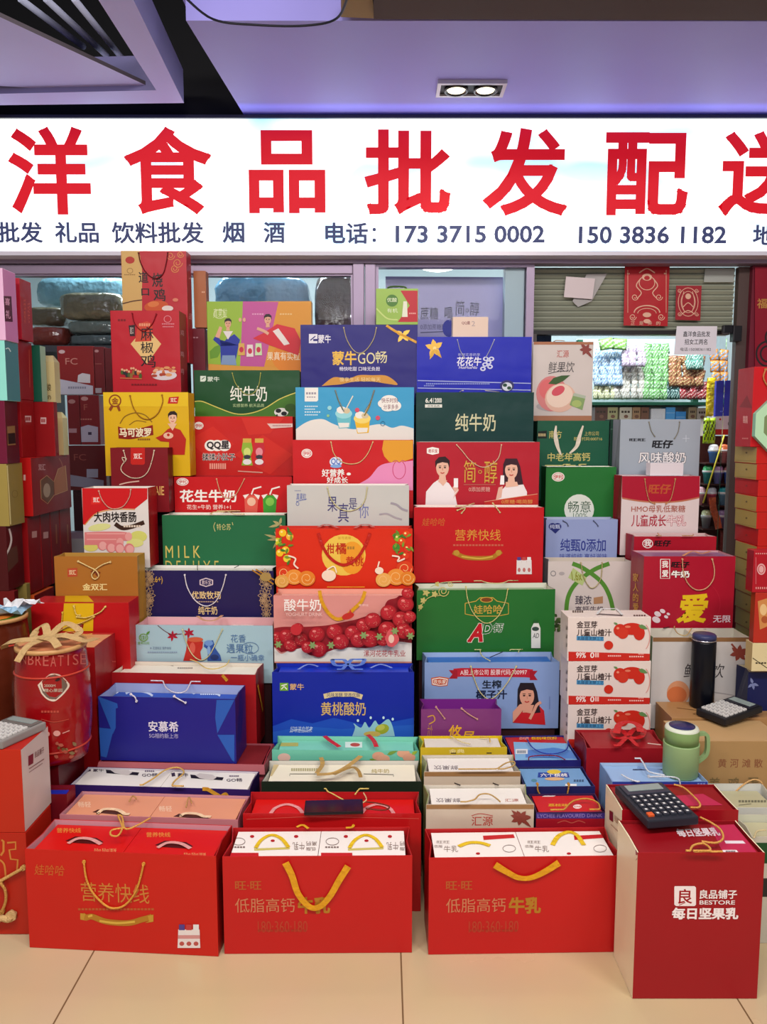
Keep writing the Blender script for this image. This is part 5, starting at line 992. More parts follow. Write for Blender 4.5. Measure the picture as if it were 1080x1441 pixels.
# tall dark red bags at the right of the front row
def tall(label, x0, x1, yt, Y, D, yaw, zb=.001):
    b = bag(label, x0, x1, yt, Y, D, '9c1626', zb=zb, inside='8c1420', side='eadfc4', yaw=yaw, gus=.0015)
    return b
b = tall('tall dark red gift bag with cream sides, rear one carrying the black calculator', 876, 1040, 1140, 1.885, .145, 0)
TR2 = (b.M @ Vector((0, 0, b.H))).z
i_ = inner(b, 'dark red and pink drink box in the rear tall dark red bag', '8c1622', drop=.004); i_.p([(958,1134),(1018,1133),(990,1117),(948,1120)], 'b8345c', 'T')
for q, c in (([(858,1140),(863,1143),(863,1157),(858,1153)], '7a1420'),): b.p(q, c, 'L')
b.t('良品铺子', 0, 0, 0, 0, '9a7a5a', .02, 'L', quad=[(865, 1146), (873, 1153), (873, 1163), (865, 1155)]); b.l([(860,1160),(872,1172)], .8, '9a7a5a', 'L', False)
b.cord([(949,1104),(962,1108),(974,1118),(985,1130),(984,1136),(972,1136)], 'dcaa60', .0026, 'T', .010)
b = tall('tall dark red gift bag with cream sides and white lettering, standing nearest', 898, 1077, 1200, 1.70, .15, 0)
TR1 = (b.M @ Vector((0, 0, b.H))).z
b.p([(950,1247),(978,1247),(980,1249),(980,1273),(978,1275),(952,1275),(949.5,1273),(949.5,1249)], 'f0e6e6'); b.t('良', 955, 1251, 975, 1272, '9c1626', .02); b.l([(965,1270),(956,1274)], 1, '9c1626')
b.t('良品铺子', 985, 1252, 1038, 1265, 'f0e6e6', .03); b.t('BESTORE', 985, 1267, 1035, 1273, 'f0e6e6', .02); b.t('每日坚果乳', 946, 1277, 1040, 1294, 'f4eaea', .05)
b.p([(895,1190),(899,1192),(899,1206),(895,1203)], '8c1828', 'L'); b.t('良品铺子', 0, 0, 0, 0, '8a5a4a', .03, 'L', quad=[(901, 1195), (910, 1203), (910, 1216), (901, 1208)]); b.l([(894,1212),(908,1226)], 1, '8a5a4a', 'L', False)
i_ = inner(b, 'dark red and pink drink box in the foremost tall dark red bag', '8c1622', drop=.006)
i_.p([(1018,1200),(1066,1200),(1037,1160),(1000,1162)], 'b8345c', 'T'); i_.p([(1017,1196),(1037,1196),(1042,1202),(1020,1202)], 'e6dfe2', 'T'); i_.dash(1022, 1197, 1036, 1201, '5a4a50', 'T', 6); i_.p([(1020,1183),(1046,1183),(1050,1187),(1022,1187)], 'e2d8e0', 'T')
i_.t('每日坚果乳', 0, 0, 0, 0, 'd8c8ce', .05, 'T', quad=[(950, 1166), (1008, 1164), (1016, 1176), (956, 1178)], flip=False)
b.cord([(986,1150),(1002,1158),(1015,1168),(1018,1180),(1008,1186),(988,1184)], 'dcaa60', .0026, 'T', .012); b.cord([(975,1210),(972,1199),(976,1190),(990,1187),(1000,1194),(996,1200),(978,1200)], 'dcaa60', .0026, 'T', .012); b.cord([(978,1199),(998,1198),(1014,1203),(1027,1210)], 'dcaa60', .0026, 'T', .010)
# bags at the right edge
b = bag('grey white gift bag with black handle slots, in front of the tan egg carton', 1005, 1110, 1137, 2.045, .15, 'c6c6c0', H=.315, inside='cfcfca', side='b8b8b0')
i_ = inner(b, 'pale olive drink box in the grey white bag before the egg carton', 'b8b498', drop=.02); i_.dash(1040, 1126, 1080, 1129, '6a6a5a', 'T', 9); i_.l([(1040,1133),(1058,1131)], .8, '6a6a5a', 'T')
b.cord([(1028,1128),(1036,1114),(1050,1102),(1062,1097),(1072,1101),(1076,1114),(1077,1128)], 'dcb480', .0026, 'F', -.1465, ends=False)
for x in (1022, 1074): b.l([(x,1131),(x+8,1127)], 2.4, '1c1c1c', 'T', False) if 0 else None
b = bag('dark green and white gift bag at the right edge beside the tall dark red bag', 1059, 1120, 1178, 1.90, .12, 'c2beb2', H=.31, inside='c8c8b8', side='c2beb2'); b.r(1060, 1186, 1118, 1215, '1f4a2c'); b.r(1060, 1236, 1118, 1262, '2a2a2a')
inner(b, 'olive white drink box in the dark green and white bag', 'bdb89c', drop=.02); b.cord([(1062,1180),(1066,1170),(1078,1168)], 'd8c8a0', .0022, 'T', .006)

# ---- right-hand wall of stacked gift boxes
def sb(label, xf0, xf1, xb, yt, yb, Y, col, side=None, sup=False, name='gift_box', top=None, yaw=0):
    near = xf1 if xb > xf1 else xf0
    D = Y * (near - 540) / (xb - 540) - Y if abs(xb-540) < abs(near-540) else .1
    z1 = at(near, yt, Y).z; z0 = at(near, yb, Y).z
    return box(label, xf0, xf1, yt, Y, max(.03, D), col, H=z1 - z0 - .0008, side=side, top=top, sup=sup, name=name)
ys = [629, 653, 676, 699, 721, 745, 769, 793, 817, 842, 867, 892, 917]
names = ['gold', 'gold', 'red', 'gold', 'gold', 'red', 'gold', 'gold', 'gold', 'gold', 'gold', 'gold']
ords = ['directly under the red box with the octagonal plate', 'second below the octagonal plate box', 'third below the octagonal plate box', 'fourth below the octagonal plate box', 'fifth below the octagonal plate box', 'sixth below the octagonal plate box', 'seventh below the octagonal plate box', 'eighth below the octagonal plate box', 'ninth below the octagonal plate box', 'tenth below the octagonal plate box', 'eleventh below the octagonal plate box', 'bottom of the stack behind the white open bag']
for i, n in enumerate(names):
    g = n == 'gold'
    s = sb(f'flat {n} gift box, {ords[i]}', 1066 + (0 if g else 2), 1150, 1035, ys[i], ys[i+1], 2.78, 'c02a24', 'a8965a' if g else 'b82428', sup=(i == 11))
    s.e(0, 0, 0, 0, 'd9b45a') if 0 else None
    y = (ys[i] + ys[i+1]) / 2 - 4; s.e(1051, y, 1.4, 1.4, '6a5a34' if g else '8a3a30', k='L'); s.l([(1037, y+9-(i-2)*.7), (1064, y+12)], .5, '8a7a44' if g else '9a2a28', 'L', False)
s = sb('red gift box with flap carrying an octagonal mint green plate, top of the right stack', 1062, 1150, 1040, 516, 629, 2.78, 'c0222c', 'b02030')
s.p([(1041,573),(1061,574),(1052,556)], '8c1824', 'L'); s.t('囍', 0, 0, 0, 0, 'e8b0a8', .02, 'L', quad=[(1046, 585), (1053, 585), (1053, 596), (1046, 595)]); s.dash(1045, 616, 1054, 618, 'd8908a', 'L', 4)
s.cord([(1078,520),(1075,532),(1082,545)], 'c88a5a', .003, 'F', .004)
mb = MB(); cx, cz = s.hit(1097, 598, 'F').x, s.hit(1097, 598, 'F').z
oc = lambda r, y: [(cx + r*math.cos(R(22.5 + 45*k)), y, cz + r*math.sin(R(22.5 + 45*k))) for k in range(8)]
A, B, C_ = oc(.105, -.0015), oc(.105, -.025), oc(.072, -.025)
for k in range(8):
    j = (k+1) % 8; mb.face([A[k], A[j], B[j], B[k]], mat('9ac8b0', .4)); mb.face([B[k], B[j], C_[j], C_[k]], mat('b8d8b8', .4))
mb.face(C_, mat('7a8a64', .45)); bmesh.ops.recalc_face_normals(mb.bm, faces=mb.bm.faces[:]); mb.build('octagonal_plate', s.root)
s = sb('red gift box with white seal and lace pattern at the right edge', 1062, 1150, 1052, 775, 834, 2.42, 'a81e30', '8c1626'); s.e(1072, 801, 6, 8, 'd8a8a8'); s.ring(1072, 801, 4, 5.5, .9, 'a81e30')
for x in range(1064, 1082, 3): s.r(x, 778, x+1.5, 780, 'd89a98'); s.r(x, 826, x+1.5, 829, 'd89a98')
s.r(1064, 784, 1064.8, 822, 'd07a80')
s = sb('red gift box with golden food picture under the lace pattern box', 1064, 1150, 1058, 834, 905, 2.42, 'b03a2c', '8c2a20'); s.p([(1067,846),(1080,842),(1084,880),(1070,886)], 'c8905a'); s.e(1075, 858, 5, 8, 'e0c090'); s.e(1077, 872, 5, 5, 'a8603a')
s = sb('cream carton beneath the golden food picture box', 1060, 1150, 1050, 905, 945, 2.42, 'd8caa4', 'c0aa7a'); s.l([(1060,926),(1080,940)], 1, '3a3428', 'F'); s.dash(1064, 932, 1080, 934, '3a3428', n=4)
b = bag('navy gift bag with silver flower print beside the black flask', 1054, 1150, 946, 2.45, .085, '141e4e', zb=ZK, inside='c8bfa8', side='10183c', sup=False); b.t('❀', 1056, 955, 1066, 966, '8a90b0', 0) if 0 else None
for a in (20, 80, 140, 250): b.leaf(1060, 962, 1060+9*math.cos(R(a)), 962+9*math.sin(R(a)), 4, '7a82a8')
b.root.location.y += 0

# ---------------- far-left columns
b = box('red roast chicken carton with tan strip and brush lettering, top of the left column', 170, 262, 353, 3.30, .078, 'b8283a', H=.46, side='9c1e30')
b.p([(170.5,352),(196,352),(200,380),(200,440),(172,440)], 'cfae72'); b.t('道', 195, 382, 209, 398, '1c1416', .02); b.t('口', 199, 406, 210, 416, '1c1416', .03); b.t('烧', 214, 384, 229, 404, '1c1416', .02); b.t('鸡', 216, 406, 233, 424, '1c1416', .02)
b.e(183, 366, 6.5, 5, 'b03a2c'); b.ring(183, 381, 4, 3.5, .7, '8a6a3a'); b.dash(175, 386, 191, 387.2, '8a6a3a', n=6)
for x, y, q in ((240,360,6),(250,370,7),(246,378,6),(254,358,5)): b.curl(x, y, q, 'd89a5a', .9, 1.6)
b.l([(170,428),(186,424),(200,422)], 1.4, '4a2a1c'); b.e(220, 431, 17, 8, 'c8602c', -6); b.e(216, 428, 8, 4, 'd8844a', -6); b.e(236, 434, 8, 4, 'e0d8d0'); b.e(247, 422, 4, 2.5, 'd88a70')
b.cord([(195,356),(198,370),(206,384),(218,392),(229,386),(234,370),(236,356)], '6a1c24', .0022)
for y in (372, 391): b.dash(266, y, 270, y+2, 'd89a9a', 'R', 2)
b.t('品', 0, 0, 0, 0, 'd8a0a0', .02, 'R', quad=[(266, 441), (271, 442), (271, 450), (266, 449)])

b = box('red pepper chicken carton with cream diamond and black brush characters', 155, 252, 437, 3.17, .11, 'b82436', H=.40, side='8e1c30')
b.p([(184,484),(205,459),(227,484),(207,512)], 'e0c088'); b.p([(190,481),(194,456),(207,452),(215,456),(213,480)], 'c8503a'); b.dash(196, 455, 212, 459, 'e0a080', n=5)
b.t('麻', 198, 460, 216, 479, '20161a', .01); b.t('椒', 198, 481, 216, 497, '20161a', .01); b.t('鸡', 198, 499, 219, 517, '20161a', .01); b.p([(181,458),(190,457),(190,473),(183,473)], '2a1c20'); b.t('道口', 183, 460, 188, 470, 'd8c8c0', 0)
b.ring(236, 449, 5, 4.6, .9, 'd8909a'); b.dash(228, 455, 246, 456.6, 'd8909a', n=7); b.dash(229, 459, 245, 460.5, 'd8909a', n=7); b.dash(166, 449, 178, 452, '7a1420', n=3)
b.e(231, 528, 18, 7, 'd8ccd0'); 
for i in range(14): b.e(231+random.uniform(-14,14), 523+random.uniform(-6,6), random.uniform(2,5), random.uniform(1.5,3), random.choice(['c87a50','e0b090','a84a34','d8a070']))
for i in range(9): x = 172+i*3.2; b.e(x, 529-random.uniform(0,6), 2.2, 3.5, random.choice(['4a5a2c','8a6a3a','c8a86a','2a2a2c','c87a40'])); b.e(x, 523-random.uniform(0,5), 1.6, 1.6, 'e0b090')
b.l([(169,532),(200,533)], 1.4, 'c87a50'); b.dash(185, 540, 222, 542, '7a1420', n=9)
b.cord([(186,441),(190,456),(202,466),(214,456),(220,442)], '8c1a28', .0020, 'F', .004)
for y in (470, 500, 524): b.t('鸡', 0, 0, 0, 0, 'd8a0a8', .0, 'R', quad=[(254, y-6), (259, y-5), (259, y+3), (254, y+2)])

b = bag('yellow gift bag with a woman in red jacket, ribbon rosette and red name band', 145, 265, 552, 3.06, .09, 'd9b41c', H=.33, side='c89a1a', yaw=-.5, sup=(0, .75))
b.r(145.5, 550, 264.5, 572, 'e2c22c'); b.ring(162, 564, 8, 8, 2, '8a4a1c'); b.t('金', 157, 559, 167, 569, '8a4a1c', .04); b.p([(156,571),(160,572),(156,579),(153,576)], '8a4a1c'); b.p([(164,572),(168,571),(170,578),(167,579)], '8a4a1c')
b.p([(238,559),(252,558),(250,568),(236,568)], 'c02c24'); b.t('双汇', 240, 560, 249, 566, 'f0e0c8', .03)
b.p(smooth([(166,600),(184,605),(200,602),(215,598)])+smooth([(216,612),(200,615),(184,618),(167,617)]), '8a2418'); b.t('马可波罗', 168, 602, 213, 615, 'f2e6c8', .04); b.dash(194, 617, 212, 619.5, '8a5a1c', n=7)
b.l([(169,596),(176,586),(190,581),(204,584),(214,594)], 1.4, '8a6a1c'); b.l([(182,598),(192,592),(206,594)], 1, '8a6a1c')
b.p([(219,616),(228,612),(236,604),(243,601),(254,605),(262,618),(260,640),(238,640),(238,622),(226,621)], 'b83024'); person(b, 243, 580, 17, '2a1c18', 'e8c0a8', 'b83024'); b.p([(236,572+24),(249,596),(243,606)], 'e8c0a8'); b.e(237, 613, 7, 4.5, 'e8c0a8'); b.e(237, 612, 2, 2, 'b83024')
b.cord([(183,557),(188,574),(198,587),(210,590),(222,582),(229,566),(228,556)], 'a8782a', .0020)

b = bag('dark maroon gift bag with red tag and knotted white cord', 155, 236, 630, 2.98, .07, '7a1622', H=.25, side='5c101a', inside='5c101a', sup=(0, .7))
b.p([(184,629),(204,629),(204,652),(202,654),(186,654),(184,652)], 'c02c24'); b.t('双汇', 188, 638, 200, 646, 'f0e0d8', .03); b.t('PENGPAIE', 190, 684, 231, 697, 'd8b070', .02)
b.cord([(174,634),(177,646),(175,650),(172,644),(178,646),(171,656),(172,664),(184,672),(198,672),(208,664),(214,648),(217,634)], 'e2cfb8', .0020); b.l([(168,682),(180,679),(196,677)], 1.6, 'd8b8a8')
b = bag('white and red sausage gift bag with printed pink sausages and black lettering', 115, 208, 687, 2.86, .112, 'dcd6d2', H=.30, side='9c1622', lean=0, gus=.004, sup=(0, .85))
b.p([(115.5,686),(207.5,686),(207.5,702),(190,716)] + smooth([(190,716),(160,716),(135,722),(119,738)])[1:] + [(116,738)], 'c8242a'); b.l([(119,739),(135,723),(160,717),(190,717)], 1.2, 'd89a4a')
b.p([(129,699),(143,698),(142,709),(128,710)], 'd83a34'); b.t('双汇', 131, 700, 140, 707, 'f2e6e0', .03); b.t('大肉块香肠', 132, 720, 192, 735, '241c1c', .03)
b.l([(162,737),(172,743),(186,741),(203,735)], 6, '3a241c'); b.dash(174, 739, 199, 742, 'e0d0c0', n=7)
b.e(140, 742, 16, 5, 'd8d89a', -8); b.e(195, 755, 12, 8, 'd0d07a'); b.e(190, 764, 12, 6, 'd8d890'); b.e(128, 770, 10, 6, 'd8d07a')
for y, x1 in ((754, 184), (762, 172)): b.p(smooth([(119,y-5),(150,y-6),(x1-6,y-5),(x1,y+1),(x1-4,y+7),(150,y+5),(119,y+5)]), 'd88a8a'); b.l([(122,y-3),(x1-8,y-3)], 1.6, 'e8aca8', sm=False); b.e(x1-3, y+1, 5, 6, 'e4a8a4')
for x, y in ((144,767),(156,770),(168,771),(182,772)): b.e(x, y, 7, 7.5, 'd8888a', -20); b.e(x+1, y+1, 5.4, 6, 'e8b0ac', -20)
b.cord([(139,691),(144,704),(153,714),(163,716),(174,712),(182,700),(184,689)], 'd8a898', .0020)

b = bag('bronze gold gift bag with looped cream cord and cream characters', 76, 193, 783, 2.735, .088, 'a87434', zb=.52, inside='b8924a', side='b08a3c', gus=.006)
b.p([(95,800),(109,799),(109,811),(95,812)], 'b8583a'); b.t('双汇', 97, 802, 107, 809, 'e8cfa8', .03); b.t('金双汇', 116, 821, 151, 831, 'ead9a0', .03)
for dx, dy in ((-8,-2),(0,-6),(7,0),(3,5)): b.leaf(135, 806, 135+dx, 806+dy, 4, '7a3a24')
b.cord([(110,790),(122,796),(135,803),(139,811),(133,815),(129,809),(136,800),(146,794),(155,791)], 'ead39a', .0024, 'F', .005)
b = box('red flat-lidded gift box with yellow centre panel, below the bronze bag', 43, 181, 848, 2.62, .11, 'b81e24', zb=.50, top='b02428', sup=(0, .85))
b.p([(90,849),(132,849),(131,888),(88,888)], 'dcb820'); b.p([(96,836),(128,836),(132,847),(91,847)], 'dcb820', 'T'); b.p([(100,878),(118,878),(117,884),(99,884)], '8a2418'); b.t('双汇', 102, 879, 115, 883, 'f0dcc8', .02)
b.cord([(88,862),(86,878),(77,888)], 'e0c050', .0022); b.cord([(104,853),(107,864),(112,866)], 'e8d080', .0022, 'F', .006); b.cord([(148,854),(140,862),(122,869),(108,868)], 'e8d080', .0022, 'F', .006); b.cord([(132,868),(116,876),(95,882),(80,890)], 'e0c070', .0022, 'F', .006)
b = bag('tall red open gift bag with apricot boxes, right of the red barrel', 68, 133, 911, 2.41, .18, '9c1c22', zb=.001, inside='b83a34', side='9a1a22', gus=.003, yaw=-1)
i_ = inner(b, 'apricot drink box, front one in the tall red open bag', 'd8a880', 0, 1, drop=.008, g0=0, g1=.5); i2 = inner(b, 'apricot drink box, rear one in the tall red open bag', 'd8a880', 0, 1, drop=.004, g0=.5, g1=1)
b.cord([(84,893),(98,889),(118,893),(130,892)], 'd8a860', .002, 'T', .006)
for i in range(3): b.dash(158, 930+i*30, 172, 932+i*30, 'c05a50', 'R', 5)

# stacks along the left edge
def ls(label, *a, **k): return sb(label, *a, **k)
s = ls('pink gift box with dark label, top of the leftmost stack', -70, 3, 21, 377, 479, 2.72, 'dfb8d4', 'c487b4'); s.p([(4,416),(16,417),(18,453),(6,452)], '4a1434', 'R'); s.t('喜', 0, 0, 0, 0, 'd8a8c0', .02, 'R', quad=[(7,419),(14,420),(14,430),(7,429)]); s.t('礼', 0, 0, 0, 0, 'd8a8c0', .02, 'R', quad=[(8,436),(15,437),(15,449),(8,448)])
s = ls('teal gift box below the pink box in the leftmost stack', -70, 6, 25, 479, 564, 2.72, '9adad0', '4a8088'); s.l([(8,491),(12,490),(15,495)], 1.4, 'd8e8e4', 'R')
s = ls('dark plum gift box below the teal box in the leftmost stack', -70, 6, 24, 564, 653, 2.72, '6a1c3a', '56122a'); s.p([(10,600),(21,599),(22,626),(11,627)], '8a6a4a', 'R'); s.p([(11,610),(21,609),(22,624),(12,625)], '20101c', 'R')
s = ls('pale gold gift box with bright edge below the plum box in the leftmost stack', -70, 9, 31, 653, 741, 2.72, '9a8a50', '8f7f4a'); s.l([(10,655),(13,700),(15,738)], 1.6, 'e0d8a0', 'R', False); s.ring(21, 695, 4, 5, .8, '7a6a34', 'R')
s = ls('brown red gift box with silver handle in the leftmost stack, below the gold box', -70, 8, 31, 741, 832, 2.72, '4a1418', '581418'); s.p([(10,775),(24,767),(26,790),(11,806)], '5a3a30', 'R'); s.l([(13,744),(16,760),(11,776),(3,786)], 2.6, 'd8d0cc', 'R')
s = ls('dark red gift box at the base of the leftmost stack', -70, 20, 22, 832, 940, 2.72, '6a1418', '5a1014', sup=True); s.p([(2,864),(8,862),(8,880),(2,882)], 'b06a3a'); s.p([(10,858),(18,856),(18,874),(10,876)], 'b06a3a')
s = ls('gold topped gift box tucked beside the base of the leftmost stack', 22, 37, 38.6, 822, 940, 2.83, '8f7f4a', '8f7f4a', sup=True)
s = ls('red gift box with gold writing behind the pink box', -10, 27, 43, 391, 478, 2.87, 'a82036', '98182c'); s.t('福禄', 0, 0, 0, 0, 'c8604a', .0, 'R', quad=[(33,420),(36,420),(37,455),(34,455)]); s.t('寿喜', 0, 0, 0, 0, 'c8604a', .0, 'R', quad=[(39,424),(42,424),(42,455),(39,455)])
s = ls('red gift box behind the teal box', -10, 25, 44, 478, 562, 2.87, '98202c', '8c1624'); s.l([(41,492),(42,545)], 1, 'b85a4a', 'R', False)
s = ls('red gift box with white square mark behind the plum box', -10, 28, 47, 562, 644, 2.87, 'a0202a', '90181f'); s.p([(35,585),(44,585),(44,594),(36,594)], 'cfb0b0', 'R'); s.dash(36, 587, 43, 592, '90181f', 'R', 3)
cow = ls('wide red gift box with beef picture and gold tag, in the left stack', -10, 43, 98, 644, 727, 2.87, 'b8201f', '841a20'); cow.r(33, 668, 36, 676, 'dcb8b0')
cow.t('双汇', 0, 0, 0, 0, 'd0a8a8', .03, 'R', quad=[(54,653),(64,653),(64,662),(54,662)]); cow.p([(57,676),(66,670),(76,678),(76,695),(68,708),(58,700)], '6a4630', 'R'); cow.e(66, 690, 5, 10, 'a8907c', k='R'); cow.p([(76,676),(82,660),(92,655),(95,690),(77,696)], 'a86a44', 'R'); cow.l([(57,676),(66,669),(76,678),(82,660),(92,655),(95,690),(76,697),(67,709),(58,702),(57,676)], .8, 'c8a070', 'R', False); cow.l([(83,645),(87,652),(88,662),(82,674)], 1, 'b06a50', 'R')
zc = (cow.M @ Vector((0, 0, cow.H))).z
Ys = [2.87, 2.98, 3.07, 3.16]
for i, (xa, xb) in enumerate(((40, 54), (54, 70), (72, 83), (84, 106))):
    Y = Ys[i]; W0 = ['nearest', 'second', 'third', 'last'][i]
    M_, Wd, _ = frame(-20, xa if i == 0 else 40 + i*16, 733, Y, H=.1)
    z1 = at(41, 728, 2.87).z; z0 = at(41, 836, 2.87).z
    xr = at(40.5, 780, 2.87).x
    M_ = Matrix.Translation((xr - .15, Y, z0)); s = box(f'red upright gift box with pale mark below the beef picture box, {W0} of four', 0, 0, 0, 0, (.105, .085, .085, .11)[i], '9a1c22', M=M_, W=.30, H=z1 - z0 - .001, sup=(i > 1), side=('86161c', '7c141a', '8a1a1c', '94201c')[i])
    x = 40 + (i*16 + 4); s.p([(x+1,748+i),(x+8,747+i),(x+8,756+i),(x+1,757+i)] if i < 2 else [(x+2,738),(x+4,738),(x+5,765),(x+3,765)], 'c89a94' if i < 2 else 'b06a4a', 'R')
s = ls('red gift box with orange edge and grey label at the foot of the left stack', -10, 48, 76, 838, 905, 2.87, 'c8602c', '8a1a1e', sup=True); s.p([(59,815+30),(72,812+30),(73,824+30),(60,828+30)], '7a6a54', 'R')
s = ls('red gift box behind the wide beef picture box, carrying the green box', 20, 75, 80, 563, 640, 2.99, '8e1a20', '841820'); s.root.location.z = zc + .001; s.p([(57,585),(65,585),(65,594),(57,594)], 'cfb0b0'); s.dash(58, 587, 64, 592, '90181f', n=3)
zr = zc + s.H + .002
M_ = Matrix.Translation((at(51, 540, 3.0).x, 3.0, zr)); s = box('green gift box with pale edge standing on the rear red box of the left stack', 0, 0, 0, 0, .05, '1f5a4a', M=M_, W=.04, H=.215, sup=False, side='a8c0a8')
def milk_carton(label, M, W, D, H, chars):
    s = Thing('drink_carton', label, 'drink carton', M, W, D, H); m = paper('cdbd90'); mb = s.mb; g = H*.14
    a, b_ = -W/2, W/2; h = H - g
    for q in ([(a,0,0),(b_,0,0),(b_,0,h),(a,0,h)], [(b_,0,0),(b_,D,0),(b_,D,h),(b_,0,h)], [(b_,D,0),(a,D,0),(a,D,h),(b_,D,h)], [(a,D,0),(a,0,0),(a,0,h),(a,D,h)], [(a,0,h),(b_,0,h),(b_*.5,D*.4,H),(a*.8,D*.4,H)], [(b_,D,h),(a,D,h),(a*.8,D*.6,H),(b_*.5,D*.6,H)], [(b_,0,h),(b_,D,h),(b_*.5,D*.6,H),(b_*.5,D*.4,H)], [(a,D,h),(a,0,h),(a*.8,D*.4,H),(a*.8,D*.6,H)], [(a*.8,D*.4,H),(b_*.5,D*.4,H),(b_*.5,D*.6,H),(a*.8,D*.6,H)], [(a,D,0),(b_,D,0),(b_,0,0),(a,0,0)]): mb.face(q, m)
    for ch, x0, y0, x1, y1 in chars: s.t(ch, x0, y0, x1, y1, '4a3a20', .01)
    return s
milk_carton('cream gable-topped carton standing beside the green box', Matrix.Translation((at(69, 575, 3.07).x, 3.075, zr)), .052, .05, .185, (('酸', 64, 540, 72, 550), ('奶', 65, 556, 72, 562)))
milk_carton('cream gable-topped carton standing lower on the beef picture box', Matrix.Translation((at(77, 638, 3.12).x, 3.15, zc + .001)), .05, .05, .175, (('酸奶', 71, 590, 79, 594), ('奶', 71, 628, 79, 634)))

# ---- barrels, white-sided box and gold-lined bag at the lower left
def barrel(label, cx, cy, zb, rmid, H, col, top, group=None):
    M = Matrix.Translation((cx, cy, zb)); s = Thing('gift_barrel', label, 'barrel', M, rmid*2, rmid*2, H)
    prof = lambda z: rmid * (.90 + .10*math.sin(math.pi*min(1, max(0, z/H*.95 + .05))) - (.06*(1 - z/(H*.3)) if z < H*.3 else 0))
    s.rad = prof
    m = mat(col, .25, 0, .35, .1, 12, coat=.5); n = 18
    P = [(prof(H*i/n), H*i/n) for i in range(n+1)]
    s.mb.lathe(P + [(prof(H)+.004, H), (prof(H)+.004, H+.012), (prof(H)-.004, H+.012), (prof(H)-.006, H+.004), (prof(H)*.8, H+.006), (.01, H+.006)], m, 40, mats=[m]*n + [mat('c8a070', .4)]*4 + [mat(top, .4), mat(top, .4), mat(top, .4)])
    for zz in (.80, .12):
        z = H*zz; s.mb.lathe([(prof(z)+.0005, z-.003), (prof(z)+.004, z), (prof(z)+.0005, z+.003)], mat('b84a3a', .3) , 40)
    return s
b9 = barrel('red gift barrel with silver badge and straw-coloured ribbon bow on top', at(75, 990, 2.24).x, 2.245, .372, .108, .335, '92121a', 'd0906a')
ZBR = .372
bx = b9
bx.p(smooth([(53,964),(60,957),(70,949),(77,948),(85,950),(94,958),(98,965),(92,974),(84,982),(76,987),(66,984),(58,976)]), 'd8c8b8', 'C'); bx.p(smooth([(56,964),(63,957),(71,951),(77,950),(84,952),(92,959),(95,965),(90,973),(83,980),(76,984),(67,982),(60,975)]), '6a5a50', 'C')
bx.t('2000M', 62, 963, 78, 967, 'b8a898', .01, 'C'); bx.t('精心果园', 62, 969, 88, 974, 'b8a898', .02, 'C'); bx.p([(77,958),(83,953),(85,957),(80,959)], '2a1c1c', 'C')
for i, ch in enumerate('NBREATISE'): bx.t(ch, 29+i*10.5 + (3 if ch == 'I' else 0), 923+abs(4-i)*-.8, (37 if ch != 'I' else 34)+i*10.5, 938+abs(4-i)*-.8, 'b8645a', -.004, 'C')
bx.dash(58, 1000, 84, 1003, 'b8584a', 'C', 6); bx.l([(58,1012),(76,1016),(97,1012)], 1, 'b8584a', 'C'); bx.e(80, 1032, 5, 4, 'd8a8a0', k='C'); bx.e(68, 1033, 2, 3, 'd8a8a0', k='C'); bx.l([(88,1032),(98,1028)], 1.2, 'd8a8a0', 'C')
for i in range(12): x, y = random.uniform(76, 108), random.uniform(1048, 1068); bx.leaf(x, y, x+random.uniform(-10,10), y+random.uniform(-8,4), 5, random.choice(['8a7a5a','a83a34','6a5a3a','b06a5a']), 'C')
bw = MB(); zt = bx.H + .016
for pts in ([(0,-.02,.01),(-.06,-.05,.016),(-.115,-.04,.004),(-.135,-.01,-.02)], [(0,-.02,.01),(.05,-.03,.025),(.11,-.02,.006),(.125,.03,0)], [(0,-.02,.012),(-.03,.03,.04),(-.06,.04,.02),(-.05,0,.01),(0,-.02,.012)], [(0,-.02,.012),(.03,.03,.045),(.075,.03,.02),(.05,-.01,.01),(0,-.02,.012)], [(0,-.02,.012),(-.03,-.08,.008),(-.05,-.113,-.03)], [(-.02,-.03,.02),(.03,-.06,.02),(.06,-.09,.006)]):
    bw.band([(x, y, z + zt) for x, y, z in smooth(pts, 6)], (0, -.35, .94), .022, .0015, mat('c0a478', .55, 0, .4, .15, 60))
bw.build('ribbon_bow', bx.root)
b2 = barrel('green and orange gift barrel at the left edge behind the red barrel', at(-4, 950, 2.48).x, 2.49, .36, .105, .37, '5a2a1a', '6a8a34')
SUPPORT.append((Matrix.Translation((b2.M.translation.x, b2.M.translation.y - .075, b2.M.translation.z)), .17, .15))
cl = MB(); random.seed(11)
def crumple(m, x0, y0, w, d, mt):
    g = [[cl.bm.verts.new((x0 + w*i/6 + random.uniform(-.006, .006), y0 + d*j/4 + random.uniform(-.006, .006), m + random.uniform(0, .03))) for j in range(5)] for i in range(7)]
    for i in range(6):
        for j in range(4):
            f = cl.bm.faces.new((g[i][j], g[i+1][j], g[i+1][j+1], g[i][j+1])); f.material_index = cl.mi(mt)
crumple(0, -.08, -.03, .16, .09, mat('a8cbe2', .35)); crumple(.018, .0, .0, .12, .07, mat('e6e6ea', .35)); crumple(.012, -.11, .0, .08, .06, mat('e2e4ea', .35))
q = cl.build('crumpled_wrapper', None, (at(22, 880, 2.6).x, b2.M.translation.y + .005, b2.M.translation.z + b2.H + .013)); q['label'] = 'crumpled white and pale blue plastic wrapper on the green and orange barrel'; q['category'] = 'wrapper'
mb = MB(); mb.lathe([(.055, b2.H+.0075), (.05, b2.H+.009), (.02, b2.H+.009)], mat('d8883a', .4), 24); mb.build('lid_print', b2.root)
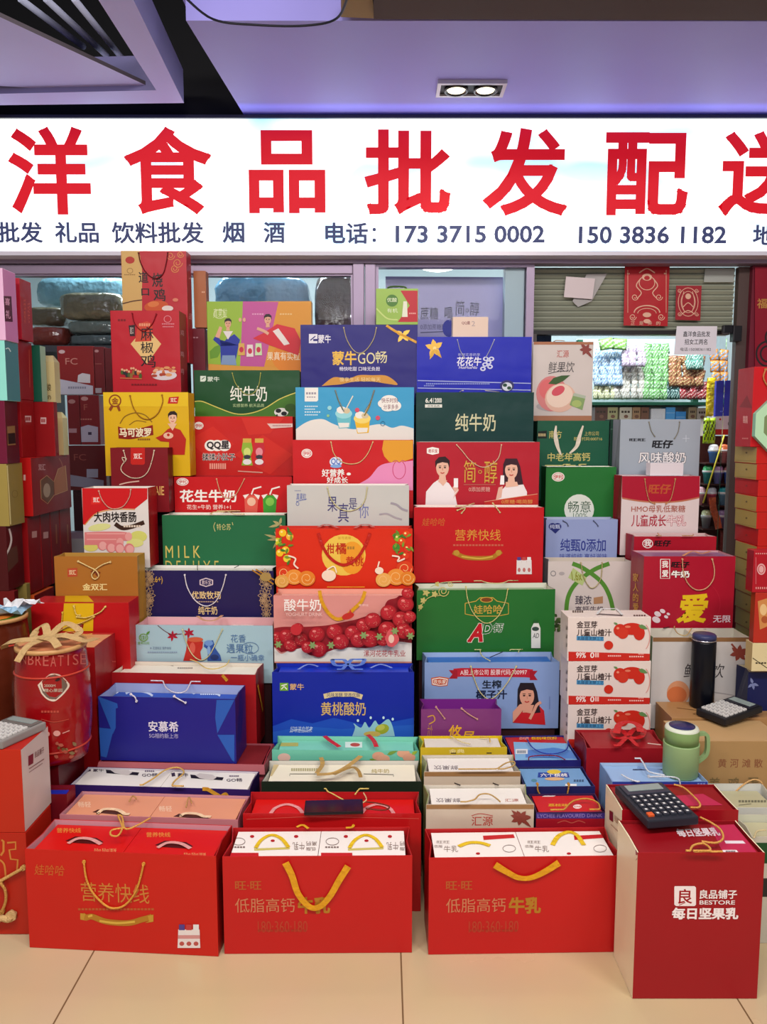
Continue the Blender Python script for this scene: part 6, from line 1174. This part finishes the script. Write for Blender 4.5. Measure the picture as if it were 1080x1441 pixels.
s = box('dark maroon gift box carrying the red barrel', 10, 82, 1078, 2.17, .19, '5a0e16', zb=.001, H=None); s.root.location.z += 0
s = box('royal blue gift bag corner showing between the white-sided box and the purple bag', 60, 96, 1112, 2.135, .022, '2038a8', H=.17, name='gift_bag', cat='gift bag') if 0 else None
b = bag('dark maroon open gift bag with blue drink box, wedged behind the white-sided red box', 48, 94, 1118, 2.10, .06, '6a1422', H=.28, inside='8a1c2a', side='7a1826', gus=.001); inner(b, 'royal blue drink box in the dark maroon open bag', '2440b8', drop=.012)
s = box('red gift bag with gold maze lines, under the white-ended red box', -75, 36, 1172, 1.935, .155, 'b4301e', zb=.001, name='gift_bag', cat='gift bag')
s.l([(2,1182),(5,1184),(5,1198),(1,1204)], 3, 'c98a48', sm=False); s.l([(10,1186),(22,1185),(22,1195),(13,1196),(15,1209),(25,1210),(24,1224)], 2.6, 'c98a48', sm=False); s.l([(0,1210),(6,1217),(8,1234)], 2.6, 'c98a48'); 
s.cord([(-20,1250),(0,1240),(16,1231),(32,1222)], 'd8b070', .0045, 'F', .008); s.cord([(0,1242),(7,1252),(8,1268),(2,1284)], 'c89a58', .004, 'F', .010); s.cord([(-8,1296),(2,1292),(12,1294),(15,1290)], 'd8b888', .009, 'F', .010)
ztop = (s.M @ Vector((0, 0, s.H))).z
s2 = box('red gift box with cream white end panel, carrying a calculator at the left edge', -75, 29, 1055, 1.935, .165, 'b8351f', zb=ztop + .001, side='cfc4be', top='b02a20', sup=False)
s2.p([(40,1064),(47,1060),(47,1074),(40,1078)], '7a1a24', 'R'); s2.t('良品铺子', 0, 0, 0, 0, '8a6a64', .02, 'R', quad=[(49,1058),(62,1050),(62,1059),(49,1067)]); s2.l([(41,1082),(62,1068)], 1.2, '8a6a64', 'R', False); s2.l([(41,1087),(60,1074)], .8, '8a6a64', 'R', False)
ZA9 = (s2.M @ Vector((0, 0, s2.H))).z

# ---- calculators
def calculator(label, M, w, d, body, keys, dark, rows=5, cols=6, tilt=0):
    s = Thing('calculator', label, 'calculator', M, w, d, .02)
    s.mb.box((-w/2, 0, 0), (w/2, d, .022), mat(body, .4), None, .004)
    mb = MB(); mb.box((-w*.44, d*.68, .0215), (w*.44, d*.96, .026), mat(dark, .35), None, .002); mb.build('display_panel', s.root)
    mb = MB(); mb.box((-w*.36, d*.76, .0255), (w*.36, d*.92, .0275), mat('8f9a98', .2), None, .0006); mb.build('display', s.root)
    kw, kd = w*.88/cols, d*.58/rows; mbk = MB(); mbk.box((-kw*.39, -kd*.36, 0), (kw*.39, kd*.36, .006), mat(keys, .4), None, .0012); mbk.face([(-kw*.16,-kd*.14,.0062),(kw*.16,-kd*.14,.0062),(kw*.16,kd*.16,.0062),(-kw*.16,kd*.16,.0062)], mat('d8d8d8' if keys != 'd2d0ce' else '8a8a8c', .5)); k0 = mbk.build('key', s.root); mbo = MB(); mbo.box((-kw*.39, -kd*.36, 0), (kw*.39, kd*.36, .006), mat('d86a3a', .4), None, .0012); me_o = mbo
    k1 = me_o.build('key', s.root); first = True
    for r in range(rows):
        for c in range(cols):
            loc = (-w*.44 + kw*(c+.5), d*.07 + kd*(r+.5), .0215)
            if c == 0 and r == 0 and keys != 'd2d0ce': k1.location = loc; continue
            if first: o = k0; first = False
            else: o = k0.copy(); COL.objects.link(o)
            o.location = loc
    if keys == 'd2d0ce': bpy.data.objects.remove(k1)
    return s
def on_top(px, py, z, yaw, pitch=0): return Matrix.Translation(atz(px, py, z)) @ Matrix.Rotation(R(yaw), 4, 'Z') @ Matrix.Rotation(R(pitch), 4, 'X')
calculator('black calculator with dark keys lying across the two tall dark red bags', on_top(948, 1164, TR1 + .012, 9, 1.5), .135, .18, '2a2c34', '34363f', '3a3b46')
calculator('black calculator with pale keys lying on the tan egg carton', on_top(1000, 1014, ZK + .003, -62, 4), .11, .18, '1c1c20', 'd2d0ce', '22222a')
calculator('calculator with pale keys on the red box at the left edge', on_top(-22, 1050, ZA9 + .001, -22), .125, .15, '8a8684', 'd2d0ce', '6a6664')
# ---- flask and cup
c0 = atz(991, 997, ZK); s = Thing('vacuum_flask', 'slim black vacuum flask with blue grey lid standing on the brown carton', 'flask', Matrix.Translation((c0.x, c0.y + .02, ZK + .0005)), .08, .08, .245)
dk = mat('0e1018', .3, .1); s.mb.lathe([(.036, 0), (.0385, .004), (.0385, .222), (.0375, .226)], dk, 32)
mb = MB(); mb.lathe([(.0365, 0), (.038, .003), (.038, .006)], mat('c8c8d0', .2, .9), 32); mb.build('steel_ring', s.root, (0, 0, .226)); mb = MB(); mb.lathe([(.038, 0), (.038, .012), (.034, .017), (.02, .019)], mat('3a3e60', .35), 32); mb.build('lid', s.root, (0, 0, .232))
c0 = atz(960, 1086, ZC1); s = Thing('thermal_cup', 'pale green thermal cup with side handle and dark blue lid top', 'cup', Matrix.Translation((c0.x - .012, c0.y - .018, ZC1 + .0005)), .1, .1, .14)
gm = mat('9ab284', .45, 0, .05, .04, 20); s.mb.lathe([(.044, 0), (.049, .005), (.050, .095), (.050, .098)], gm, 36)
mb = MB(); mb.lathe([(.047, 0), (.0475, .022), (.0475, .040), (.045, .046), (.036, .048)], mat('86a06c', .4), 36, mats=[mat('86a06c', .4), mat('86a06c', .4), mat('d2d6c8', .4), mat('d2d6c8', .4)]); mb.build('lid', s.root, (0, 0, .0985))
mb = MB(); mb.lathe([(.036, 0), (.036, .0015), (.012, .002)], mat('34345c', .3), 36); mb.build('lid_disc', s.root, (0, 0, .1465))
mb = MB(); mb.band([Vector((x, .0, z)) for x, z in smooth([(.046, .118), (.070, .120), (.078, .105), (.076, .06), (.050, .035)])], (0, 1, 0), .010, .014, mat('8ea67a', .45)); mb.build('handle', s.root)
# ================================================================ inside the shop
YB = 4.35
def sz(y, Y=YB): return at(540, y, Y).z
# shelf unit with snack packs behind the door
shx0, shx1 = at(828, 560, YB).x, at(1010, 560, YB).x
root = bpy.data.objects.new('shelf_unit', None); COL.objects.link(root); root['label'] = 'dark green shop shelves with snack packs behind the door glass'; root['category'] = 'shelf'; root.location = ((shx0 + shx1) / 2, YB, 0)
wd = (shx1 - shx0) / 2
for z in (sz(566), sz(612, YB) - .10):
    mb = MB(); mb.box((-wd, -.03, z - .018), (wd, .30, z), mat('1f4a3a', .45), None, .002); mb.build('shelf_board', root)
mb = MB(); mb.box((-wd, .30, 0), (wd, .315, sz(468)), mat('cfdcdc', .5)); mb.build('back_panel', root)
for x in (-wd, wd - .03):
    mb = MB(); mb.box((x, .26, 0), (x + .03, .30, sz(470)), mat('2a5a46', .45)); mb.build('upright', root)
def pack_mesh(c1, c2, w, h, d, seed):
    random.seed(seed); mb = MB(); nx, nz = 6, 8; ma, mb_ = mat(c1, .28, .0, .6, .15, 40, coat=.6), mat(c2, .3, 0, .6, .15, 40, coat=.6); V = {}
    for sgn in (-1, 1):
        for i in range(nx + 1):
            for j in range(nz + 1):
                u, v = i/nx, j/nz; q = max(0, math.sin(math.pi*u))**.5 * max(0, math.sin(math.pi*v))**.6
                if (i in (0, nx) or j in (0, nz)) and sgn == 1: V[sgn, i, j] = V[-1, i, j]; continue
                V[sgn, i, j] = mb.bm.verts.new(((u - .5)*w*(1 + random.uniform(-.04, .04)), sgn*d/2*q*random.uniform(.7, 1.1), v*h))
        for i in range(nx):
            for j in range(nz):
                q = [V[sgn, i, j], V[sgn, i+1, j], V[sgn, i+1, j+1], V[sgn, i, j+1]]
                try:
                    f = mb.bm.faces.new(q if sgn < 0 else q[::-1]); f.smooth = True; f.material_index = mb.mi(ma if (j in (0, nz-1) or (i + 2*j) % 3) else mb_)
                except ValueError: pass
    me = bpy.data.meshes.new('snack_pack'); mb.bm.to_mesh(me); mb.bm.free()
    for m in mb.ms: me.materials.append(m)
    return me
def packs(label, group, c1, c2, x0, x1, rows, n, w=9, h=17, seed=1, lie=False):
    """rows of upright packs leaning against each other; rows gives the y of each row's foot"""
    k = YB / F; me = [pack_mesh(c1, c2, w*k, h*k, 5*k, seed + i) for i in range(3)]; random.seed(seed)
    for j, yb in enumerate(rows):
        for i in range(n):
            o = bpy.data.objects.new('snack_pack', me[(i + j) % 3]); COL.objects.link(o)
            p = at(x0 + (x1 - x0)*(i + .5)/n, yb, YB + .05 + .02*j); o.location = (p.x, p.y + .012*(i % 2), p.z); o.rotation_euler = (R(-8), R(random.uniform(-15, 15)), R(random.uniform(-14, 14)))
            o['label'] = label; o['category'] = 'snack pack'; o['group'] = group
packs('light blue and white snack pack in the stacked rows at the left of the shelf', 'light blue snack packs', 'a4bcd8', 'eef2f4', 838, 877, (543, 531, 519, 507), 8, 7.5, 16)
packs('pinkish white snack pack beside the light blue packs on the shelf', 'pinkish snack packs', 'c0a8bc', 'eee8f0', 876, 908, (516, 508, 499), 6, 7, 13, 5)
packs('cream and olive snack pack in the bottom left of the shelf', 'cream snack packs', 'c8c49c', 'e8e4d0', 836, 864, (562, 553), 7, 6.5, 14, 9)
packs('grey beige snack pack in the lower middle of the shelf', 'grey beige snack packs', 'b8b0a4', 'e6e2dc', 865, 906, (562, 551, 540, 529), 7, 8, 16, 12)
packs('bright green snack pack in the green block of the shelf', 'green snack packs', '7aa86a', 'd0e0c8', 906, 942, (562, 551, 540, 529, 518, 507, 498), 5, 9.5, 15, 17)
packs('lime green clear bundle lying on top of the light blue packs', 'lime green bundles', '92c06a', 'd4e4c0', 846, 882, (492,), 2, 20, 16, 21)
packs('brown and orange snack pack under the handwritten notice', 'brown snack packs', '94644a', 'dcc090', 943, 990, (544, 534, 524, 514), 5, 12, 14, 25)
packs('dark teal snack pack with white streaks at the bottom of the shelf', 'teal snack packs', '3a5a58', 'b8ccc4', 938, 957, (562, 552), 5, 7, 15, 29)
packs('dark teal snack pack behind the lower edge of the handwritten notice', 'upper teal snack packs', '6a9a8a', 'd8e0d8', 968, 992, (520, 511), 4, 8, 14, 31)
packs('deep red snack pack at the bottom right of the shelf', 'deep red snack packs', '9a3a40', 'e0b8b0', 958, 995, (562, 552), 5, 10, 15, 33)
packs('orange and blue snack pack stacked in the column right of the notice', 'orange and blue snack packs', 'd89a5a', '8ab8dc', 1000, 1026, (556, 540, 524, 508), 2, 13, 17, 37)
# small boxes on the shelf below
zl = sz(612) - .0995
specs = [('brown printed box', 838, 856, 573, '6a5048'), ('olive cream box', 856, 870, 572, 'b8b48a'), ('cream lettered box', 873, 890, 573, 'dcd4c0'), ('tan box with seal', 891, 902, 572, 'b89a7a'), ('brown box with seal', 903, 914, 571, '8a6a5a'), ('blank white box', 917, 937, 575, 'e8e8ea'), ('tall sky blue box', 938, 951, 569, '6ab4ea'), ('lower sky blue box', 952, 966, 579, '5aa8e4'), ('pale brown box', 970, 981, 572, 'b8a888'), ('white and tan box', 982, 996, 574, 'd8cfc0')]
for n, x0, x1, y, c in specs:
    y = max(y, 573); p = at((x0 + x1)/2, y, YB); W = (x1 - x0)*YB/F
    s = box(f'{n} on the shelf below the snack packs', 0, 0, 0, 0, .08, c, M=Matrix.Translation((p.x, YB, zl)), W=W, H=p.z - zl, sup=False)
    if 'blank' not in n and 'blue' not in n: s.dash(x0+2, y+5, x1-2, y+8, '4a4038', n=3); s.e((x0+x1)/2, y+13, 3, 2.4, '8a6a5a')
    if 'blue' in n: s.l([(x0, y+8), (x1, y+8)], .7, 'b8dcf4', sm=False)
# things hanging near the door's right edge
s = flat('poster', 'plain blue poster card hanging right of the snack shelf', 'poster', [(1009, 536), (1035, 535), (1034, 585), (1007, 586)], 4.0, '4a50b0', th=.02)
s.dash(1014, 578, 1019, 580, '7a86d8', n=2)
M_ = Matrix.Translation((at(1022, 610, 4.0).x, 4.0, at(1022, 612, 4.0).z)); s = box('white and red box with dark curl print under the blue poster', 0, 0, 0, 0, .08, 'd8c8cc', M=M_, W=.115, H=.098, sup=False); s.r(1007, 604, 1038, 612, 'b83a34'); s.curl(1030, 596, 6, '4a3a3c', 1); s.e(1014, 590, 1.5, 1.5, 'b83a34')
for i, x in enumerate((994, 1002)):
    me = pack_mesh('b8d42a', '2a2a20', .034, .13, .012, 50 + i); o = bpy.data.objects.new('snack_pouch', me); COL.objects.link(o); p = at(x, 624, 3.95); o.location = p
    o['label'] = ('neon yellow green pouch with dark oval, left of the hanging pair', 'neon yellow green pouch with dark oval, right of the hanging pair')[i]; o['category'] = 'pouch'; o['group'] = 'neon hanging pouches'
me = pack_mesh('e0c020', 'f0dc50', .05, .20, .02, 60); o = bpy.data.objects.new('snack_pouch', me); COL.objects.link(o); o.location = at(1000, 586, 4.05); o['label'] = 'tall yellow and white pouch left of the blue poster'; o['category'] = 'pouch'
# cup rack
YR = 3.98; xr0, xr1 = at(984, 680, YR).x, at(1039, 680, YR).x; zr0, zr1 = at(1010, 800, YR).z, at(1010, 613.5, YR).z
root = bpy.data.objects.new('cup_rack', None); COL.objects.link(root); root['label'] = 'dark brown wall rack holding rows of small drink cups'; root['category'] = 'rack'; root.location = ((xr0 + xr1)/2, YR, 0)
mb = MB(); mb.box((-(xr1 - xr0)/2, .05, 0), ((xr1 - xr0)/2, .065, zr1), mat('4a2018', .6, 0, .2, .2, 20)); mb.build('back_panel', root)
cups = [(1004,635,'6a9ad8','e0d8d8','blue cup with grey white lid'), (1018,641,'c88a8a','d87a50','pink cup with orange lid'), (1032,644,'c87a88','d8a0a8','rose cup with pink lid'), (996,664,'3a8a8a','4ab070','teal cup with green lid'), (1010,668,'8a8ac0','c8a0c8','violet cup with mauve lid'), (1025,670,'5a7ac8','c88a90','deep blue cup with pink lid'), (986,688,'c88a98','d8b0b8','pale pink cup half behind the crimson bag'), (1001,694,'c85a70','d0d0d8','crimson cup with silver lid'), (1018,699,'7a9ab0','3aa0a8','grey blue cup with teal lid'), (1034,706,'b86a70','e0d8d8','red cup cut off by the door post'), (994,723,'9a9aa0','e6e0b0','grey cup with cream lid'), (1016,724,'8a7a9a','a890b8','purple cup behind the orange strip'), (1030,735,'8a9a98','dcdcd8','pale grey cup lowest by the door post')]
for z in sorted({round(at(1010, y, YR).z, 3) for y in (651, 680, 710, 742)}):
    mb = MB(); mb.box((-(xr1 - xr0)/2, -.075, z - .006), ((xr1 - xr0)/2, .05, z), mat('3a1c16', .6)); mb.build('ledge', root)
rowz = sorted([at(1010, y, YR).z for y in (651, 680, 710, 742)])
random.seed(5)
for x, y, c1, c2, n in cups:
    zb = min(rowz, key=lambda z: abs(z - at(x, y + 15, YR).z)); p = at(x, y + 15, YR - .03)
    s = Thing('drink_cup', f'{n} on the cup rack', 'cup', Matrix.Translation((p.x, YR - .03, zb + .0005)), .05, .05, .09); s.root['group'] = 'small drink cups on the rack'
    s.mb.lathe([(.017, 0), (.0235, .052), (.026, .053), (.026, .058)], mat(c1, .35), 20)
    mb = MB(); mb.lathe([(.027, 0), (.027, .008), (.025, .010), (.024, .024), (.017, .034), (.006, .037)], mat(c2, .25, 0, .4, .2, 60, coat=.5), 20, mats=[mat('e8e4e4', .3)]*2 + [mat(c2, .25, 0, .4, .2, 60, coat=.5)]*4); mb.build('lid', s.root, (0, 0, .058))
for i, (a, b_, lab) in enumerate((((1020, 612), (990, 708), 'long yellow band slanting across the upper cups of the rack'), ((1034, 676), (1023, 748), 'short yellow band slanting by the door post'))):
    mb = MB(); mb.tube([at(*a, YR - .085), at(*b_, YR - .085)], .004, mat('d8c84a', .4)); o = mb.build('yellow_band'); o['label'] = lab; o['category'] = 'band'
mb = MB(); mb.band([at(x, y, YR - .09) for x, y in smooth([(1003, 700), (1004, 715), (1009, 730), (1012, 744)])], (0, -1, 0), .034, .003, mat('c86a44', .35, 0, .8, .3, 50)); o = mb.build('candy_strip'); o['label'] = 'orange strip of small packets hanging before the cups'; o['category'] = 'packet strip'
mb = MB(); mb.band([at(x, y, YR - .05) for x, y in ((1021, 745), (1021, 800))], (0, -1, 0), .05, .003, mat('7a3a34', .4, 0, .8, .35, 60)); o = mb.build('candy_strip'); o['label'] = 'dark red strip of packets low beside the door post'; o['category'] = 'packet strip'

# behind the left window
YL = 3.90
def wrap(label, x0, x1, y0, y1, Y, c, c2, seed, cat='bundle', dome=.5):
    """a plastic-wrapped soft bundle: a crumpled rounded lump"""
    random.seed(seed); a, b_ = at(x0, y1, Y), at(x1, y0, Y); W, H = b_.x - a.x, b_.z - a.z; mb = MB(); nu, nv = 26, 14; rows = []
    m = mat(c, .22, 0, 1.0, .35, 14, coat=.8)
    for j in range(nv + 1):
        v = j/nv; ph = math.pi*(v - .5); row = []
        for i in range(nu):
            t = 2*math.pi*i/nu; ex = .45; cs = lambda q: math.copysign(abs(q)**ex, q)
            rr = 1 + random.uniform(-.035, .035)
            row.append(mb.bm.verts.new((W/2*cs(math.cos(t))*abs(math.cos(ph))**dome*rr, .14*cs(math.sin(t))*abs(math.cos(ph))**dome*rr + .14, H/2*(cs(math.sin(ph))*1 + 1)*1)))
        rows.append(row)
    for j in range(nv):
        for i in range(nu):
            f = mb.bm.faces.new((rows[j][i], rows[j][(i+1) % nu], rows[j+1][(i+1) % nu], rows[j+1][i])); f.smooth = True; f.material_index = mb.mi(m)
    o = mb.build('wrapped_bundle', None, ((a.x + b_.x)/2, Y, a.z)); o['label'] = label; o['category'] = cat; return o
def racktop(x0, x1, y, Y0, Y1, label):
    a, b_ = at(x0, y, Y0), at(x1, y, Y0); mb = MB(); mb.box((a.x, Y0, a.z - .03), (b_.x, Y1, a.z), mat('3a3a40', .5)); 
    for x in (a.x, b_.x - .03): mb.box((x, Y0 + .02, 0), (x + .03, Y1, a.z - .03), mat('3a3a40', .5))
    o = mb.build('storage_rack'); o['label'] = label; o['category'] = 'rack'
racktop(20, 280, 486, 3.80, 4.30, 'dark storage rack behind the left window carrying wrapped bundles')
wrap('brown plastic-wrapped bundle on top behind the left window', 78, 172, 408, 450, YL, '77705c', '', 3)
wrap('grey plastic-wrapped bundle in the middle behind the left window', 90, 178, 450, 470, YL, '5a605c', '', 4, dome=.25)
wrap('dark grey plastic-wrapped bundle at the bottom behind the left window', 92, 180, 470, 486, YL, '4a5254', '', 5, dome=.25)
wrap('olive plastic-wrapped bundle beside the left stack of gift boxes', 34, 88, 430, 458, 4.05, '6a6250', '', 6, dome=.3)
wrap('dull red wrapped bundle below the olive one behind the left window', 36, 90, 458, 486, YL, '6a3028', '', 7, dome=.3)
wrap('pale blue plastic sack high behind the left window', 46, 182, 386, 432, 4.28, '8ab0bc', '', 8, 'sack')
wrap('pale blue plastic sack behind the three-coloured gift box', 298, 434, 386, 500, 3.95, '8ab4cc', '', 9, 'sack', dome=.2)
wrap('dark brown plastic-wrapped bundle beside the window post', 442, 500, 386, 500, 3.95, '4a3a3a', '', 10, dome=.25)
racktop(296, 505, 500, 3.90, 4.3, 'dark storage rack behind the window carrying the blue sack')
Y = 3.68
def wbox(label, x0, x1, yt, yb, c, D=.07, sup=False, Y=Y):
    z0 = at((x0+x1)/2, yb, Y).z; return box(label, x0, x1, yt, Y, D, c, zb=z0, sup=sup)
s = wbox('red gift box with white slanted base behind the left window glass', 80, 131, 487, 555, '8a2426'); s.p([(80.5,533),(131,543),(131,555),(80.5,555)], 'c0b8c4'); s.e(87, 495, 4.5, 2.6, 'd0b0b0'); s.t('FC', 92, 504, 109, 513, 'c88a80', -.01); s.p([(110,528),(116,525),(127,527),(127,539),(109,538)], 'cfc4c8'); s.dash(96, 544, 122, 547, '8a8494', n=8)
s = wbox('dark red upright box right of the white based red box behind the window', 132, 146, 488, 555, '6e1a22'); s.e(136, 494, 3, 2, 'b88a8a'); s.l([(134,512),(143,512)], 1, '9a5a54', sm=False); s.r(134, 546, 143, 553, 'a89aa0')
s = wbox('dark red box at the window post side of the upright box', 147, 160, 490, 555, '641820')
s = wbox('maroon box in the second row behind the left window, left one', 94, 111, 556, 626, '701820'); s.e(101, 565, 5, 3, 'a87a78'); s.r(97, 603, 108, 609, 'a88088')
s = wbox('maroon box in the second row behind the left window, with white base', 112, 139, 556, 626, '7a1c24'); s.e(119, 561, 5, 3, 'b88a88'); s.t('F', 112+6, 569, 118+5, 577, 'a05a50', 0); s.dash(113, 589, 130, 591, 'b07068', n=5); s.p([(113,601),(124,598),(138,601),(138,622),(113,622)], 'b0a4b4'); s.r(124, 608, 129, 612, '3a2a40')
s = wbox('wide maroon box in the bottom row behind the left window', 96, 148, 627, 690, '5a141a', sup=True); s.t('FC', 104, 639, 121, 648, '8a4a44', -.01); s.p([(99,668),(146,676),(146,688),(99,684)], '8a8494'); s.p([(122,660),(138,660),(138,672),(122,672)], '9a94a4')

# advertising board behind the second window
s = flat('advertising_board', 'lavender board with black slogan standing behind the second window', 'board', [(543, 389), (711, 390), (711, 520), (543, 520)], 3.70, 'aaa2c8', th=.02)
s.t('蔗糖', 592, 432, 617, 450, '38344a', .01); s.t('喝', 626, 432, 637, 450, '38344a', .01); s.t('简', 641, 423, 654, 444, '38344a', -.01); s.t('醇', 662, 425, 675, 444, '38344a', -.01); s.ring(658, 437, 2.2, 2.2, 1, '38344a')
s.t('0添加蔗糖酸奶', 592, 456, 634, 464, '6a6484', -.01); s.l([(592,468),(640,466)], 1.2, '4a4668', sm=False); s.e(632, 462, 9, 12, '34389a')
SUPPORT.append((Matrix.Translation((s.root.location.x, 3.70, at(540, 520, 3.70).z)), .56, .02))
# lit ceiling panel inside, seen above the board
root = bpy.data.objects.new('ceiling_light_panel', None); COL.objects.link(root); root['label'] = 'bright ceiling lamp inside the shop above the lavender board'; root['category'] = 'ceiling light'
p = at(617, 377, 4.6); root.location = (p.x, 4.6, p.z)
mb = MB(); mb.lathe([(.09, .02), (.10, 0), (.06, -.012), (.01, -.016)], mat((1, .97, .86), .4, emit=6), 24); mb.build('diffuser', root); mb = MB(); mb.lathe([(.11, 0), (.11, .03)], mat('c8ccd0', .4), 24); mb.build('frame', root, (0, 0, .012))
mb = MB(); mb.tube([(0, 0, .04), (0, 0, 2.95 - p.z)], .006, mat('8a8c90', .4)); mb.build('rod', root)
s = box('navy carton on top of the white cabinet inside the shop', 735, 777, 450, 3.75, .1, '22304e', H=.13, sup=True); s = None
s = box('pale cabinet end standing inside the shop by the second window', 733, 746, 414, 3.70, .04, 'a8b0b8', H=1.2)

# ---- stepped platforms that carry the rear rows, and the counter inside the shop
pm = mat('33161a', .75, 0, .1, .15, 8)
def platform(name, label, test):
    mb = MB()
    for M, W, D in SUPPORT:
        z = M.translation.z
        if z < .03 or not test(M.translation): continue
        m2 = MB(); m2.box((-W/2 + .010, .008, -z + .0005), (W/2 - .010, D - .008, -.001), pm)
        m2.bm.transform(M); me = bpy.data.meshes.new('x'); m2.bm.to_mesh(me); m2.bm.free(); mb.bm.from_mesh(me); bpy.data.meshes.remove(me)
    mb.mi(pm); o = mb.build(name); o['label'] = label; o['category'] = 'platform'
platform('display_platform', 'dark stepped platform under the rear rows of gift bags', lambda t: t.y < 3.5)
platform('shop_counter', 'dark stepped counter inside the shop behind the left window', lambda t: t.y > 3.5 and t.x < .9)
platform('shop_counter', 'dark support under the box on the shop floor by the door', lambda t: t.y > 3.5 and t.x > .9)

for s in ALL: s.end()
